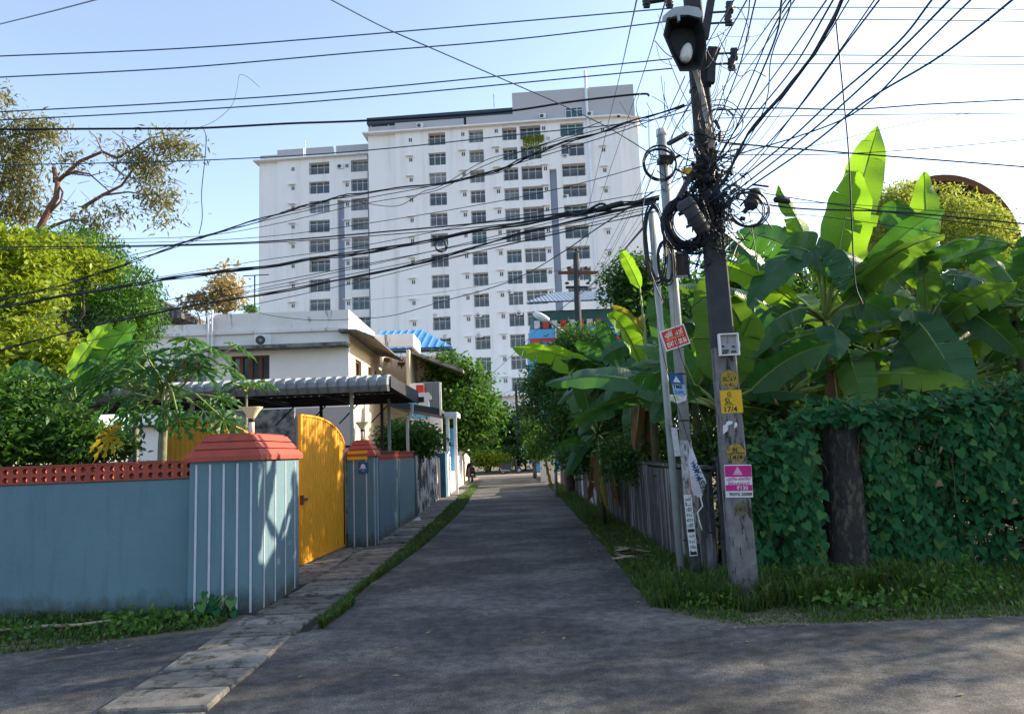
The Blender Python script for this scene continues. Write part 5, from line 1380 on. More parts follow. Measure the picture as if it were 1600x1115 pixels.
# ------------------------------------------------------------------ papaya
def papaya_leaf(parent, A, B, R, nrm, mt, seed):
    """petiole A-B, then a hand-shaped blade of radius R at B"""
    r_ = random.Random(seed)
    org = Vector(parent.location)
    A, B = Vector(A), Vector(B)
    out = (B - A); out.z = 0
    if out.length < 0.01: out = Vector((1, 0, 0))
    out.normalize(); nrm = Vector(nrm).normalized(); out = (out - nrm * out.dot(nrm)).normalized(); sd = nrm.cross(out)
    m_ = MB()
    pm = (A + B) / 2 + Vector((0, 0, 0.1 * (B - A).length))
    m_.tube([A, pm, B], [0.018, 0.013, 0.009], 5, 1)
    def pt(a, r, dz): return B + (out * math.cos(a) + sd * math.sin(a)) * r + nrm * dz - Vector((0, 0, (r / R) ** 2 * R * 0.32))
    nl = 9; R *= 1.0
    for i in range(nl):
        a = (i - (nl - 1) / 2) * rad(34) + r_.uniform(-.05, .05)
        lr = R * (1.0 - 0.28 * abs(i - 4) / 4) * r_.uniform(0.9, 1.08)
        w = rad(15)
        prof = [(-0.5, 0.10, 0), (-1.0, 0.36, .02), (-0.45, 0.40, 0), (-1.05, 0.62, .0), (-0.3, 0.66, 0), (-0.7, 0.86, -.02), (-0.1, 0.86, 0), (0, 1.0, -.03), (0.1, 0.86, 0), (0.7, 0.84, -.02), (0.3, 0.66, 0), (1.05, 0.6, .0), (0.45, 0.40, 0), (1.0, 0.34, .02), (0.5, 0.10, 0)]
        V = [pt(a, lr * 0.02, 0)] + [pt(a + w * u, lr * k, dz * R + 0.02 * abs(u)) for u, k, dz in prof]
        c = [pt(a, lr * k, -0.01) for k in (0.25, 0.5, 0.75)]
        V += c; n0 = 16
        ci = [n0, n0, n0, n0 + 1, n0 + 1, n0 + 2, n0 + 2]
        F = []
        for j in range(1, 15):
            k = (prof[j - 1][1] + prof[j][1]) / 2
            cc_ = n0 if k < 0.42 else (n0 + 1 if k < 0.68 else n0 + 2)
            F.append((cc_, j, j + 1))
        F += [(0, 1, n0), (0, n0, 15), (n0, 3, n0 + 1), (n0, n0 + 1, 13), (n0 + 1, 5, n0 + 2), (n0 + 1, n0 + 2, 11)]
        m_.add(V, F, 0)
    me = m_.mesh('leaf', [mt, PETI], org)
    at_ = me.attributes.new('tint', 'FLOAT', 'FACE'); at_.data.foreach_set('value', [min(1, max(0, r_.uniform(0.2, 0.7)))] * len(me.polygons))
    return link('leaf', me, parent)
PY = 9.6
pc = at(260, 612, PY)
pt_ = thing('papaya_tree', (at(252, 700, PY).x, PY, 0), 'papaya tree with large hand shaped leaves and green fruit behind the red coping', 'papaya tree')
m_ = MB(); m_.tube([(at(252, 700, PY).x, PY, -0.1), tuple(at(254, 690, PY)), tuple(at(257, 650, PY)), tuple(pc), tuple(at(262, 585, PY))], [0.07, 0.055, 0.05, 0.05, 0.03], 10)
m_.build('trunk', PAPT, pt_)
fq = at(250, 664, PY - 0.1); MB().lathe(fq - Vector((0, 0, .09)), [(0.0, -0.01), (0.04, 0.02), (0.068, 0.08), (0.05, 0.15), (0.015, 0.19), (0, .2)], 12).build('fruit', M('papaya_fruit', (0.05, 0.14, 0.03), (0.04, 0.11, 0.03), 8, 0.5), pt_)
pl = [((232, 560), .4, (0, -.1, 1)), ((205, 560), .45, (-.2, -.2, 1)), ((268, 545), .48, (0, -.3, 1)), ((300, 552), .45, (.2, -.1, 1)), ((330, 545), .42, (.4, 0, 1)), ((180, 585), .48, (-.4, -.2, 1)), ((160, 600), .4, (-.5, -.2, .8)),
      ((240, 575), .42, (0, -.5, 1)), ((310, 575), .4, (.3, -.4, 1)), ((285, 560), .42, (0, -.2, 1)), ((345, 620), .34, (.5, -.5, .8)), ((200, 640), .38, (-.4, -.8, .5)), ((222, 648), .36, (-.2, -.9, .5)), ((350, 655), .42, (.5, -.6, .7)),
      ((280, 655), .3, (.1, -1, .2)), ((170, 630), .4, (-.5, -.5, .7)), ((318, 640), .34, (.3, -.8, .5)), ((150, 570), .38, (-.5, -.2, .9)), ((255, 640), .3, (0, -1, .4)), ((355, 575), .36, (.5, -.2, .9)), ((370, 540), .34, (.5, 0, 1)), ((215, 535), .42, (-.2, 0, 1)), ((295, 530), .4, (.1, 0.1, 1))]
for i, ((px, py), R, nr) in enumerate(pl):
    yy = PY + random.Random(i).uniform(-0.6, 0.6)
    A = at(258 + (px - 258) * 0.05, 625 - (i % 5) * 8, PY)
    papaya_leaf(pt_, A, at(px, py, yy), R, nr, PAP, 100 + i)
for i, ((px, py), R, nr) in enumerate([((175, 680), .36, (-.3, -.9, .4)), ((345, 683), .24, (.2, -1, .4))]):
    papaya_leaf(pt_, at(255, 665, PY), at(px, py, PY - 0.2), R, nr, PAPY, 150 + i)
# second small papaya behind, dark
pt2 = thing('papaya_tree', (at(215, 700, 11).x, 11.2, 0), 'smaller papaya tree spreading dark leaves behind the fruiting one', 'papaya tree')
MB().tube([(at(215, 700, 11.2).x, 11.2, -0.1), tuple(at(213, 610, 11.2))], [0.05, 0.035], 8).build('trunk', PAPT, pt2)
for i in range(13):
    a = i * 2.4; px, py = 205 + math.cos(a) * (30 + i * 4), 590 + math.sin(a) * (15 + i * 3)
    papaya_leaf(pt2, at(213, 612, 11.2), at(px, py, 11.2 + math.sin(a * 1.3) * .4), 0.4, (math.cos(a) * .4, -.4, 1), PAP, 170 + i)
small = thing('papaya_seedling', tuple(at(385, 600, 11)), 'small papaya top with leaf showing before the brown shuttered window', 'papaya tree')
small.location.z = 0
MB().tube([(small.location.x, 11, 0), tuple(at(385, 612, 11))], [0.03, 0.02], 6).build('trunk', PAPT, small)
for i in range(5):
    papaya_leaf(small, at(385, 612, 11), at(360 + i * 14, 598 + (i % 2) * 5, 11 + (i - 2) * .15), 0.24, ((i - 2) * .25, -.2, 1), PAP, 190 + i)

# ------------------------------------------------------------------ creeper hedge on the railing
HY0 = 8.9
hedge = thing('creeper_hedge', (5.5, HY0, 0), 'thick hedge of heart leaved creeper draped over the plot railing', 'hedge')
rng = np.random.default_rng(17)
def htop(x):
    # top outline from the photograph, metres
    pts = [(2.55, 1.25), (2.9, 1.45), (3.2, 1.62), (3.5, 1.85), (3.75, 1.92), (4.4, 1.92), (5.0, 1.95), (5.5, 2.02), (6.1, 2.12), (7.0, 2.2), (10, 2.2)]
    return np.interp(x, [p[0] for p in pts], [p[1] for p in pts])
N = 17000
X = rng.uniform(2.6, 10.5, N); k = rng.uniform(0, 1, N) ** 0.85
Z = 0.08 + k * (htop(X) + 0.07 * np.sin(X * 5) + 0.05 * np.sin(X * 13) - 0.08)
bulge = 0.16 * np.sin(X * 2.1 + 1) + 0.1 * np.sin(X * 5.3 + Z * 3) + 0.28 * np.clip(Z - 0.9, 0, 1)
Yh = HY0 - 0.12 - bulge * 0.7 + rng.normal(0, 0.06, N)
topm = rng.uniform(0, 1, N) < 0.16
Z[topm] = htop(X[topm]) + rng.normal(0.0, 0.06, topm.sum()); Yh[topm] = HY0 + rng.uniform(-0.35, 0.5, topm.sum())
keep = ~((X > 3.55) & (X < 4.12) & (Z < 1.78) & (Yh < HY0 + 0.2))           # the bare pillar
gap = (X > 5.0) & (X < 6.6) & (Z < 1.0) & (Z > 0.15) & (rng.uniform(0, 1, N) < 0.35); keep &= ~gap
thin = (np.sin(X * 3.1 + 2) * np.sin(Z * 4.3 + X) > 0.55) & (rng.uniform(0, 1, N) < 0.6); keep &= ~thin
X, Yh, Z = X[keep], Yh[keep], Z[keep]; N = len(X)
# heart leaf template: x across, y along (towards tip), slightly cupped
heart = np.array([(0, 0, 0), (0.28, -0.16, .05), (0.5, 0.02, .09), (0.46, 0.34, .05), (0.2, 0.72, .0), (0, 1.0, -.06), (-0.2, 0.72, .0), (-0.46, 0.34, .05), (-0.5, 0.02, .09), (-0.28, -0.16, .05)])
hF = np.array([(0, 1, 2), (0, 2, 3), (0, 3, 4), (0, 4, 5), (0, 5, 6), (0, 6, 7), (0, 7, 8), (0, 8, 9)])
heart_me = []
for tn in (0.1, 0.35, 0.55, 0.95):
    heart_me.append(npmesh('leaf', heart, hF, L_VINE, np.full(8, tn)))
order = np.argsort((X - 4.5) ** 2 * 0.3 - Z)    # leaves in clear view
isobj = np.zeros(N, bool)
cand = np.where((X > 2.8) & (X < 6.2) & (Yh < HY0 - 0.15))[0]
isobj[cand[:: max(1, len(cand) // 285)][:250]] = True
# orientation
nrm = np.stack([rng.normal(0, 0.35, N), -1 + rng.normal(0, 0.25, N), rng.normal(0.35, 0.3, N)], 1)
nrm[Z > htop(X) - 0.12] += np.array([0, 0.2, 1.0])
nrm /= np.linalg.norm(nrm, axis=1, keepdims=True)
tip = np.stack([rng.normal(0, 0.45, N), rng.normal(0, 0.1, N), np.full(N, -1.0)], 1)
tip -= nrm * np.sum(tip * nrm, 1, keepdims=True); tip /= np.linalg.norm(tip, axis=1, keepdims=True)
sx = np.cross(tip, nrm)
S = (0.045 + 0.095 * rng.beta(1.6, 2.0, N))[:, None, None]
ctr = np.stack([X, Yh, Z], 1) - np.array(hedge.location)
for i in np.where(isobj)[0]:
    mtx = Matrix(((sx[i, 0], tip[i, 0], nrm[i, 0]), (sx[i, 1], tip[i, 1], nrm[i, 1]), (sx[i, 2], tip[i, 2], nrm[i, 2]))).to_4x4()
    s_ = float(S[i, 0, 0])
    o = bpy.data.objects.new('leaf', heart_me[i % 4]); COL.objects.link(o); o.parent = hedge
    o.matrix_local = Matrix.Translation(Vector(ctr[i]) + Vector((0, -0.02, 0))) @ mtx @ Matrix.Diagonal((s_, s_, s_, 1))
r_i = np.where(~isobj)[0]
B_ = np.stack([sx[r_i], tip[r_i], nrm[r_i]], 1)      # rows are axes
VV = (heart[None] * S[r_i]) @ B_ + ctr[r_i][:, None]
FF = (hF[None] + (np.arange(len(r_i)) * 10)[:, None, None]).reshape(-1, 3)
tag(link('foliage', npmesh('foliage', VV.reshape(-1, 3), FF, L_VINE, np.repeat(rng.beta(1.3, 2.2, len(r_i)), 8)), hedge), kind='stuff')
# stray shoots over the top and a few dead leaves
n_dead = 7
dead_me = npmesh('dead_leaf', heart, hF, LITTER)
for q in range(n_dead):
    x_ = rng.uniform(4.3, 7.2); z_ = rng.uniform(.3, 1.0) * float(htop(x_)); s_ = rng.uniform(.05, .09)
    o = bpy.data.objects.new('dead_leaf', dead_me); COL.objects.link(o); o.parent = hedge
    o.location = (x_ - hedge.location.x, -0.42 - rng.uniform(0, .1) - 0.2 * max(0, z_ - 0.9), z_); o.rotation_euler = (rng.normal(1.4, .4) + math.pi, rng.normal(0, .5), rng.normal(0, .5)); o.scale = (s_, s_, s_)
m_ = MB(); SV = []
for sh in range(70):
    x_ = rng.uniform(2.8, 9.5); p_ = Vector((x_, HY0 + rng.uniform(-.3, .3), float(htop(x_)) - .05)); d_ = Vector((rng.normal(0, .5), rng.normal(-.2, .3), 1)).normalized(); pts = [p_]
    for q in range(5): d_ = (d_ + Vector((rng.normal(0, .25), rng.normal(0, .2), -.12))).normalized(); pts.append(pts[-1] + d_ * rng.uniform(.03, .075)); SV.append(tuple(pts[-1]))
    m_.tube(pts, .004, 4, caps=False)
m_.build('shoots', RIB, hedge)
SV = np.repeat(np.array(SV), 2, 0); V, F = leaf_cards(SV, .075, rng, .85, .3)
tag(link('shoot_leaves', npmesh('shoot_leaves', V - np.array(hedge.location), F, L_VINE, np.repeat(rng.uniform(.4, 1, len(SV)), 2)), hedge), kind='stuff')
# inner twiggy mass behind the leaves
P, t, cc = blob_points([(x, HY0 + 0.3, 0.85, 0.5, 0.25, 0.9) for x in np.arange(2.9, 10.4, 0.45) if not 3.5 < x < 4.2], 16000, rng, 0.12, 10, 0.2)
V, F = leaf_cards(P, 0.09, rng, 0.6)
tag(link('inner_leaves', npmesh('inner_leaves', V - np.array(hedge.location), F, L_DARK, np.repeat(t, 2)), hedge), kind='stuff')
m_ = MB(); r_ = random.Random(8)
for i in range(70):
    x = r_.uniform(2.9, 9); z = float(htop(x)); pts = [(x, HY0 - .1, z + r_.uniform(-.1, .12))]
    for j in range(6):
        a = pts[-1]; pts.append((a[0] + r_.uniform(-.12, .12), HY0 - .25 + r_.uniform(-.1, .1), a[2] - r_.uniform(.0, .3) * (1 if j else -.4)))
    m_.tube(pts, 0.005, 4, caps=False)
m_.build('vine_stems', BARK, hedge)
rail = thing('plot_railing', (7.2, HY0 + 0.05, 0), 'dark iron bar railing showing through the gaps in the creeper', 'railing')
x = 4.3
while x < 10.6:
    MB().tube([(x, HY0 + .02, 0), (x, HY0 + .02, 1.8)], 0.011, 5).build('bar', DARKM, rail); x += 0.11
for z in (0.25, 1.7): MB().box(4.2, 10.6, HY0, HY0 + .04, z, z + .04).build('rail', DARKM, rail)
# squat tapering pillar
sp_ = thing('tapered_pillar', (3.9, 8.75, 0), 'squat black mossy concrete pillar emerging from the creeper', 'pillar')
sm = M('soot_concrete', (0.035, 0.03, 0.027), (0.018, 0.017, 0.016), 7, 0.95, 0.9, 25, dirt=(0.09, 0.08, 0.055), dirt_scale=(14, 14, 5), dirt_lo=0.52, dirt_hi=0.62)
A0, B0, A1, B1 = at(1301, 905, 8.6), at(1371, 905, 8.6), at(1300, 664, 8.66), at(1344, 664, 8.66)
m_ = MB(); V = []; r_ = random.Random(77); K = 9; S_ = 14
for i in range(K + 1):
    k = i / K; L0 = A0.lerp(A1, k); R0 = B0.lerp(B1, k); c_ = (L0 + R0) / 2; hw_ = (R0 - L0).length / 2; z = -0.05 + (A1.z + 0.12) * k
    for j in range(S_):
        a = 2 * math.pi * j / S_; ca, sa_ = math.cos(a), math.sin(a); f_ = 1 / max(abs(ca), abs(sa_)) ** 0.75; q = 1 + r_.uniform(-.045, .045)
        V.append((c_.x + ca * hw_ * f_ * q * .97, 8.82 + sa_ * (0.25 - .06 * k) * f_ * q, z))
m_.add(V, [(i * S_ + j, i * S_ + (j + 1) % S_, (i + 1) * S_ + (j + 1) % S_, (i + 1) * S_ + j) for i in range(K) for j in range(S_)] + [tuple(range(K * S_, K * S_ + S_))], 0, True)
m_.build('shaft', sm, sp_)

# ------------------------------------------------------------------ grass, weeds
def grass(name, pts_fn, n, h, seed, label, cat='grass', wd=0.007, mat_=None, lean=0.5):
    rng = np.random.default_rng(seed)
    P = pts_fn(rng, n); n = len(P)
    hh = h * rng.uniform(0.4, 1.25, n) * (P[:, 3] if P.shape[1] > 3 else 1)
    P = P[:, :3]
    a = rng.uniform(0, 6.28, n); d = np.stack([np.cos(a), np.sin(a), np.zeros(n)], 1); s = np.stack([-np.sin(a), np.cos(a), np.zeros(n)], 1)
    ln = rng.uniform(0.1, lean, n)[:, None] * hh[:, None]; up = np.array([0, 0, 1.0]) * hh[:, None]
    w_ = (wd * rng.uniform(.6, 1.4, n))[:, None]
    V = np.stack([P - s * w_, P + s * w_, P + d * ln * .35 + up * .6 + s * w_ * .8, P + d * ln * .35 + up * .6 - s * w_ * .8, P + d * ln + up * (1 - 0.3 * lean)], 1).reshape(-1, 3)
    i = np.arange(n)[:, None] * 5
    F = np.concatenate([i + np.array([[0, 1, 2]]), i + np.array([[0, 2, 3]]), i + np.array([[3, 2, 4]])], 1).reshape(-1, 3)
    o = link(name, npmesh(name, V, F, mat_ or L_GRASS, np.repeat(rng.uniform(0, 1, n), 3)))
    return tag(o, label, cat, kind='stuff')
def clump_xy(rng, n, fn, k=25):
    """fn(u,v)-> x,y,z,hscale from clustered u,v"""
    c = rng.uniform(0, 1, (n // k + 1, 2)); uv = np.repeat(c, k, 0)[:n] + rng.normal(0, 0.02, (n, 2))
    hs = np.repeat(rng.uniform(0.5, 1.3, len(c)), k)[:n]
    uv = np.clip(uv, 0, 1)
    return fn(uv[:, 0], uv[:, 1], hs, rng)
def verge_r(u, v, hs, rng):        # along the cross road, right
    x = 1.55 + u * 9.5; y0 = np.interp(x, [1.5, 1.8, 2.1, 4.4, 11], [7.4, 6.9, 6.72, 6.7, 6.6]) ; y = y0 + v * (8.75 - y0)
    near = (np.abs(x - 2.4) < 0.28) & (y < 7.85)
    return np.stack([x, y, np.zeros_like(x), hs * (0.22 + 0.95 * v) * np.where(x > 5, 0.7, 1) * np.where(near, 0.3, 1)], 1)
grass('verge_grass', lambda r, n: clump_xy(r, n, verge_r, 30), 30000, 0.2, 1, 'grass thick around the foot of the concrete pole and hedge')
def verge_l(u, v, hs, rng):        # along the lane wall, right
    y = 7.6 + (u ** 1.5) * 27; x0 = np.interp(y, [7.6, 12, 28, 35], [1.42, 1.55, 1.75, 1.8]); x = x0 - 0.06 + v * (2.34 - x0)
    return np.stack([x, y, np.zeros_like(x), hs * (0.6 + 0.5 * v) * (0.8 + 0.3 * (y < 10))], 1)
grass('lane_grass', lambda r, n: clump_xy(r, n, verge_l, 24), 22000, 0.2, 2, 'strip of grass between the lane and the dark wall', lean=0.7)
def strip_l(u, v, hs, rng):
    y = 7.3 + (u ** 1.2) * 30; wdt = np.interp(y, [7.3, 8.3, 8.7, 9.8, 10.5, 14, 22, 37], [.04, .12, .02, .05, .12, .34, .5, .3]); x = -1.86 + v * wdt
    return np.stack([x, y, np.full_like(x, 0.01), hs], 1)
grass('footpath_grass', lambda r, n: clump_xy(r, n, strip_l, 22), 20000, 0.11, 3, 'band of bright grass between the drain slabs and the lane', lean=0.9)
def strip_w(u, v, hs, rng):
    x = -2.95 - u * 6; y0 = np.interp(-x, [2.9, 3.5, 4.5, 9], [7.6, 7.25, 6.8, 6.75]); y = y0 + v * (8.2 - y0)
    return np.stack([x, y, np.zeros_like(x), hs * (0.5 + 0.8 * v ** 2)], 1)
grass('wall_grass', lambda r, n: clump_xy(r, n, strip_w, 30), 15000, 0.11, 4, 'patchy grass and moss at the foot of the blue wall', lean=0.9)
def weeds(name, centers, n, size, seed, label, rad_=0.12, hgt=0.16, mat_=None):
    rng = np.random.default_rng(seed); C = np.repeat(np.array(centers, float), n, 0)
    C = C + np.stack([rng.normal(0, rad_, len(C)), rng.normal(0, rad_ * .6, len(C)), np.abs(rng.normal(0, hgt, len(C)))], 1)
    V, F = leaf_cards(C, size, rng, 0.8, -0.1)
    return tag(link(name, npmesh(name, V, F, mat_ or L_BUSH, np.repeat(rng.uniform(.3, 1, len(C)), 2))), label, 'weeds', kind='stuff')
r_ = random.Random(12)
weeds('wall_weeds', [(x, y, 0.02) for x, y in [(-3.2 - r_.uniform(0, 4), 7.1 + r_.uniform(0, .8)) for _ in range(22)]], 55, 0.055, 5, 'leafy weeds sprawling below the blue wall', 0.16, 0.07)
weeds('pole_weeds', [(x, y, 0.03) for x, y in [(1.9 + r_.uniform(0, 3.2), 6.95 + r_.uniform(0, 1.4)) for _ in range(46)] if not (abs(x - 2.4) < .45 and y < 7.95)], 50, 0.06, 6, 'broad leaved weeds around the concrete pole', 0.14, 0.09)
def tall_(u, v, hs, rng):
    x = 1.55 + u * 2.6; y = np.interp(x, [1.5, 2.1, 4.2], [7.6, 7.2, 7.4]) + v * 1.1
    return np.stack([x, y, np.zeros_like(x), hs], 1)
grass('tall_grass', lambda r, n: clump_xy(r, n, tall_, 60), 3600, 0.34, 8, 'taller arching tufts of grass between the steel poles and pillar', lean=1.1, wd=0.006)
# heart leaved weed at the foot of the wide pier
hw_ = thing('pier_weed', (-3.12, 7.98, 0), 'heart leaved weed growing against the striped front of wide pier', 'weed')
r_ = random.Random(3)
for i in range(26):
    p = Vector((-3.12 + r_.gauss(0, .13), 7.95 + r_.uniform(-.12, .1), 0.03 + abs(r_.gauss(.12, .08))))
    o = bpy.data.objects.new('leaf', heart_me[i % 4]); COL.objects.link(o); o.parent = hw_
    nv = Vector((r_.uniform(-.4, .4), -.7, r_.uniform(.3, 1))).normalized(); tv = Vector((r_.uniform(-.6, .6), -.2, -1)); tv = (tv - nv * tv.dot(nv)).normalized(); sv = tv.cross(nv)
    s_ = r_.uniform(.06, .11)
    o.matrix_local = Matrix.Translation(p - Vector(hw_.location)) @ Matrix((sv, tv, nv)).transposed().to_4x4() @ Matrix.Diagonal((s_, s_, s_, 1))
m_ = MB()
for i in range(7): m_.tube([(-3.12 + r_.uniform(-.03, .03), 8.0, 0), (-3.12 + r_.uniform(-.08, .08), 7.96, .12), (-3.12 + r_.uniform(-.16, .16), 7.94, .24)], .005, 4, caps=False)
m_.build('stems', RIB, hw_)
# fallen stick, dead leaf heap, litter
MB().tube([gnd(-10, 985, .05), gnd(60, 978, .06), gnd(120, 976, .07), gnd(175, 968, .1)], [.014, .018, .016, .01], 6).build('fallen_stick', M('bleached_wood', (0.42, 0.33, 0.24), (0.3, 0.23, 0.16), 9, .9), label='bleached fallen stick lying in weeds below the blue wall', cat='stick')
hp = thing('leaf_heap', tuple(gnd(985, 872)), 'heap of dry pale banana leaves on the lane edge by the grass', 'leaf heap')
r_ = random.Random(6)
for i in range(34):
    c = gnd(985, 872) + Vector((r_.gauss(0, .11), r_.gauss(0, .3), .02 + i * .003)); a = r_.uniform(-.5, .5); L = r_.uniform(.08, .2); wv = r_.uniform(.03, .06)
    u = Vector((math.cos(a), math.sin(a), r_.uniform(-.15, .15))); v = Vector((-math.sin(a), math.cos(a), r_.uniform(-.3, .3)))
    MB().add([c - u * L, c - u * L * .3 + v * wv, c + u * L * .6 + v * wv * .8, c + u * L, c + u * L * .5 - v * wv, c - u * L * .5 - v * wv * .9], [(0, 1, 2, 3, 4, 5)]).build('dry_leaf', M('dry_leaf', (0.42, 0.34, 0.22), (0.24, 0.16, 0.09), 15, .9) if i == 0 else bpy.data.materials['dry_leaf'], hp)
rng = np.random.default_rng(23)
C = []
for _ in range(170):
    k_ = rng.uniform()
    if k_ < .35: C.append((rng.uniform(1.5, 7), 6.62 + rng.normal(0, .05) , .022))
    elif k_ < .6: C.append((-3 - rng.uniform(0, 4), 6.85 + rng.normal(0, .08) + .3 * (rng.uniform() < .2), .022))
    elif k_ < .8: C.append((1.35 + rng.normal(0, .12), rng.uniform(7.4, 16), .024))
    else: C.append((rng.uniform(-2.5, 4.5), rng.uniform(4, 12), .022))
C = np.array(C); V, F = leaf_cards(C, 0.07, rng, 0.4, 0); V[:, 2] = 0.022 + np.abs(V[:, 2] - .022) * .12
tag(link('leaf_litter', npmesh('leaf_litter', V, F, L_AUTUMN, np.repeat(rng.uniform(0, 1, len(C)), 2))), 'dry leaves and chaff scattered on the road edges', 'leaf litter', kind='stuff')
# ================================================================== poles
def text_mesh(s, size, bold=0.0):
    cu = bpy.data.curves.new('text', 'FONT'); cu.body = s; cu.size = size; cu.align_x = 'CENTER'; cu.align_y = 'CENTER'; cu.offset = bold
    cu.resolution_u = 3
    o = bpy.data.objects.new('text', cu); COL.objects.link(o)
    dg = bpy.context.evaluated_depsgraph_get()
    me = bpy.data.meshes.new_from_object(o.evaluated_get(dg))
    bpy.data.objects.remove(o); bpy.data.curves.remove(cu)
    me.name = 'lettering'
    return me
def put_text(parent, s, c, ux, uy, size, mt, width=None, bold=0.0, name='lettering'):
    """c centre; ux, uy unit vectors along the line and up"""
    me = text_mesh(s, size, bold); me.materials.clear(); me.materials.append(mt)
    if not len(me.vertices): return None
    co = np.zeros(len(me.vertices) * 3, dtype=np.float32); me.vertices.foreach_get('co', co); co = co.reshape(-1, 3)
    mid = (co.max(0) + co.min(0)) / 2; co -= mid
    if width: 
        wd = co[:, 0].max() * 2
        if wd > 0: co[:, 0] *= width / wd
    ux, uy = Vector(ux).normalized(), Vector(uy).normalized()
    P = np.outer(co[:, 0], np.array(ux)) + np.outer(co[:, 1], np.array(uy)) + np.array(Vector(c) - Vector(parent.location))
    me.vertices.foreach_set('co', P.astype(np.float32).ravel()); me.update()
    return link(name, me, parent)

PB = Vector((2.39, 7.9, 0))
PT = at(1085, 0, 7.9); PT = PB + (PT - PB) * 1.25; PT.y = 8.0
pole_at = lambda z: PB.lerp(PT, z / PT.z)
mp = thing('electricity_pole', PB, 'leaning tapered concrete electricity pole with painted numbers, smothered in cables', 'electricity pole')
def pole_seg(z0, z1, mt, nm):
    m_ = MB(); V = []
    for z in (z0, z1):
        c = pole_at(z); k = z / PT.z; hx = 0.135 - 0.052 * k; hy = 0.09 - 0.03 * k; b = 0.02
        for x, y in ((-hx + b, -hy), (hx - b, -hy), (hx, -hy + b), (hx, hy - b), (hx - b, hy), (-hx + b, hy), (-hx, hy - b), (-hx, -hy + b)): V.append((c.x + x, c.y + y, z))
    m_.add(V, [tuple(range(8))[::-1], tuple(range(8, 16))] + [(i, (i + 1) % 8, 8 + (i + 1) % 8, 8 + i) for i in range(8)])
    return m_.build(nm, mt, mp)
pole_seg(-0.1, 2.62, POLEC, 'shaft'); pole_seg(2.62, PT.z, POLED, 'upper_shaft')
PU = (PT - PB).normalized(); PX = Vector((1, 0, 0)); PX = (PX - PU * PX.dot(PU)).normalized()
def on_pole(px, py, off=0.0):
    """a point on the pole's front face seen at this pixel"""
    z = at(px, py, 7.81).z; k = z / PT.z
    y = pole_at(z).y - (0.09 - 0.03 * k) - off
    return at(px, py, y)
def plate(parent, nm, px, py, hw, hh, mt, th=0.006, off=0.004, tilt=0.0, holes=False):
    c = on_pole(px, py, off); ux = Matrix.Rotation(tilt, 3, 'Y') @ PX; uy = Matrix.Rotation(tilt, 3, 'Y') @ PU
    o = MB().obox(c, ux * hw, Vector((0, th / 2, 0)), uy * hh).build(nm, mt, parent)
    return c - Vector((0, th / 2 + 0.002, 0)), ux, uy
px_m = lambda n: n * 7.8 / FOC
def disc_on(parent, px, py, r, mt):
    c = on_pole(px, py, 0.003); MB().disc(c, PX * r, PU * r * 1.05, 24).build('painted_disc', mt, parent); return c - Vector((0, .003, 0))
c = disc_on(mp, 1140, 593, px_m(14.5), YWORN)
put_text(mp, 'G', c + PU * px_m(10), PX, PU, px_m(7), INK); put_text(mp, 'SL 17', c + PU * px_m(1), PX, PU, px_m(9), INK, px_m(22), .001); put_text(mp, '4', c - PU * px_m(8), PX, PU, px_m(10), INK)
c, ux, uy = plate(mp, 'painted_panel', 1143, 627, px_m(17), px_m(18), YPAINT, 0.003, 0.002)
put_text(mp, 'G', c + uy * px_m(12) - ux * px_m(3), ux, uy, px_m(9), INK, None, .0012); put_text(mp, 'SL', c - ux * px_m(5) + uy * px_m(1), ux, uy, px_m(12), INK, None, .0015)
put_text(mp, '17/4', c - ux * px_m(2) - uy * px_m(12), ux, uy, px_m(12), INK, px_m(20), .0015)
MB().obox(c - ux * px_m(4) - uy * px_m(5), ux * px_m(8), Vector((0, .0005, 0)), uy * px_m(.5)).obox(c + uy * px_m(7) - ux * px_m(3), ux * px_m(5), Vector((0, .0005, 0)), uy * px_m(.4)).build('painted_line', INK, mp)
c = disc_on(mp, 1150, 708, px_m(14.5), YWORN)
put_text(mp, '9L', c + PU * px_m(5), PX, PU, px_m(11), INK, None, .001); put_text(mp, '14/4', c - PU * px_m(6), PX, PU, px_m(10), INK, px_m(20), .001)
MB().obox(c, PX * px_m(12), Vector((0, .0005, 0)), PU * px_m(.5)).build('painted_line', INK, mp)
c = disc_on(mp, 1158, 795, px_m(10), M('faint_yellow', (0.13, 0.11, 0.06), (0.09, 0.08, 0.06), 50, .9))
put_text(mp, '14/5', c, PX, PU, px_m(11), INK, px_m(16))
# torn paper
m_ = MB()
for a, b, w_, h_ in ((1134, 670, 5, 8), (1140, 661, 6, 4), (1150, 664, 3, 5)):
    c = on_pole(a, b, 0.003)
    m_.add([c + PX * px_m(-w_) - PU * px_m(h_), c + PX * px_m(w_ * .6) - PU * px_m(h_ * .3), c + PX * px_m(w_ * .9) + PU * px_m(h_ * .5), c + PX * px_m(w_ * .1) + PU * px_m(h_), c - PX * px_m(w_ * .8) + PU * px_m(h_ * .6)], [(0, 1, 2, 3, 4)])
m_.build('torn_paper', PAPER, mp)
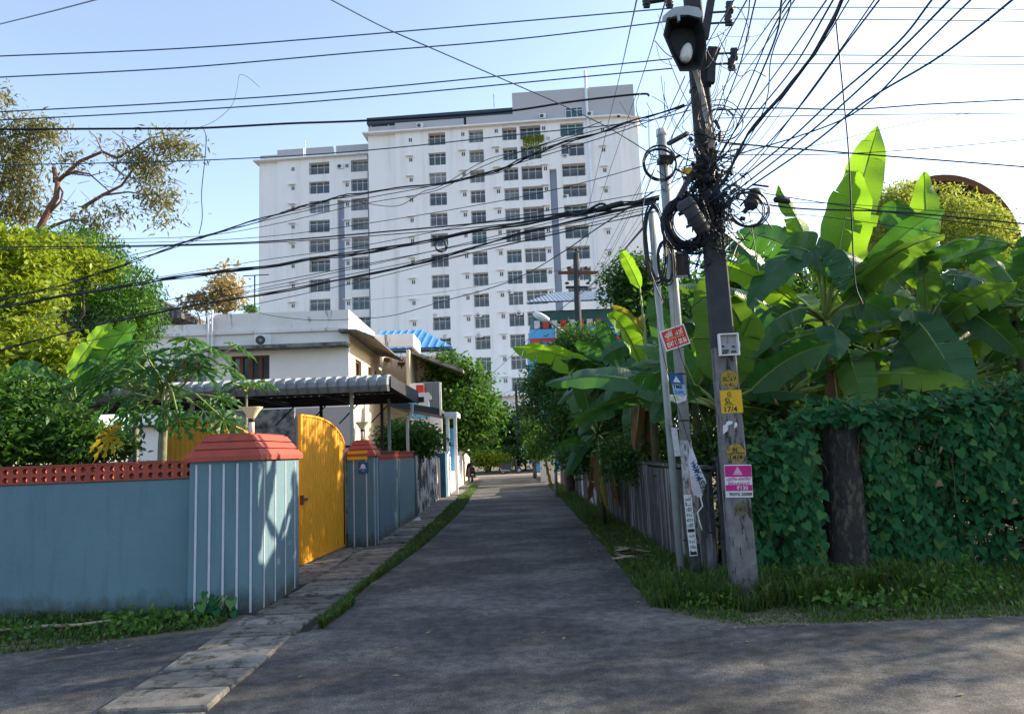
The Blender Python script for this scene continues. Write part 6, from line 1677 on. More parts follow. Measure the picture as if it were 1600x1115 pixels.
# magenta poster
po = thing('poster', on_pole(1155, 750, .01), 'magenta and white advertising poster tied on the concrete pole', 'poster')
c, ux, uy = plate(po, 'sheet', 1154, 751, px_m(21), px_m(25), PAPER, 0.006, 0.006, rad(2))
for dy, hh in ((15, 8.5), (-10.5, 4.5)): MB().obox(c + uy * px_m(dy), ux * px_m(20.5), Vector((0, .001, 0)), uy * px_m(hh)).build('magenta_band', MAGENTA, po)
cc_ = c - Vector((0, .003, 0))
m_ = MB(); tc = cc_ + uy * px_m(15) - ux * px_m(1)
for k in range(4):
    w0, w1 = 6 - k * 1.5, 6 - (k + 1) * 1.5 + .5; y0 = -3 + k * 2.6
    m_.add([tc + ux * px_m(-w0) + uy * px_m(y0), tc + ux * px_m(w0) + uy * px_m(y0), tc + ux * px_m(w1) + uy * px_m(y0 + 2), tc - ux * px_m(w1) + uy * px_m(y0 + 2)], [(0, 1, 2, 3)])
m_.add([tc + ux * px_m(-7) + uy * px_m(-5.4), tc + ux * px_m(7) + uy * px_m(-5.4), tc + ux * px_m(7) + uy * px_m(-4), tc - ux * px_m(7) + uy * px_m(-4)], [(0, 1, 2, 3)])
m_.build('triangle_logo', M('pale_pink', (0.6, 0.4, 0.5), (0.55, 0.36, 0.46), 20), po)
put_text(po, '\u0D2A\u0D41\u0D24\u0D3F\u0D2F \u0D15\u0D47\u0D2C\u0D3F\u0D7E', cc_ + uy * px_m(3.2), ux, uy, px_m(6), MAGENTA, px_m(38), .0006)
put_text(po, '\u0D1F\u0D3F\u0D35\u0D3F \u0D15\u0D23\u0D15\u0D4D\u0D37\u0D7B', cc_ - uy * px_m(3.2), ux, uy, px_m(6), MAGENTA, px_m(34), .0006)
put_text(po, '\u20B9130', cc_ - uy * px_m(10.5) + ux * px_m(5), ux, uy, px_m(8.5), PAPER, None, .0006)
put_text(po, '90376 20088', cc_ - uy * px_m(20) + ux * px_m(2), ux, uy, px_m(7), INK, px_m(35), .0008)
# meter box
mbx = thing('meter_box', on_pole(1137, 539, .05), 'open white meter box fixed high on the concrete pole', 'meter box')
c = on_pole(1137, 539, .03); hw, hh = px_m(15.5), px_m(17.5)
m_ = MB(); m_.obox(c, PX * hw, Vector((0, .01, 0)), PU * hh)
m_.build('back_plate', M('box_grey', (0.36, 0.36, 0.36), (0.26, 0.26, 0.26), 30, .7), mbx)
m_ = MB()
for s_ in (-1, 1):
    m_.obox(c + PX * s_ * (hw - .006) - Vector((0, .03, 0)), PX * .006, Vector((0, .04, 0)), PU * hh)
    m_.obox(c + PU * s_ * (hh - .006) - Vector((0, .0295, 0)), PX * (hw - .013), Vector((0, .04, 0)), PU * .006)
m_.build('rim', WHITE, mbx)
m_ = MB()
for a, b in ((-7, -9), (-2, -9), (-9, -13), (-4, -12.5), (6, -11), (9, -11), (-8, -2), (8, -3)): m_.obox(c + PX * px_m(a) + PU * px_m(b) - Vector((0, .018, 0)), PX * px_m(1.8), Vector((0, .008, 0)), PU * px_m(1.1))
for b in (3, 6, 9, 12): m_.obox(c + PU * px_m(b) - Vector((0, .014, 0)), PX * px_m(.6), Vector((0, .004, 0)), PU * px_m(.6))
m_.build('terminal', INK, mbx)
MB().obox(c + PX * (hw + .008) - Vector((0, .04, 0)), PX * .008, Vector((0, .01, 0)), PU * .03).build('hinge', GALV, mbx)

# two steel poles beside
def steel_pole(pxb, pyb, pxt, pyt, Y, r, label, painted=True, kind2=False):
    b = at(pxb, pyb, Y); t = at(pxt, pyt, Y + 0.05); b.z = 0 if True else b.z
    t_ = thing('steel_pole', (b.x, b.y, 0), label, 'steel pole')
    d = (t - b)
    if painted:
        f = lambda k: b + d * k
        MB().tube([b - Vector((0, 0, .1)), f(.085)], [r * 1.02, r * 1.02], 16).build('black_foot', BLACK, t_)
        MB().tube([f(.085), f(.3)], [r, r], 16).build('papered_shaft', M('weathered_pole', (0.42, 0.42, 0.4), (0.15, 0.15, 0.15), 18, .8, .2, 40, dirt=(0.05, 0.05, 0.05), dirt_scale=(20, 20, 8), dirt_lo=.5, dirt_hi=.6), t_)
        MB().tube([f(.3), f(1)], [r * .96, r * .86], 16).build('shaft', GALV, t_)
        for k in (.34, .39, .44, .5): MB().tube([f(k), f(k + .004)], [r * 1.0, r * 1.0], 16).build('seam_ring', DARKM, t_)
        MB().tube([f(.985), f(1.0)], [r * .95, r * .95], 16).build('cap', WHITE, t_)
    else:
        MB().tube([b - Vector((0, 0, .05)), b + d * .6, t], [r, r * .95, r * .9], 14).build('shaft', GALV, t_)
    return t_, b, t, d
sp1, b1, t1_, d1 = steel_pole(1088, 905, 1033, 203, 8.75, 0.07, 'steel pole with black foot and pasted papers, closest to the concrete pole')
sp2, b2, t2_, d2 = steel_pole(1064, 880, 1017, 330, 9.0, 0.045, 'slim grey steel pole leaning beside the papered one', False)
# clamp bracket and arm at the top of the taller steel pole
m_ = MB(); q = at(1040, 250, 8.68); m_.obox(q, (0.09, 0, 0), (0, .09, 0), (0, 0, .03)); m_.bar(at(1044, 225, 8.7), at(1075, 208, 8.4), .05, .04)
m_.build('clamp', DARKM, sp1)
MB().obox(at(1036, 236, 8.66), (.04, 0, 0), (0, .002, 0), (0, 0, .045)).build('tag_plate', PAPER, sp1)
# pasted bills, banners
bl_ = thing('blue_sticker', at(1058, 601, 8.66), 'small blue and white cable company sheet wrapped on the papered steel pole', 'sticker')
c = at(1058, 600, 8.655); ux = Vector((.99, .0, -.12)).normalized(); uy = Vector((.0, 0, 1)); s8 = 8.66 / FOC
uy = Vector((-.1, 0, 1)).normalized()
MB().obox(c + uy * 8 * s8, ux * 10 * s8, Vector((0, .003, 0)), uy * 8 * s8).build('blue_part', BLUES, bl_)
MB().obox(c - uy * 9 * s8 + ux * 2 * s8, ux * 10 * s8, Vector((0, .003, 0)), uy * 9 * s8).build('pale_part', M('pale_blue_paper', (0.3, 0.42, 0.6), (0.25, 0.36, 0.54), 14, .7), bl_)
MB().add([c + uy * 3 * s8 - ux * 6 * s8 - Vector((0, .005, 0)), c + uy * 3 * s8 + ux * 6 * s8 - Vector((0, .005, 0)), c + uy * 13 * s8 - Vector((0, .005, 0))], [(0, 1, 2)]).build('triangle_logo', PAPER, bl_)
put_text(bl_, 'TMB', c - uy * 4 * s8 - Vector((0, .006, 0)), ux, uy, 9 * s8, INK, 15 * s8, .001); put_text(bl_, 'SUPPL', c - uy * 13 * s8 - Vector((0, .006, 0)) + ux * 2 * s8, ux, uy, 8 * s8, BLUES, 16 * s8, .001)
yg = thing('torn_wrapper', at(1057, 622, 8.64), 'yellow and white torn wrapper just below the blue sheet', 'wrapper')
c = at(1058, 622, 8.63)
MB().add([c + Vector((-.09, 0, -.02)), c + Vector((.0, -.02, -.06)), c + Vector((.1, 0, -.03)), c + Vector((.12, 0, .03)), c + Vector((.05, -.02, .02)), c + Vector((-.08, 0, .05))], [(0, 1, 2, 3, 4, 5)]).build('scrap', PAPER, yg)
put_text(yg, 'UVL', c + Vector((-.03, -.025, 0)), Vector((1, 0, .1)), uy, 10 * s8, M('lime_ink', (0.4, 0.5, 0.05), (0.35, 0.45, 0.05), 9), 14 * s8, .002)
# long bill with rows of lettering on the lower shaft
bill = thing('pasted_bill', at(1077, 820, 8.66), 'tall narrow white bill pasted low on the steel pole, columns of lettering', 'bill')
pc1 = lambda px, py: at(px, py, 8.668)
c = pc1(1079, 820); uy = (pc1(1074, 775) - pc1(1083, 862)).normalized(); ux = Vector((1, 0, 0)); ux = (ux - uy * ux.dot(uy)).normalized()
MB().obox(c, ux * 6 * s8, Vector((0, .004, 0)), uy * 46 * s8).build('sheet', PAPER, bill)
r_ = random.Random(3)
for k, s_ in enumerate(['\u0D2A\u0D02\u0D21\u0D4D', 'L:', '\u0D35\u0D40\u0D1F\u0D4D', '\u0D24\u0D47\u0D2A\u0D4D', '\u0D2E', '\u0D35\u0D40\u0D1F\u0D4D', 'E.', '\u0D2A\u0D02\u0D21', '\u0D24\u0D47\u0D2A\u0D4D', '\u0D35\u0D3F\u0D32', 'L:']):
    put_text(bill, s_, c + uy * (40 - k * 8) * s8 - Vector((0, .006, 0)), ux, uy, 7 * s8, INK, 9 * s8, .0008)
for k in (-8, -42): MB().obox(c + uy * k * s8 - Vector((0, .0055, 0)), ux * 5 * s8, Vector((0, .001, 0)), uy * 2.5 * s8).build('black_block', INK, bill)
bn = thing('torn_banner', at(1098, 735, 8.6), 'crumpled printed banner strip flapping from the papered steel pole', 'banner')
c0 = [at(1078, 690, 8.62), at(1090, 722, 8.5), at(1104, 752, 8.45), at(1096, 778, 8.5), at(1082, 772, 8.6), at(1078, 745, 8.55), at(1076, 720, 8.62)]
m_ = MB(); mid = at(1089, 742, 8.44)
m_.add([mid] + c0, [(0, i, i % 7 + 1) for i in range(1, 8)]); m_.build('cloth', M('banner_cloth', (0.5, 0.5, 0.52), (0.36, 0.34, 0.38), 10, .8), bn)
ux = (at(1080, 700, 8.4) - at(1102, 765, 8.4)).normalized(); uy = Vector((0, -1, 0)).cross(ux)
put_text(bn, 'BEST AC', at(1094, 746, 8.38), ux, uy, 11 * s8, INK, 46 * s8, .002); put_text(bn, 'MAMMA', at(1087, 735, 8.38), ux, uy, 10 * s8, BLUES, 30 * s8, .002)
MB().add([at(1076, 735, 8.6), at(1079, 735, 8.6), at(1083, 772, 8.58), at(1080, 774, 8.58)], [(0, 1, 2, 3)]).build('orange_strip', M('orange_tape', (0.5, 0.13, 0.05), (0.4, 0.1, 0.05), 9), bn)
MB().tube([at(1094, 775, 8.5), at(1098, 790, 8.5), at(1090, 800, 8.5), at(1093, 815, 8.5), at(1097, 828, 8.5)], .008, 5).build('loose_tape', PAPER, bn)
MB().obox(at(1056, 690, 8.9), (.035, 0, 0), (0, .004, 0), (-.012, 0, .17)).build('paper_strip', PAPER, None, label='blank white paper strip pasted on the slim steel pole', cat='paper')
# red sign
rs = thing('advertising_sign', at(1053, 529, 8.5), 'tilted red advertising board with white lettering across the two steel poles', 'sign')
Yr = 8.55
A_, B_2, C_2, D_2 = at(1030.5, 518, Yr), at(1068, 505, Yr), at(1078, 537, Yr), at(1041.5, 549, Yr)
ux = (B_2 - A_).normalized(); uy = (A_ - D_2).normalized(); c = (A_ + B_2 + C_2 + D_2) / 4; wv, hv = (B_2 - A_).length / 2, (A_ - D_2).length / 2
s9 = Yr / FOC
MB().obox(c, ux * wv, Vector((0, .006, 0)), uy * hv).build('board', WHITE, rs)
c1 = c - Vector((0, .008, 0)); MB().obox(c1, ux * (wv - 2 * s9), Vector((0, .001, 0)), uy * (hv - 2.2 * s9)).build('red_field', REDM, rs)
c1 -= Vector((0, .003, 0))
WH = M('lettering_white', (0.8, 0.78, 0.75), (0.8, 0.78, 0.75), 5)
put_text(rs, '\u0D2A\u0D41\u0D32\u0D4D\u0D32\u0D4D', c1 - ux * 8.5 * s9 + uy * 7.5 * s9, ux, uy, 11 * s9, WH, 13 * s9, .0012)
put_text(rs, '\u0D15\u0D3E\u0D1F\u0D4D', c1 + ux * 8.5 * s9 + uy * 7.5 * s9, ux, uy, 11 * s9, WH, 13 * s9, .0012)
put_text(rs, '8547 13 00 86', c1 - uy * 8 * s9, ux, uy, 12 * s9, WH, 32 * s9, .0012)
put_text(rs, '\u0D35\u0D43\u0D24\u0D4D\u0D24\u0D3F\u0D2F\u0D3E\u0D15\u0D4D\u0D15\u0D41\u0D02', c1, ux, uy, 5 * s9, M('lettering_yellow', (0.8, 0.6, 0.3), (0.8, 0.6, 0.3), 5), 30 * s9)

# street lamp on the concrete pole
lp = thing('street_lamp', at(1070, 60, 7.3), 'big dark hooded street lamp with bulb on a rusty tube high on the concrete pole', 'street lamp')
YL = 7.35
tube_pts = [at(1112, 232, 7.75), at(1106, 190, 7.72), at(1095, 140, 7.62), at(1086, 110, 7.5)]
MB().tube(tube_pts, [.035, .035, .032, .03], 10).build('arm', M('rusty_white_tube', (0.4, 0.38, 0.36), (0.3, 0.26, 0.24), 9, .7, dirt=(0.25, 0.08, 0.03), dirt_scale=(6, 6, 4), dirt_lo=.55, dirt_hi=.62), lp)
outl = [(1042, 28), (1036, 55), (1050, 88), (1062, 112), (1078, 112), (1096, 108), (1104, 75), (1103, 48), (1095, 28), (1075, 22)]
front = [at(a, b, YL + (.0 if b > 60 else .0)) for a, b in outl]
back = [p + Vector((0.02, .28, .13)) for p in front]
n_ = len(front)
ctr_b = sum(back, Vector()) / n_
back = [ctr_b + (p - ctr_b) * .62 for p in back]
ctr_f = sum(front, Vector()) / n_
inner = [ctr_f + (p - ctr_f) * .93 + Vector((0, .0, 0)) for p in front]; deep = [ctr_f + (p - ctr_f) * .6 + Vector((0.02, .2, .1)) for p in front]
MB().add(front + back, [tuple(range(n_, 2 * n_))] + [(i, (i + 1) % n_, n_ + (i + 1) % n_, n_ + i) for i in range(n_)]).build('housing', M('lamp_housing', (0.03, 0.032, 0.037), (0.045, 0.048, 0.053), 9, .6), lp)
MB().add(front + inner + deep, [(i, (i + 1) % n_, n_ + (i + 1) % n_, n_ + i) for i in range(n_)] + [(n_ + i, n_ + (i + 1) % n_, 2 * n_ + (i + 1) % n_, 2 * n_ + i) for i in range(n_)] + [tuple(range(2 * n_, 3 * n_))]).build('reflector', BLACK, lp)
top_ = [at(a, b, YL - .01) for a, b in [(1042, 28), (1044, 18), (1055, 11), (1075, 9), (1092, 12), (1098, 22), (1095, 28), (1075, 23), (1055, 24)]]
MB().prism(top_, (0.0, .25, .1)).build('top_cover', GALV, lp)
bq = at(1070, 96, YL + .02); bt = at(1076, 66, YL + .1)
MB().lathe(bq, [(0, 0), (.04, .01), (.062, .05), (.066, .13), (.05, .2), (.03, .24)], 14, axis=bt - bq).build('bulb', M('bulb_white', (0.55, 0.55, 0.5), (0.5, 0.5, 0.46), 9, .3), lp)
MB().obox(at(1060, 27, YL - .03), (.012, 0, 0), (0, .02, 0), (0, 0, .05)).build('clip', GALV, lp)

# crossarms with insulators on the concrete pole
def insulator(m_, c, r=.045): m_.lathe(c, [(.01, -.05), (r * .6, -.05), (r, -.03), (r * .6, -.01), (r, .01), (r * .6, .03), (.015, .05)], 10)
ca = thing('pole_bracket', at(1120, 60, 7.8), 'upright dark bracket of insulators on the upper concrete pole', 'bracket')
m_ = MB(); m_.bar(at(1110, 130, 7.85), at(1112, 75, 7.85), .09, .07, up=(0, 1, 0)); m_.bar(at(1101, 60, 7.85), at(1111, 0, 7.85), .08, .07, up=(0, 1, 0)); m_.bar(at(1108, 110, 7.85), at(1121, 75, 7.8), .07, .06, up=(0, 1, 0))
for py in (18, 35, 83, 99): m_.bar(at(1108, py + 2, 7.82), at(1145, py, 7.8), .018, .018)
m_.build('steel_arm', DARKM, ca)
for px, py in ((1140, 12), (1138, 31), (1147, 85), (1143, 101), (1046, 4), (1010, 3)):
    m_ = MB(); q = at(px, py, 7.8); insulator(m_, q, .05); m_.obox(q, (.035, 0, 0), (0, .02, 0), (0, 0, .07)); m_.build('insulator', DARKM, ca)
MB().bar(at(1005, 3, 7.8), at(1050, -4, 7.8), .06, .05).build('cross_arm', DARKM, ca)
# distribution clutter: box, cylinders, brackets, coils
bx = thing('junction_box', at(1064, 413, 8.55), 'small weathered wooden junction box strapped to the papered steel pole', 'box')
MB().obox(at(1066, 413, 8.62), (.07, 0, 0), (0, .05, 0), (0, 0, .15)).build('casing', M('weathered_box', (0.07, 0.055, 0.05), (0.04, 0.035, 0.033), 20, .9), bx)
MB().obox(at(1066, 395, 8.56), (.078, 0, 0), (0, .02, 0), (0, 0, .012)).build('strap', GALV, bx)
MB().obox(at(1066, 432, 8.56), (.078, 0, 0), (0, .02, 0), (0, 0, .012)).build('strap', GALV, bx)
def splice(px0, py0, px1, py1, Y, r, label, ribs=True):
    a, b = at(px0, py0, Y), at(px1, py1, Y + .1); t_ = thing('splice_closure', a, label, 'cable joint')
    MB().tube([a, a.lerp(b, .06), a.lerp(b, .94), b], [r * .7, r, r, r * .75], 14).build('casing', M('closure_grey', (0.03, 0.033, 0.04), (0.045, 0.047, 0.055), 12, .6), t_)
    for k in (.2, .5, .8): MB().tube([a.lerp(b, k - .015), a.lerp(b, k + .015)], [r * 1.06] * 2, 14).build('band', BLACK, t_)
splice(1069, 312, 1100, 362, 7.55, .085, 'dark cylindrical cable joint slung diagonally against the concrete pole')
splice(1062, 322, 1085, 322, 7.7, .06, 'short cable joint lying level beside the diagonal one')
splice(1172, 322, 1182, 300, 7.5, .07, 'cone shaped cable joint hanging inside a cable loop by the banana leaves')
def ring(c, R, n, r, Y0, label, tiltx=0.0, seed=0, name='cable_coil', sq=1.0, grp='cable coils hung on the poles', jit=.04):
    r_ = random.Random(seed); t_ = thing(name, c, label, 'cable coil', grp); m_ = MB()
    for k in range(n):
        RR = R * (1 + r_.uniform(-jit, jit)); o = Vector((r_.uniform(-.1, .1) * R, r_.uniform(-.03, .05), r_.uniform(-.1, .1) * R)); K = 26; ph = r_.uniform(0, 6)
        pts = [c + o + Vector((math.cos(a) * RR, math.sin(a + ph) * .03 + tiltx * math.cos(a), math.sin(a) * RR * sq * (1 + r_.uniform(-.02, .02)))) for a in [2 * math.pi * i / K for i in range(K + 1)]]
        m_.tube(pts, r, 5, caps=False)
    m_.build('cable', WIREM, t_)
    return t_
ring(at(1031, 255, 8.5), .2, 8, .007, 0, 'neat black cable coil around the top of the papered steel pole', seed=1)
ring(at(1080, 348, 7.95), .25, 28, .006, 0, 'big tangled black coil between the steel and concrete poles', seed=2, sq=1.1, jit=.22)
ring(at(1070, 350, 8.0), .22, 10, .01, 0, 'smaller snarled coil tucked inside the big tangle', seed=3, sq=1.2, jit=.2)
ring(at(1170, 325, 7.4), .19, 4, .008, 0, 'open loop of thick cable hanging on the banana side of the pole', seed=4, jit=.05)
ring(at(1115, 330, 7.72), .13, 6, .005, 0, 'thin grey loops drooping on the face of the concrete pole', seed=5, sq=1.6, jit=.3)
ring(at(1125, 190, 7.6), .2, 5, .005, 0, 'loose thin loops beside the rusty lamp tube', seed=6, sq=.9, jit=.3)
ring(at(689, 383, 9.5), .075, 4, .006, 0, 'small coil clipped on the cables before the tower', seed=7)
ring(at(1024, 380, 8.6), .12, 8, .007, 0, 'long narrow hank of cable tied to the slim steel pole', seed=8, sq=4.0, jit=.1)
ring(at(1040, 410, 8.5), .1, 5, .008, 0, 'drooping cable loops below the junction box', seed=9, sq=2.6, jit=.15)
# mess of clamps and ties at the knot
kn = thing('cable_clamp_cluster', pole_at(4.25), 'knot of clamps, ties and cable ends gripping the concrete pole', 'cable clamps')
r_ = random.Random(5)
m_ = MB()
for i in range(120):
    z = r_.gauss(4.35, .28); c = pole_at(z) + Vector((r_.gauss(-.02, .17), r_.uniform(-.22, .02), 0))
    d = Vector((r_.uniform(-1, 1), r_.uniform(-.5, .5), r_.uniform(-1, 1))).normalized(); m_.obox(c, d * r_.uniform(.02, .07), d.orthogonal().normalized() * r_.uniform(.006, .02), d.cross(d.orthogonal()).normalized() * r_.uniform(.006, .02))
m_.build('clamps', DARKM, kn); kn.children[0]['kind'] = 'stuff'
m_ = MB()
for i in range(110):
    z = r_.gauss(4.4, .3); c = pole_at(z) + Vector((r_.gauss(0, .08), -.1, 0)); pts = [c]
    for j in range(5): pts.append(pts[-1] + Vector((r_.gauss(0, .1), r_.gauss(0, .04), r_.gauss(-.02, .1))))
    m_.tube(pts, r_.choice([.004, .006, .008]), 4, caps=False)
m_.build('cable_ends', WIREM, kn); kn.children[1]['kind'] = 'stuff'
MB().add([at(1063, 268, 7.6), at(1070, 261, 7.6), at(1082, 264, 7.6), at(1076, 272, 7.6)], [(0, 1, 2, 3)]).build('yellow_tag', YPAINT, kn)
MB().bar(at(1060, 310, 7.75), at(1086, 262, 7.8), .06, .05).build('stay_arm', DARKM, kn)
for i, z in enumerate((3.9, 4.2, 4.5, 4.9, 5.6)):
    c = pole_at(z); k = z / PT.z; MB().box(c.x - .135 + .05 * k - .006, c.x + .135 - .05 * k + .006, c.y - .1 + .03 * k, c.y + .1 - .03 * k, z, z + .035).build('strap', DARKM, mp)

# ------------------------------------------------------------------ wires
def smooth_pts(P, per=6):
    P = [P[0] * 2 - P[1]] + P + [P[-1] * 2 - P[-2]]
    out = []
    for i in range(1, len(P) - 2):
        a, b, c, d = P[i - 1], P[i], P[i + 1], P[i + 2]
        for j in range(per):
            t = j / per
            out.append(0.5 * ((2 * b) + (c - a) * t + (2 * a - 5 * b + 4 * c - d) * t * t + (3 * b - a - 3 * c + d) * t ** 3))
    out.append(P[-2])
    return out
WIRE_N = [0]
def wire(pxs, Y0, Y1, r, label, group=None, mt=None, strands=1, spread=.02, name=None):
    """a span from depth Y0 to Y1 through the surveyed sight lines"""
    L = [0]
    for a, b in zip(pxs[:-1], pxs[1:]): L.append(L[-1] + math.dist(a, b))
    P = [at(a, b, Y0 + (Y1 - Y0) * (l / L[-1])) for (a, b), l in zip(pxs, L)]
    P = smooth_pts(P, 6 if len(P) > 2 else 4)
    r_ = random.Random(len(pxs) * 100 + int(pxs[0][1]) + int(pxs[-1][1]))
    m_ = MB()
    for s_ in range(strands):
        ph = r_.uniform(0, 6.28); fr = r_.uniform(.5, 1.6); o = Vector((0, r_.uniform(-1, 1), r_.uniform(-1, 1))) * spread if strands > 1 else Vector()
        n = len(P)
        Q = [p + o + (Vector((0, math.sin(ph + i * fr), math.cos(ph * 2 + i * fr * .8))) * spread * .7 if strands > 1 else Vector()) for i, p in enumerate(P)]
        m_.tube(Q, 0.82 * r * (1 if s_ == 0 else r_.uniform(.45, .9)), 5, caps=False)
    WIRE_N[0] += 1
    return m_.build(name or ('cable_bundle' if strands > 1 else 'wire'), mt or WIREM, label=label, cat='cable' if strands > 1 else 'wire', group=group)
g1 = 'power lines crossing the open sky'
W = wire
W([(-5, 39), (80, 18), (160, -3)], 8, 6, .008, 'thin wire cutting across the uppermost sky corner by the lone tree', g1, WIREB)
W([(-5, 88), (280, 76), (560, 55), (1050, 13)], 7.7, 7.8, .009, 'upper of the top pair of power lines over the tower', g1, WIREB)
W([(-5, 121), (280, 106), (560, 82), (800, 62), (1050, 33)], 7.7, 7.8, .009, 'lower of the top pair of power lines over the tower', g1, WIREB)
W([(-5, 175), (280, 160), (560, 140), (1050, 92)], 7.7, 7.8, .009, 'upper of the second pair of power lines, just above the tower', g1, WIREB)
W([(-5, 188), (280, 173), (560, 153), (1050, 107)], 7.7, 7.8, .009, 'lower of the second pair of power lines, just above the tower', g1, WIREB)
W([(-5, 202), (200, 201), (315, 200), (450, 193), (560, 189), (700, 181), (800, 173), (900, 158), (1000, 147), (1015, 150)], 8.2, 8.4, .016, 'thick black cable with a loose tail over the feathery tree', g1)
W([(-5, 258), (300, 251), (560, 236), (830, 208), (1000, 190), (1080, 172)], 8.2, 8, .008, 'single blue grey line just above the lower wing roof', g1, WIREB)
W([(512, -3), (600, 43), (680, 78), (800, 130), (880, 165), (960, 205), (1050, 262)], 6, 9, .008, 'thin wire slanting down over the tower roof', g1, WIREB)
W([(318, 201), (322, 215), (320, 250), (315, 300), (316, 340), (311, 366)], 8.3, 9, .006, 'loose wire tail dangling from the thick cable', g1)
W([(280, 206), (315, 198), (340, 186), (362, 165), (370, 140), (374, 118), (384, 119), (394, 126), (406, 137)], 8.3, 8.2, .003, 'stray thin wire curling up from the thick cable', g1)
g2 = 'cables sagging from the pole cluster past the tower'
W([(-5, 470), (100, 445), (200, 412), (300, 376), (400, 345), (480, 322), (560, 303), (680, 288), (770, 270), (850, 235), (960, 200), (1070, 165)], 13, 7.9, .011, 'uppermost thick bundle sweeping from the lime tree to the lamp tube', g2, None, 4, .02)
W([(-5, 425), (160, 408), (310, 372), (440, 338), (560, 312), (700, 285), (860, 240), (1000, 195), (1085, 160)], 12, 8, .007, 'thin cable just above the uppermost thick bundle', g2)
W([(160, 374), (310, 369), (420, 352), (560, 320), (660, 303), (700, 290), (750, 262), (830, 232), (1010, 182)], 12, 8, .006, 'thin wire joining the thick bundle halfway across the tower', g2)
W([(560, 316), (620, 322), (660, 300), (690, 290), (760, 250), (830, 232), (940, 190)], 10.5, 8.2, .006, 'slack wire looping before the tall tower', g2)
W([(-5, 386), (200, 384), (400, 378), (600, 362), (800, 343), (1030, 312)], 12, 8.2, .013, 'straight thick cable running level below the upper bundle', g2)
W([(-5, 391), (200, 386), (400, 380), (600, 367), (800, 349), (1030, 318)], 12, 8.2, .008, 'thin twin of the straight thick cable', g2)
W([(-5, 378), (200, 379), (400, 371), (600, 345), (850, 300), (1075, 240)], 12, 8, .006, 'thin wire above the straight thick cable', g2)
W([(-5, 480), (130, 457), (250, 437), (370, 421), (500, 403), (600, 388), (740, 361), (860, 341), (960, 321), (1030, 308)], 12, 8.2, .014, 'heavy middle bundle crossing between mango tree and concrete pole', g2, None, 5, .018)
W([(-5, 462), (200, 440), (400, 408), (560, 385), (760, 346), (1040, 296)], 12, 8.2, .006, 'thin cable riding above the heavy middle bundle', g2)
W([(-5, 497), (200, 477), (400, 445), (600, 407), (850, 358), (1030, 320)], 12, 8.2, .007, 'upper of three slim cables below the middle bundle', g2)
W([(-5, 506), (200, 486), (400, 455), (600, 418), (850, 365), (1030, 323)], 12, 8.2, .006, 'middle of three slim cables below the middle bundle', g2)
W([(-5, 518), (200, 492), (400, 460), (600, 424), (850, 370), (1030, 328)], 12, 8.2, .006, 'lowest of three slim cables below the middle bundle', g2)
W([(-5, 548), (100, 520), (200, 497), (300, 477), (400, 461), (520, 439), (650, 411), (760, 380), (850, 355), (950, 332), (1025, 314)], 12, 8.2, .012, 'lowest heavy bundle crossing above the stained parapet', g2, None, 3, .015)
W([(-5, 533), (200, 493), (400, 452), (650, 398), (850, 350), (1030, 305)], 12, 8.2, .006, 'thin cable between the two heavy bundles', g2)
W([(-5, 560), (200, 520), (330, 490), (560, 440), (800, 380), (1030, 330)], 11, 8.2, .006, 'thin lowest cable brushing the banana leaf tip', g2)
W([(395, 486), (430, 494), (490, 500), (560, 498), (617, 492), (690, 471), (760, 452), (818, 430), (885, 390), (925, 362), (1020, 300)], 27, 8.3, .013, 'slack service wire from the white house roof up to the poles', g2)
W([(740, 610), (800, 555), (850, 505), (930, 440), (1010, 350)], 60, 9, .02, 'thin wire climbing from the lane end past the blue house', g2)
W([(560, 470), (700, 455), (860, 425), (905, 410)], 40, 29, .012, 'thin wire reaching the timber pole from the tower side', g2)
W([(690, 640), (740, 628), (800, 610), (850, 590)], 50, 60, .012, 'thin wire slung across the lane end', g2)
W([(1020, 312), (960, 330), (940, 318), (905, 335), (885, 330)], 8.3, 8.6, .02, 'short thick joint hump in the bundle beside the tower edge', g2)
g3 = 'steep wires rising from the timber pole over the lane'
for i, (p, lab) in enumerate([([(996, -5), (968, 120), (940, 237), (893, 440)], 'steep wire crossing the tower roof corner, closest to white pipe'),
    ([(1042, -5), (1000, 130), (945, 290), (900, 430)], 'steep wire meeting the top frame edge beside the lamp hood'),
    ([(1150, -5), (1090, 100), (1010, 270), (925, 430)], 'steep wire passing just before the lamp hood'),
    ([(1170, -5), (1100, 120), (1030, 250), (930, 445)], 'steep wire passing behind the lamp bulb line'),
    ([(1232, -5), (1150, 110), (1060, 240), (930, 450)], 'steep wire passing the bracket insulators'),
    ([(1245, -5), (1175, 100), (1080, 230), (985, 370), (920, 450)], 'steep wire crossing the concrete pole above the rusty tube'),
    ([(1070, 120), (1035, 200), (985, 330), (920, 455)], 'steep wire starting just under the lamp hood')]):
    W(p, 5.5 if i < 6 else 8, 29, .009, lab, g3, WIREM)
g4 = 'wires leading away over the banana plants'
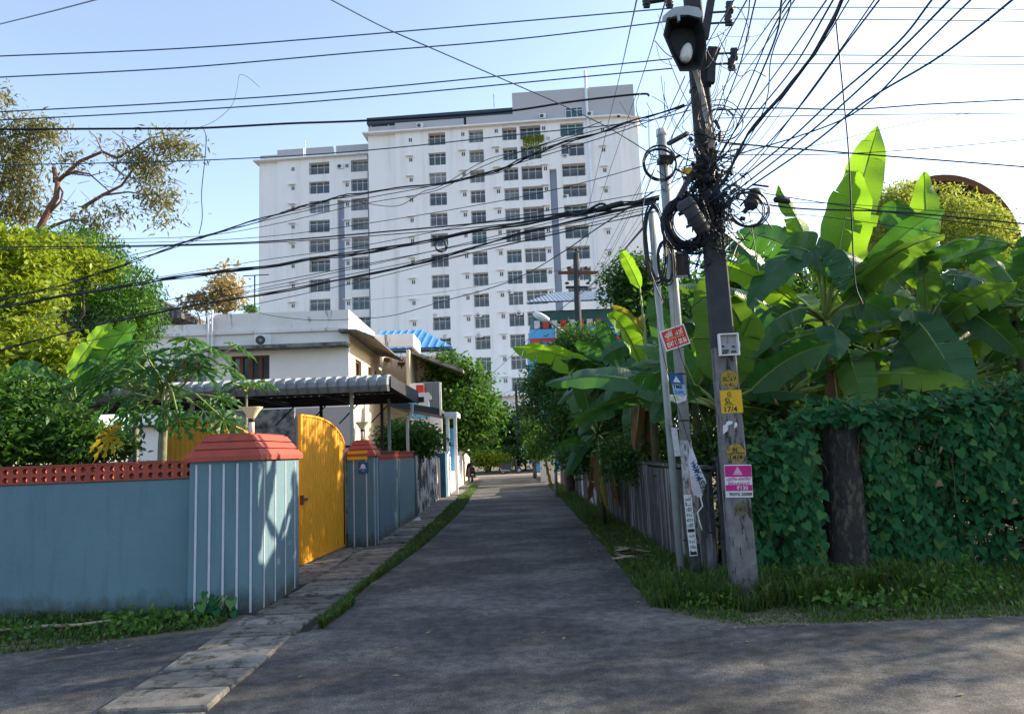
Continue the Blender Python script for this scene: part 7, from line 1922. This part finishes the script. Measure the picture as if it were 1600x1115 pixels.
for i, (p, r, lab) in enumerate([([(1145, 12), (1400, 12), (1605, 15)], .006, 'topmost level power line over the banana plants'), ([(1142, 30), (1400, 31), (1605, 34)], .006, 'second level power line over the banana plants'),
    ([(1150, 85), (1400, 87), (1605, 89)], .006, 'third level power line over the banana plants'), ([(1147, 100), (1400, 100), (1605, 101)], .006, 'fourth level power line over the banana plants'),
    ([(1120, 172), (1215, 169), (1330, 171), (1450, 163), (1605, 155)], .01, 'slightly wavy level cable above the tallest banana leaf'), ([(1120, 185), (1300, 180), (1605, 177)], .006, 'thin level wire under the wavy cable'),
    ([(1125, 222), (1200, 229), (1300, 237), (1400, 245), (1605, 261)], .011, 'cable falling gently across the tallest banana leaf'), ([(1130, 242), (1300, 241), (1450, 232), (1605, 218)], .006, 'thin wire rising across the tallest banana leaf'),
    ([(1180, 243), (1280, 226), (1420, 193), (1605, 161)], .004, 'finest wire rising from the pole towards the sun side'), ([(1125, 285), (1200, 303), (1350, 326), (1605, 362)], .007, 'wire with small joints crossing the banana crowns'),
    ([(1120, 305), (1240, 325), (1400, 331), (1605, 350)], .012, 'thick cable crossing the banana crowns with a black joint'), ([(1120, 330), (1300, 340), (1605, 385)], .005, 'lower thin wire across the banana crowns'),
    ([(1120, 318), (1300, 318), (1605, 341)], .005, 'upper thin wire across the banana crowns')]):
    W(p, 7.8, 8.0, r, lab, g4)
W([(1306, 28), (1309, 60), (1318, 150), (1326, 240), (1331, 350), (1336, 440), (1348, 475)], 5.8, 7.8, .009, 'long loose wire hanging straight down before the banana leaves', g4)
g5 = 'cables fanning from the concrete pole up over the road'
fan = [([(1115, 305), (1190, 235), (1255, 160), (1310, 85), (1378, -5)], .008), ([(1110, 315), (1220, 230), (1300, 157), (1400, 70), (1460, -5)], .01), ([(1125, 318), (1230, 236), (1320, 160), (1410, 75), (1489, -5)], .01),
       ([(1120, 250), (1250, 212), (1345, 170), (1440, 75), (1522, -5)], .009), ([(1130, 320), (1265, 228), (1350, 160), (1455, 97), (1520, 50), (1588, -5)], .011),
       ([(1105, 280), (1172, 190), (1240, 105), (1305, -5)], .008), ([(1105, 270), (1165, 180), (1230, 90), (1295, -5)], .007), ([(1112, 265), (1150, 200), (1208, 70), (1222, -5)], .009),
       ([(1110, 260), (1170, 130), (1205, 50), (1238, -5)], .007), ([(1100, 240), (1150, 120), (1182, -5)], .007), ([(1118, 300), (1190, 180), (1205, 90), (1232, 20), (1236, -5)], .006),
       ([(1105, 215), (1135, 130), (1165, 40), (1172, -5)], .006), ([(1118, 290), (1210, 170), (1280, 75), (1330, -5)], .006), ([(1100, 330), (1180, 255), (1290, 110), (1370, -5)], .006)]
fl = ['first', 'second', 'third', 'fourth', 'fifth']
for i, (p, r) in enumerate(fan):
    W(p, 7.75, 4.2, r, ('%s from the sun side of the four dark blue cables fanning up over the road' % fl[4 - i] if i < 5 else ['', '', '', '', '', 'dark cable ending at the frame top just under the thick black bundle', 'slim dark cable running beside the thick black bundle', 'thick dark cable rising between bracket insulators and black bundle', 'dark cable curving up past the lower bracket insulators', 'steepest dark cable rising close beside the pole bracket', 'wavy dark cable hanging loose next to the bracket', 'thin dark cable hugging the upright bracket', 'thin dark cable above the thick black bundle', 'thin dark cable crossing the long hanging wire near its top'][i]), g5 if i >= 5 else 'blue cables fanning up over the road', WIREB if i < 5 else WIREM)
W([(1095, 320), (1130, 285), (1155, 235), (1172, 205), (1212, 160), (1260, 100), (1292, 50), (1318, -5)], 7.7, 4.4, .014, 'thickest black bundle arching from the pole up over the road', g5 + ', thick', None, 5, .012)
# short hanging jumpers
g6 = 'small jumper wires looping about the concrete pole'
r_ = random.Random(14)
for i in range(34):
    a = (r_.gauss(1100, 32), r_.uniform(10, 330)); b = (a[0] + r_.gauss(0, 60), a[1] + r_.uniform(-70, 90)); s_ = r_.uniform(10, 60)
    m1 = (a[0] * .7 + b[0] * .3 + r_.uniform(-10, 10), max(a[1], b[1]) * .6 + min(a[1], b[1]) * .4 + s_); m2 = (a[0] * .3 + b[0] * .7 + r_.uniform(-10, 10), m1[1] + r_.uniform(-10, 10))
    W([a, m1, m2, b], 7.7 + r_.uniform(-.3, .3), 7.7 + r_.uniform(-.3, .3), r_.choice([.003, .004, .005, .006]), 'thin jumper wire looping loosely about the concrete pole', g6, name='jumper_wire')
for i, (p, r) in enumerate([([(1095, 255), (1075, 250), (1052, 235), (1050, 215), (1062, 190), (1080, 160), (1095, 130)], .008), ([(1100, 275), (1120, 262), (1150, 240), (1170, 205)], .01), ([(1140, 90), (1170, 60), (1160, 20), (1142, 8)], .005),
    ([(1000, 145), (994, 165), (1000, 190), (1010, 200)], .006), ([(1018, 150), (1040, 165), (1060, 200), (1085, 230)], .004), ([(1010, 160), (1030, 200), (1035, 240)], .004), ([(1022, 265), (1005, 320), (1010, 400), (1035, 470), (1046, 467)], .008), ([(1045, 300), (1052, 420), (1056, 520), (1075, 590), (1110, 690), (1150, 820)], .005),
    ([(1018, 340), (1020, 430), (1030, 520), (1048, 600), (1080, 700)], .006), ([(1170, 385), (1140, 420), (1118, 450), (1080, 480)], .006), ([(1200, 330), (1160, 375), (1130, 395)], .01)]):
    W(p, 7.9 if i < 7 else 8.4, 7.8 if i < 7 else 8.3, r, ['loop of cable sagging beside the lamp tube', 'cable sweeping down to the knot of clamps', 'thin loop between the bracket insulators', 'loose end hanging at the tower corner', 'slack wire from the tower corner to the lamp tube', 'slack wire falling to the steel pole top', 'cable looping below the junction box', 'thin wire running down over the red board and beyond', 'black wire running down the slim steel pole', 'wire slanting across the concrete pole face', 'short thick cable before the hanging cone joint'][i], g6 + ', larger')
# joints on cables
for px, py, Y, lab in ((1222, 313, 7.8, 'black box joint on the thick cable over the banana crowns'), (963, 320, 8.4, 'lumpy taped joint on the heavy bundle by the tower edge'), (945, 325, 8.45, 'second taped joint on the heavy bundle by the tower edge'), (1188, 290, 7.7, 'slim sleeve joint on the wire towards the bananas')):
    t_ = thing('cable_joint', at(px, py, Y), lab, 'cable joint'); q = at(px, py, Y); d = Vector((.09, 0, .02 if px < 1000 else -.015))
    MB().tube([q - d, q - d * .8, q + d * .8, q + d], [.02, .035, .035, .02] if px != 1188 else [.012] * 4, 8).build('sleeve', BLACK, t_)
sb_ = thing('small_bird', at(956, 374, 12), 'small bird shaped clip perched on the steep wire beside the tower', 'clip') if False else None

# timber pole down the lane with crossarms
tp = thing('timber_pole', (at(900, 500, 29).x, 29, 0), 'dark pole with two insulator crossarms standing before the blue house', 'electricity pole')
a, b = at(900, 395, 29), at(897, 640, 29); b.z = -.1; b.x = at(898, 500, 29).x
MB().tube([b, a], [.17, .12], 10).build('shaft', POLED, tp)
MB().bar(at(872, 426, 29), at(932, 426, 29), .1, .12).build('cross_arm', WOOD, tp); MB().bar(at(884, 449, 29), at(919, 449, 29), .1, .1).build('cross_arm', DARKM, tp)
for px, py in ((889, 418), (916, 418), (886, 442), (919, 442), (900, 390)):
    m_ = MB(); insulator(m_, at(px, py, 29), .1); m_.build('insulator', DARKM, tp)
l2 = thing('street_lamp', at(845, 498, 27), 'slim white street lamp reaching over the lane before the blue house', 'street lamp')
MB().tube([at(905, 545, 28.5), at(885, 522, 28), at(858, 502, 27)], .05, 8).build('arm', GALV, l2)
MB().lathe(at(858, 501, 27), [(0, 0), (.09, .02), (.13, .2), (.14, .4), (.1, .6), (.0, .68)], 12, axis=at(833, 489, 27) - at(858, 501, 27)).build('lamp_head', WHITE, l2)
def far_pole(px, pyt, Y, r, label, mt):
    p = at(px, 700, Y); z = at(px, pyt, Y).z; MB().tube([(p.x, Y, -.05), (p.x + .05, Y, z)], [r, r * .7], 8).build('pole', mt, label=label, cat='pole')
far_pole(866, 668, 26, .06, 'thin grey pipe post on the verge beside the patched fence', GALV)
far_pole(834, 612, 44, .12, 'pale pole at the far end of the lane by the white slotted wall', CONC)
far_pole(809, 600, 60, .13, 'dark pole with cables where the lane meets the crossing', POLED)
far_pole(820, 600, 62, .08, 'thin dark post next to the pole at the crossing', POLED)
tv = thing('aerial_mast', (at(398, 480, 38).x, 38, 0), 'thin T shaped aerial mast beside the lower wing', 'aerial')
MB().tube([at(398, 500, 38), at(398, 430, 38)], .04, 6).build('mast', DARKM, tv); MB().tube([at(380, 431, 38), at(420, 429, 38)], .03, 6).build('cross_bar', DARKM, tv)

# ================================================================== scooters
def scooter(loc, rz, label, sc=1.0):
    t_ = thing('scooter', loc, label, 'scooter', None, rz); t_.scale = (sc,) * 3
    def wheel(y):
        m_ = MB(); n = 20
        V = [];
        for i in range(n):
            a = 2 * math.pi * i / n
            for j in range(6):
                b = 2 * math.pi * j / 6; rr = .2 + .045 * math.cos(b); V.append((.045 * math.sin(b), y + rr * math.cos(a), .245 + rr * math.sin(a)))
        m_.add(V, [(i * 6 + j, i * 6 + (j + 1) % 6, ((i + 1) % n) * 6 + (j + 1) % 6, ((i + 1) % n) * 6 + j) for i in range(n) for j in range(6)], 0, True)
        o = m_.build('wheel', BLACK, t_, local=True)
        r = MB().lathe((-.03, y, .245), [(0, 0), (.15, .0), (.15, .06), (0, .06)], 14, axis=(1, 0, 0)); link('rim', r.mesh('rim', GALV), o)
    wheel(-.6); wheel(.6)
    m_ = MB()  # rear body and floor, front shield
    m_.frustum((-.16, .16, -.75, .05), (-.13, .13, -.85, -.05), .3, .72); m_.box(-.13, .13, .05, .42, .26, .33); m_.frustum((-.2, .2, .38, .5), (-.14, .14, .28, .36), .3, .95); m_.frustum((-.09, .09, .42, .78), (-.07, .07, .45, .72), .46, .54)
    m_.build('body', M('scooter_black', (0.015, 0.016, 0.02), (0.02, 0.02, 0.025), 9, .3, spec=.5) if 'scooter_black' not in bpy.data.materials else bpy.data.materials['scooter_black'], t_, local=True)
    m_ = MB(); m_.frustum((-.13, .13, -.8, .02), (-.1, .1, -.76, -.04), .721, .82); m_.build('seat', BLACK, t_, local=True)
    m_ = MB(); m_.tube([(-.34, .26, 1.05), (-.12, .3, 1.04), (.12, .3, 1.04), (.34, .26, 1.05)], .018, 6); m_.box(-.1, .1, .24, .36, .951, 1.07); m_.build('handlebar', BLACK, t_, local=True)
    for s_ in (-1, 1):
        m_ = MB(); m_.tube([(s_ * .2, .29, 1.05), (s_ * .3, .27, 1.22)], .008, 5); m_.disc((s_ * .33, .26, 1.25), (.06, 0, 0), (0, 0, .045), 12); m_.build('mirror', GALV, t_, local=True)
    MB().tube([(0, .3, .95), (0, .6, .25)], .03, 8).build('fork', GALV, t_, local=True)
    MB().box(-.06, .06, -.86, -.84, .62, .68).build('tail_light', PAINTRED, t_, local=True)
    MB().box(-.08, .08, -.8, -.79, .4, .48).build('number_plate', PAPER, t_, local=True)
    MB().tube([(.12, -.1, .25), (.16, -.5, .28), (.16, -.85, .34)], [.02, .045, .045], 8).build('exhaust', GALV, t_, local=True)
    MB().tube([(.0, .05, .28), (-.2, .0, .0)], .012, 5).build('stand', GALV, t_, local=True)
    return t_
q = gnd(737, 750); scooter((-2.2, 42, 0), rad(12), 'black scooter parked by the white wall pillar on the lane')
scooter((at(798, 728, 53).x, 54, 0), rad(-70), 'dark scooter standing in shade at the far crossing')
# small litter by the pale blue wall
m_ = MB(); q = gnd(650, 815); m_.add([q + Vector((-.1, 0, .02)), q + Vector((.12, .05, .03)), q + Vector((.05, .3, .1)), q + Vector((-.08, .25, .04))], [(0, 1, 2, 3)]); m_.build('plastic_scrap', PAPER, label='white plastic scrap on the slabs at the end of the pale blue wall', cat='litter')
m_ = MB(); q = gnd(602, 846); m_.lathe(q, [(0, 0), (.05, 0), (.06, .04), (.03, .08), (0, .08)], 8); m_.build('stone', CONC, label='small stone at the foot of the narrow pier wall', cat='stone')
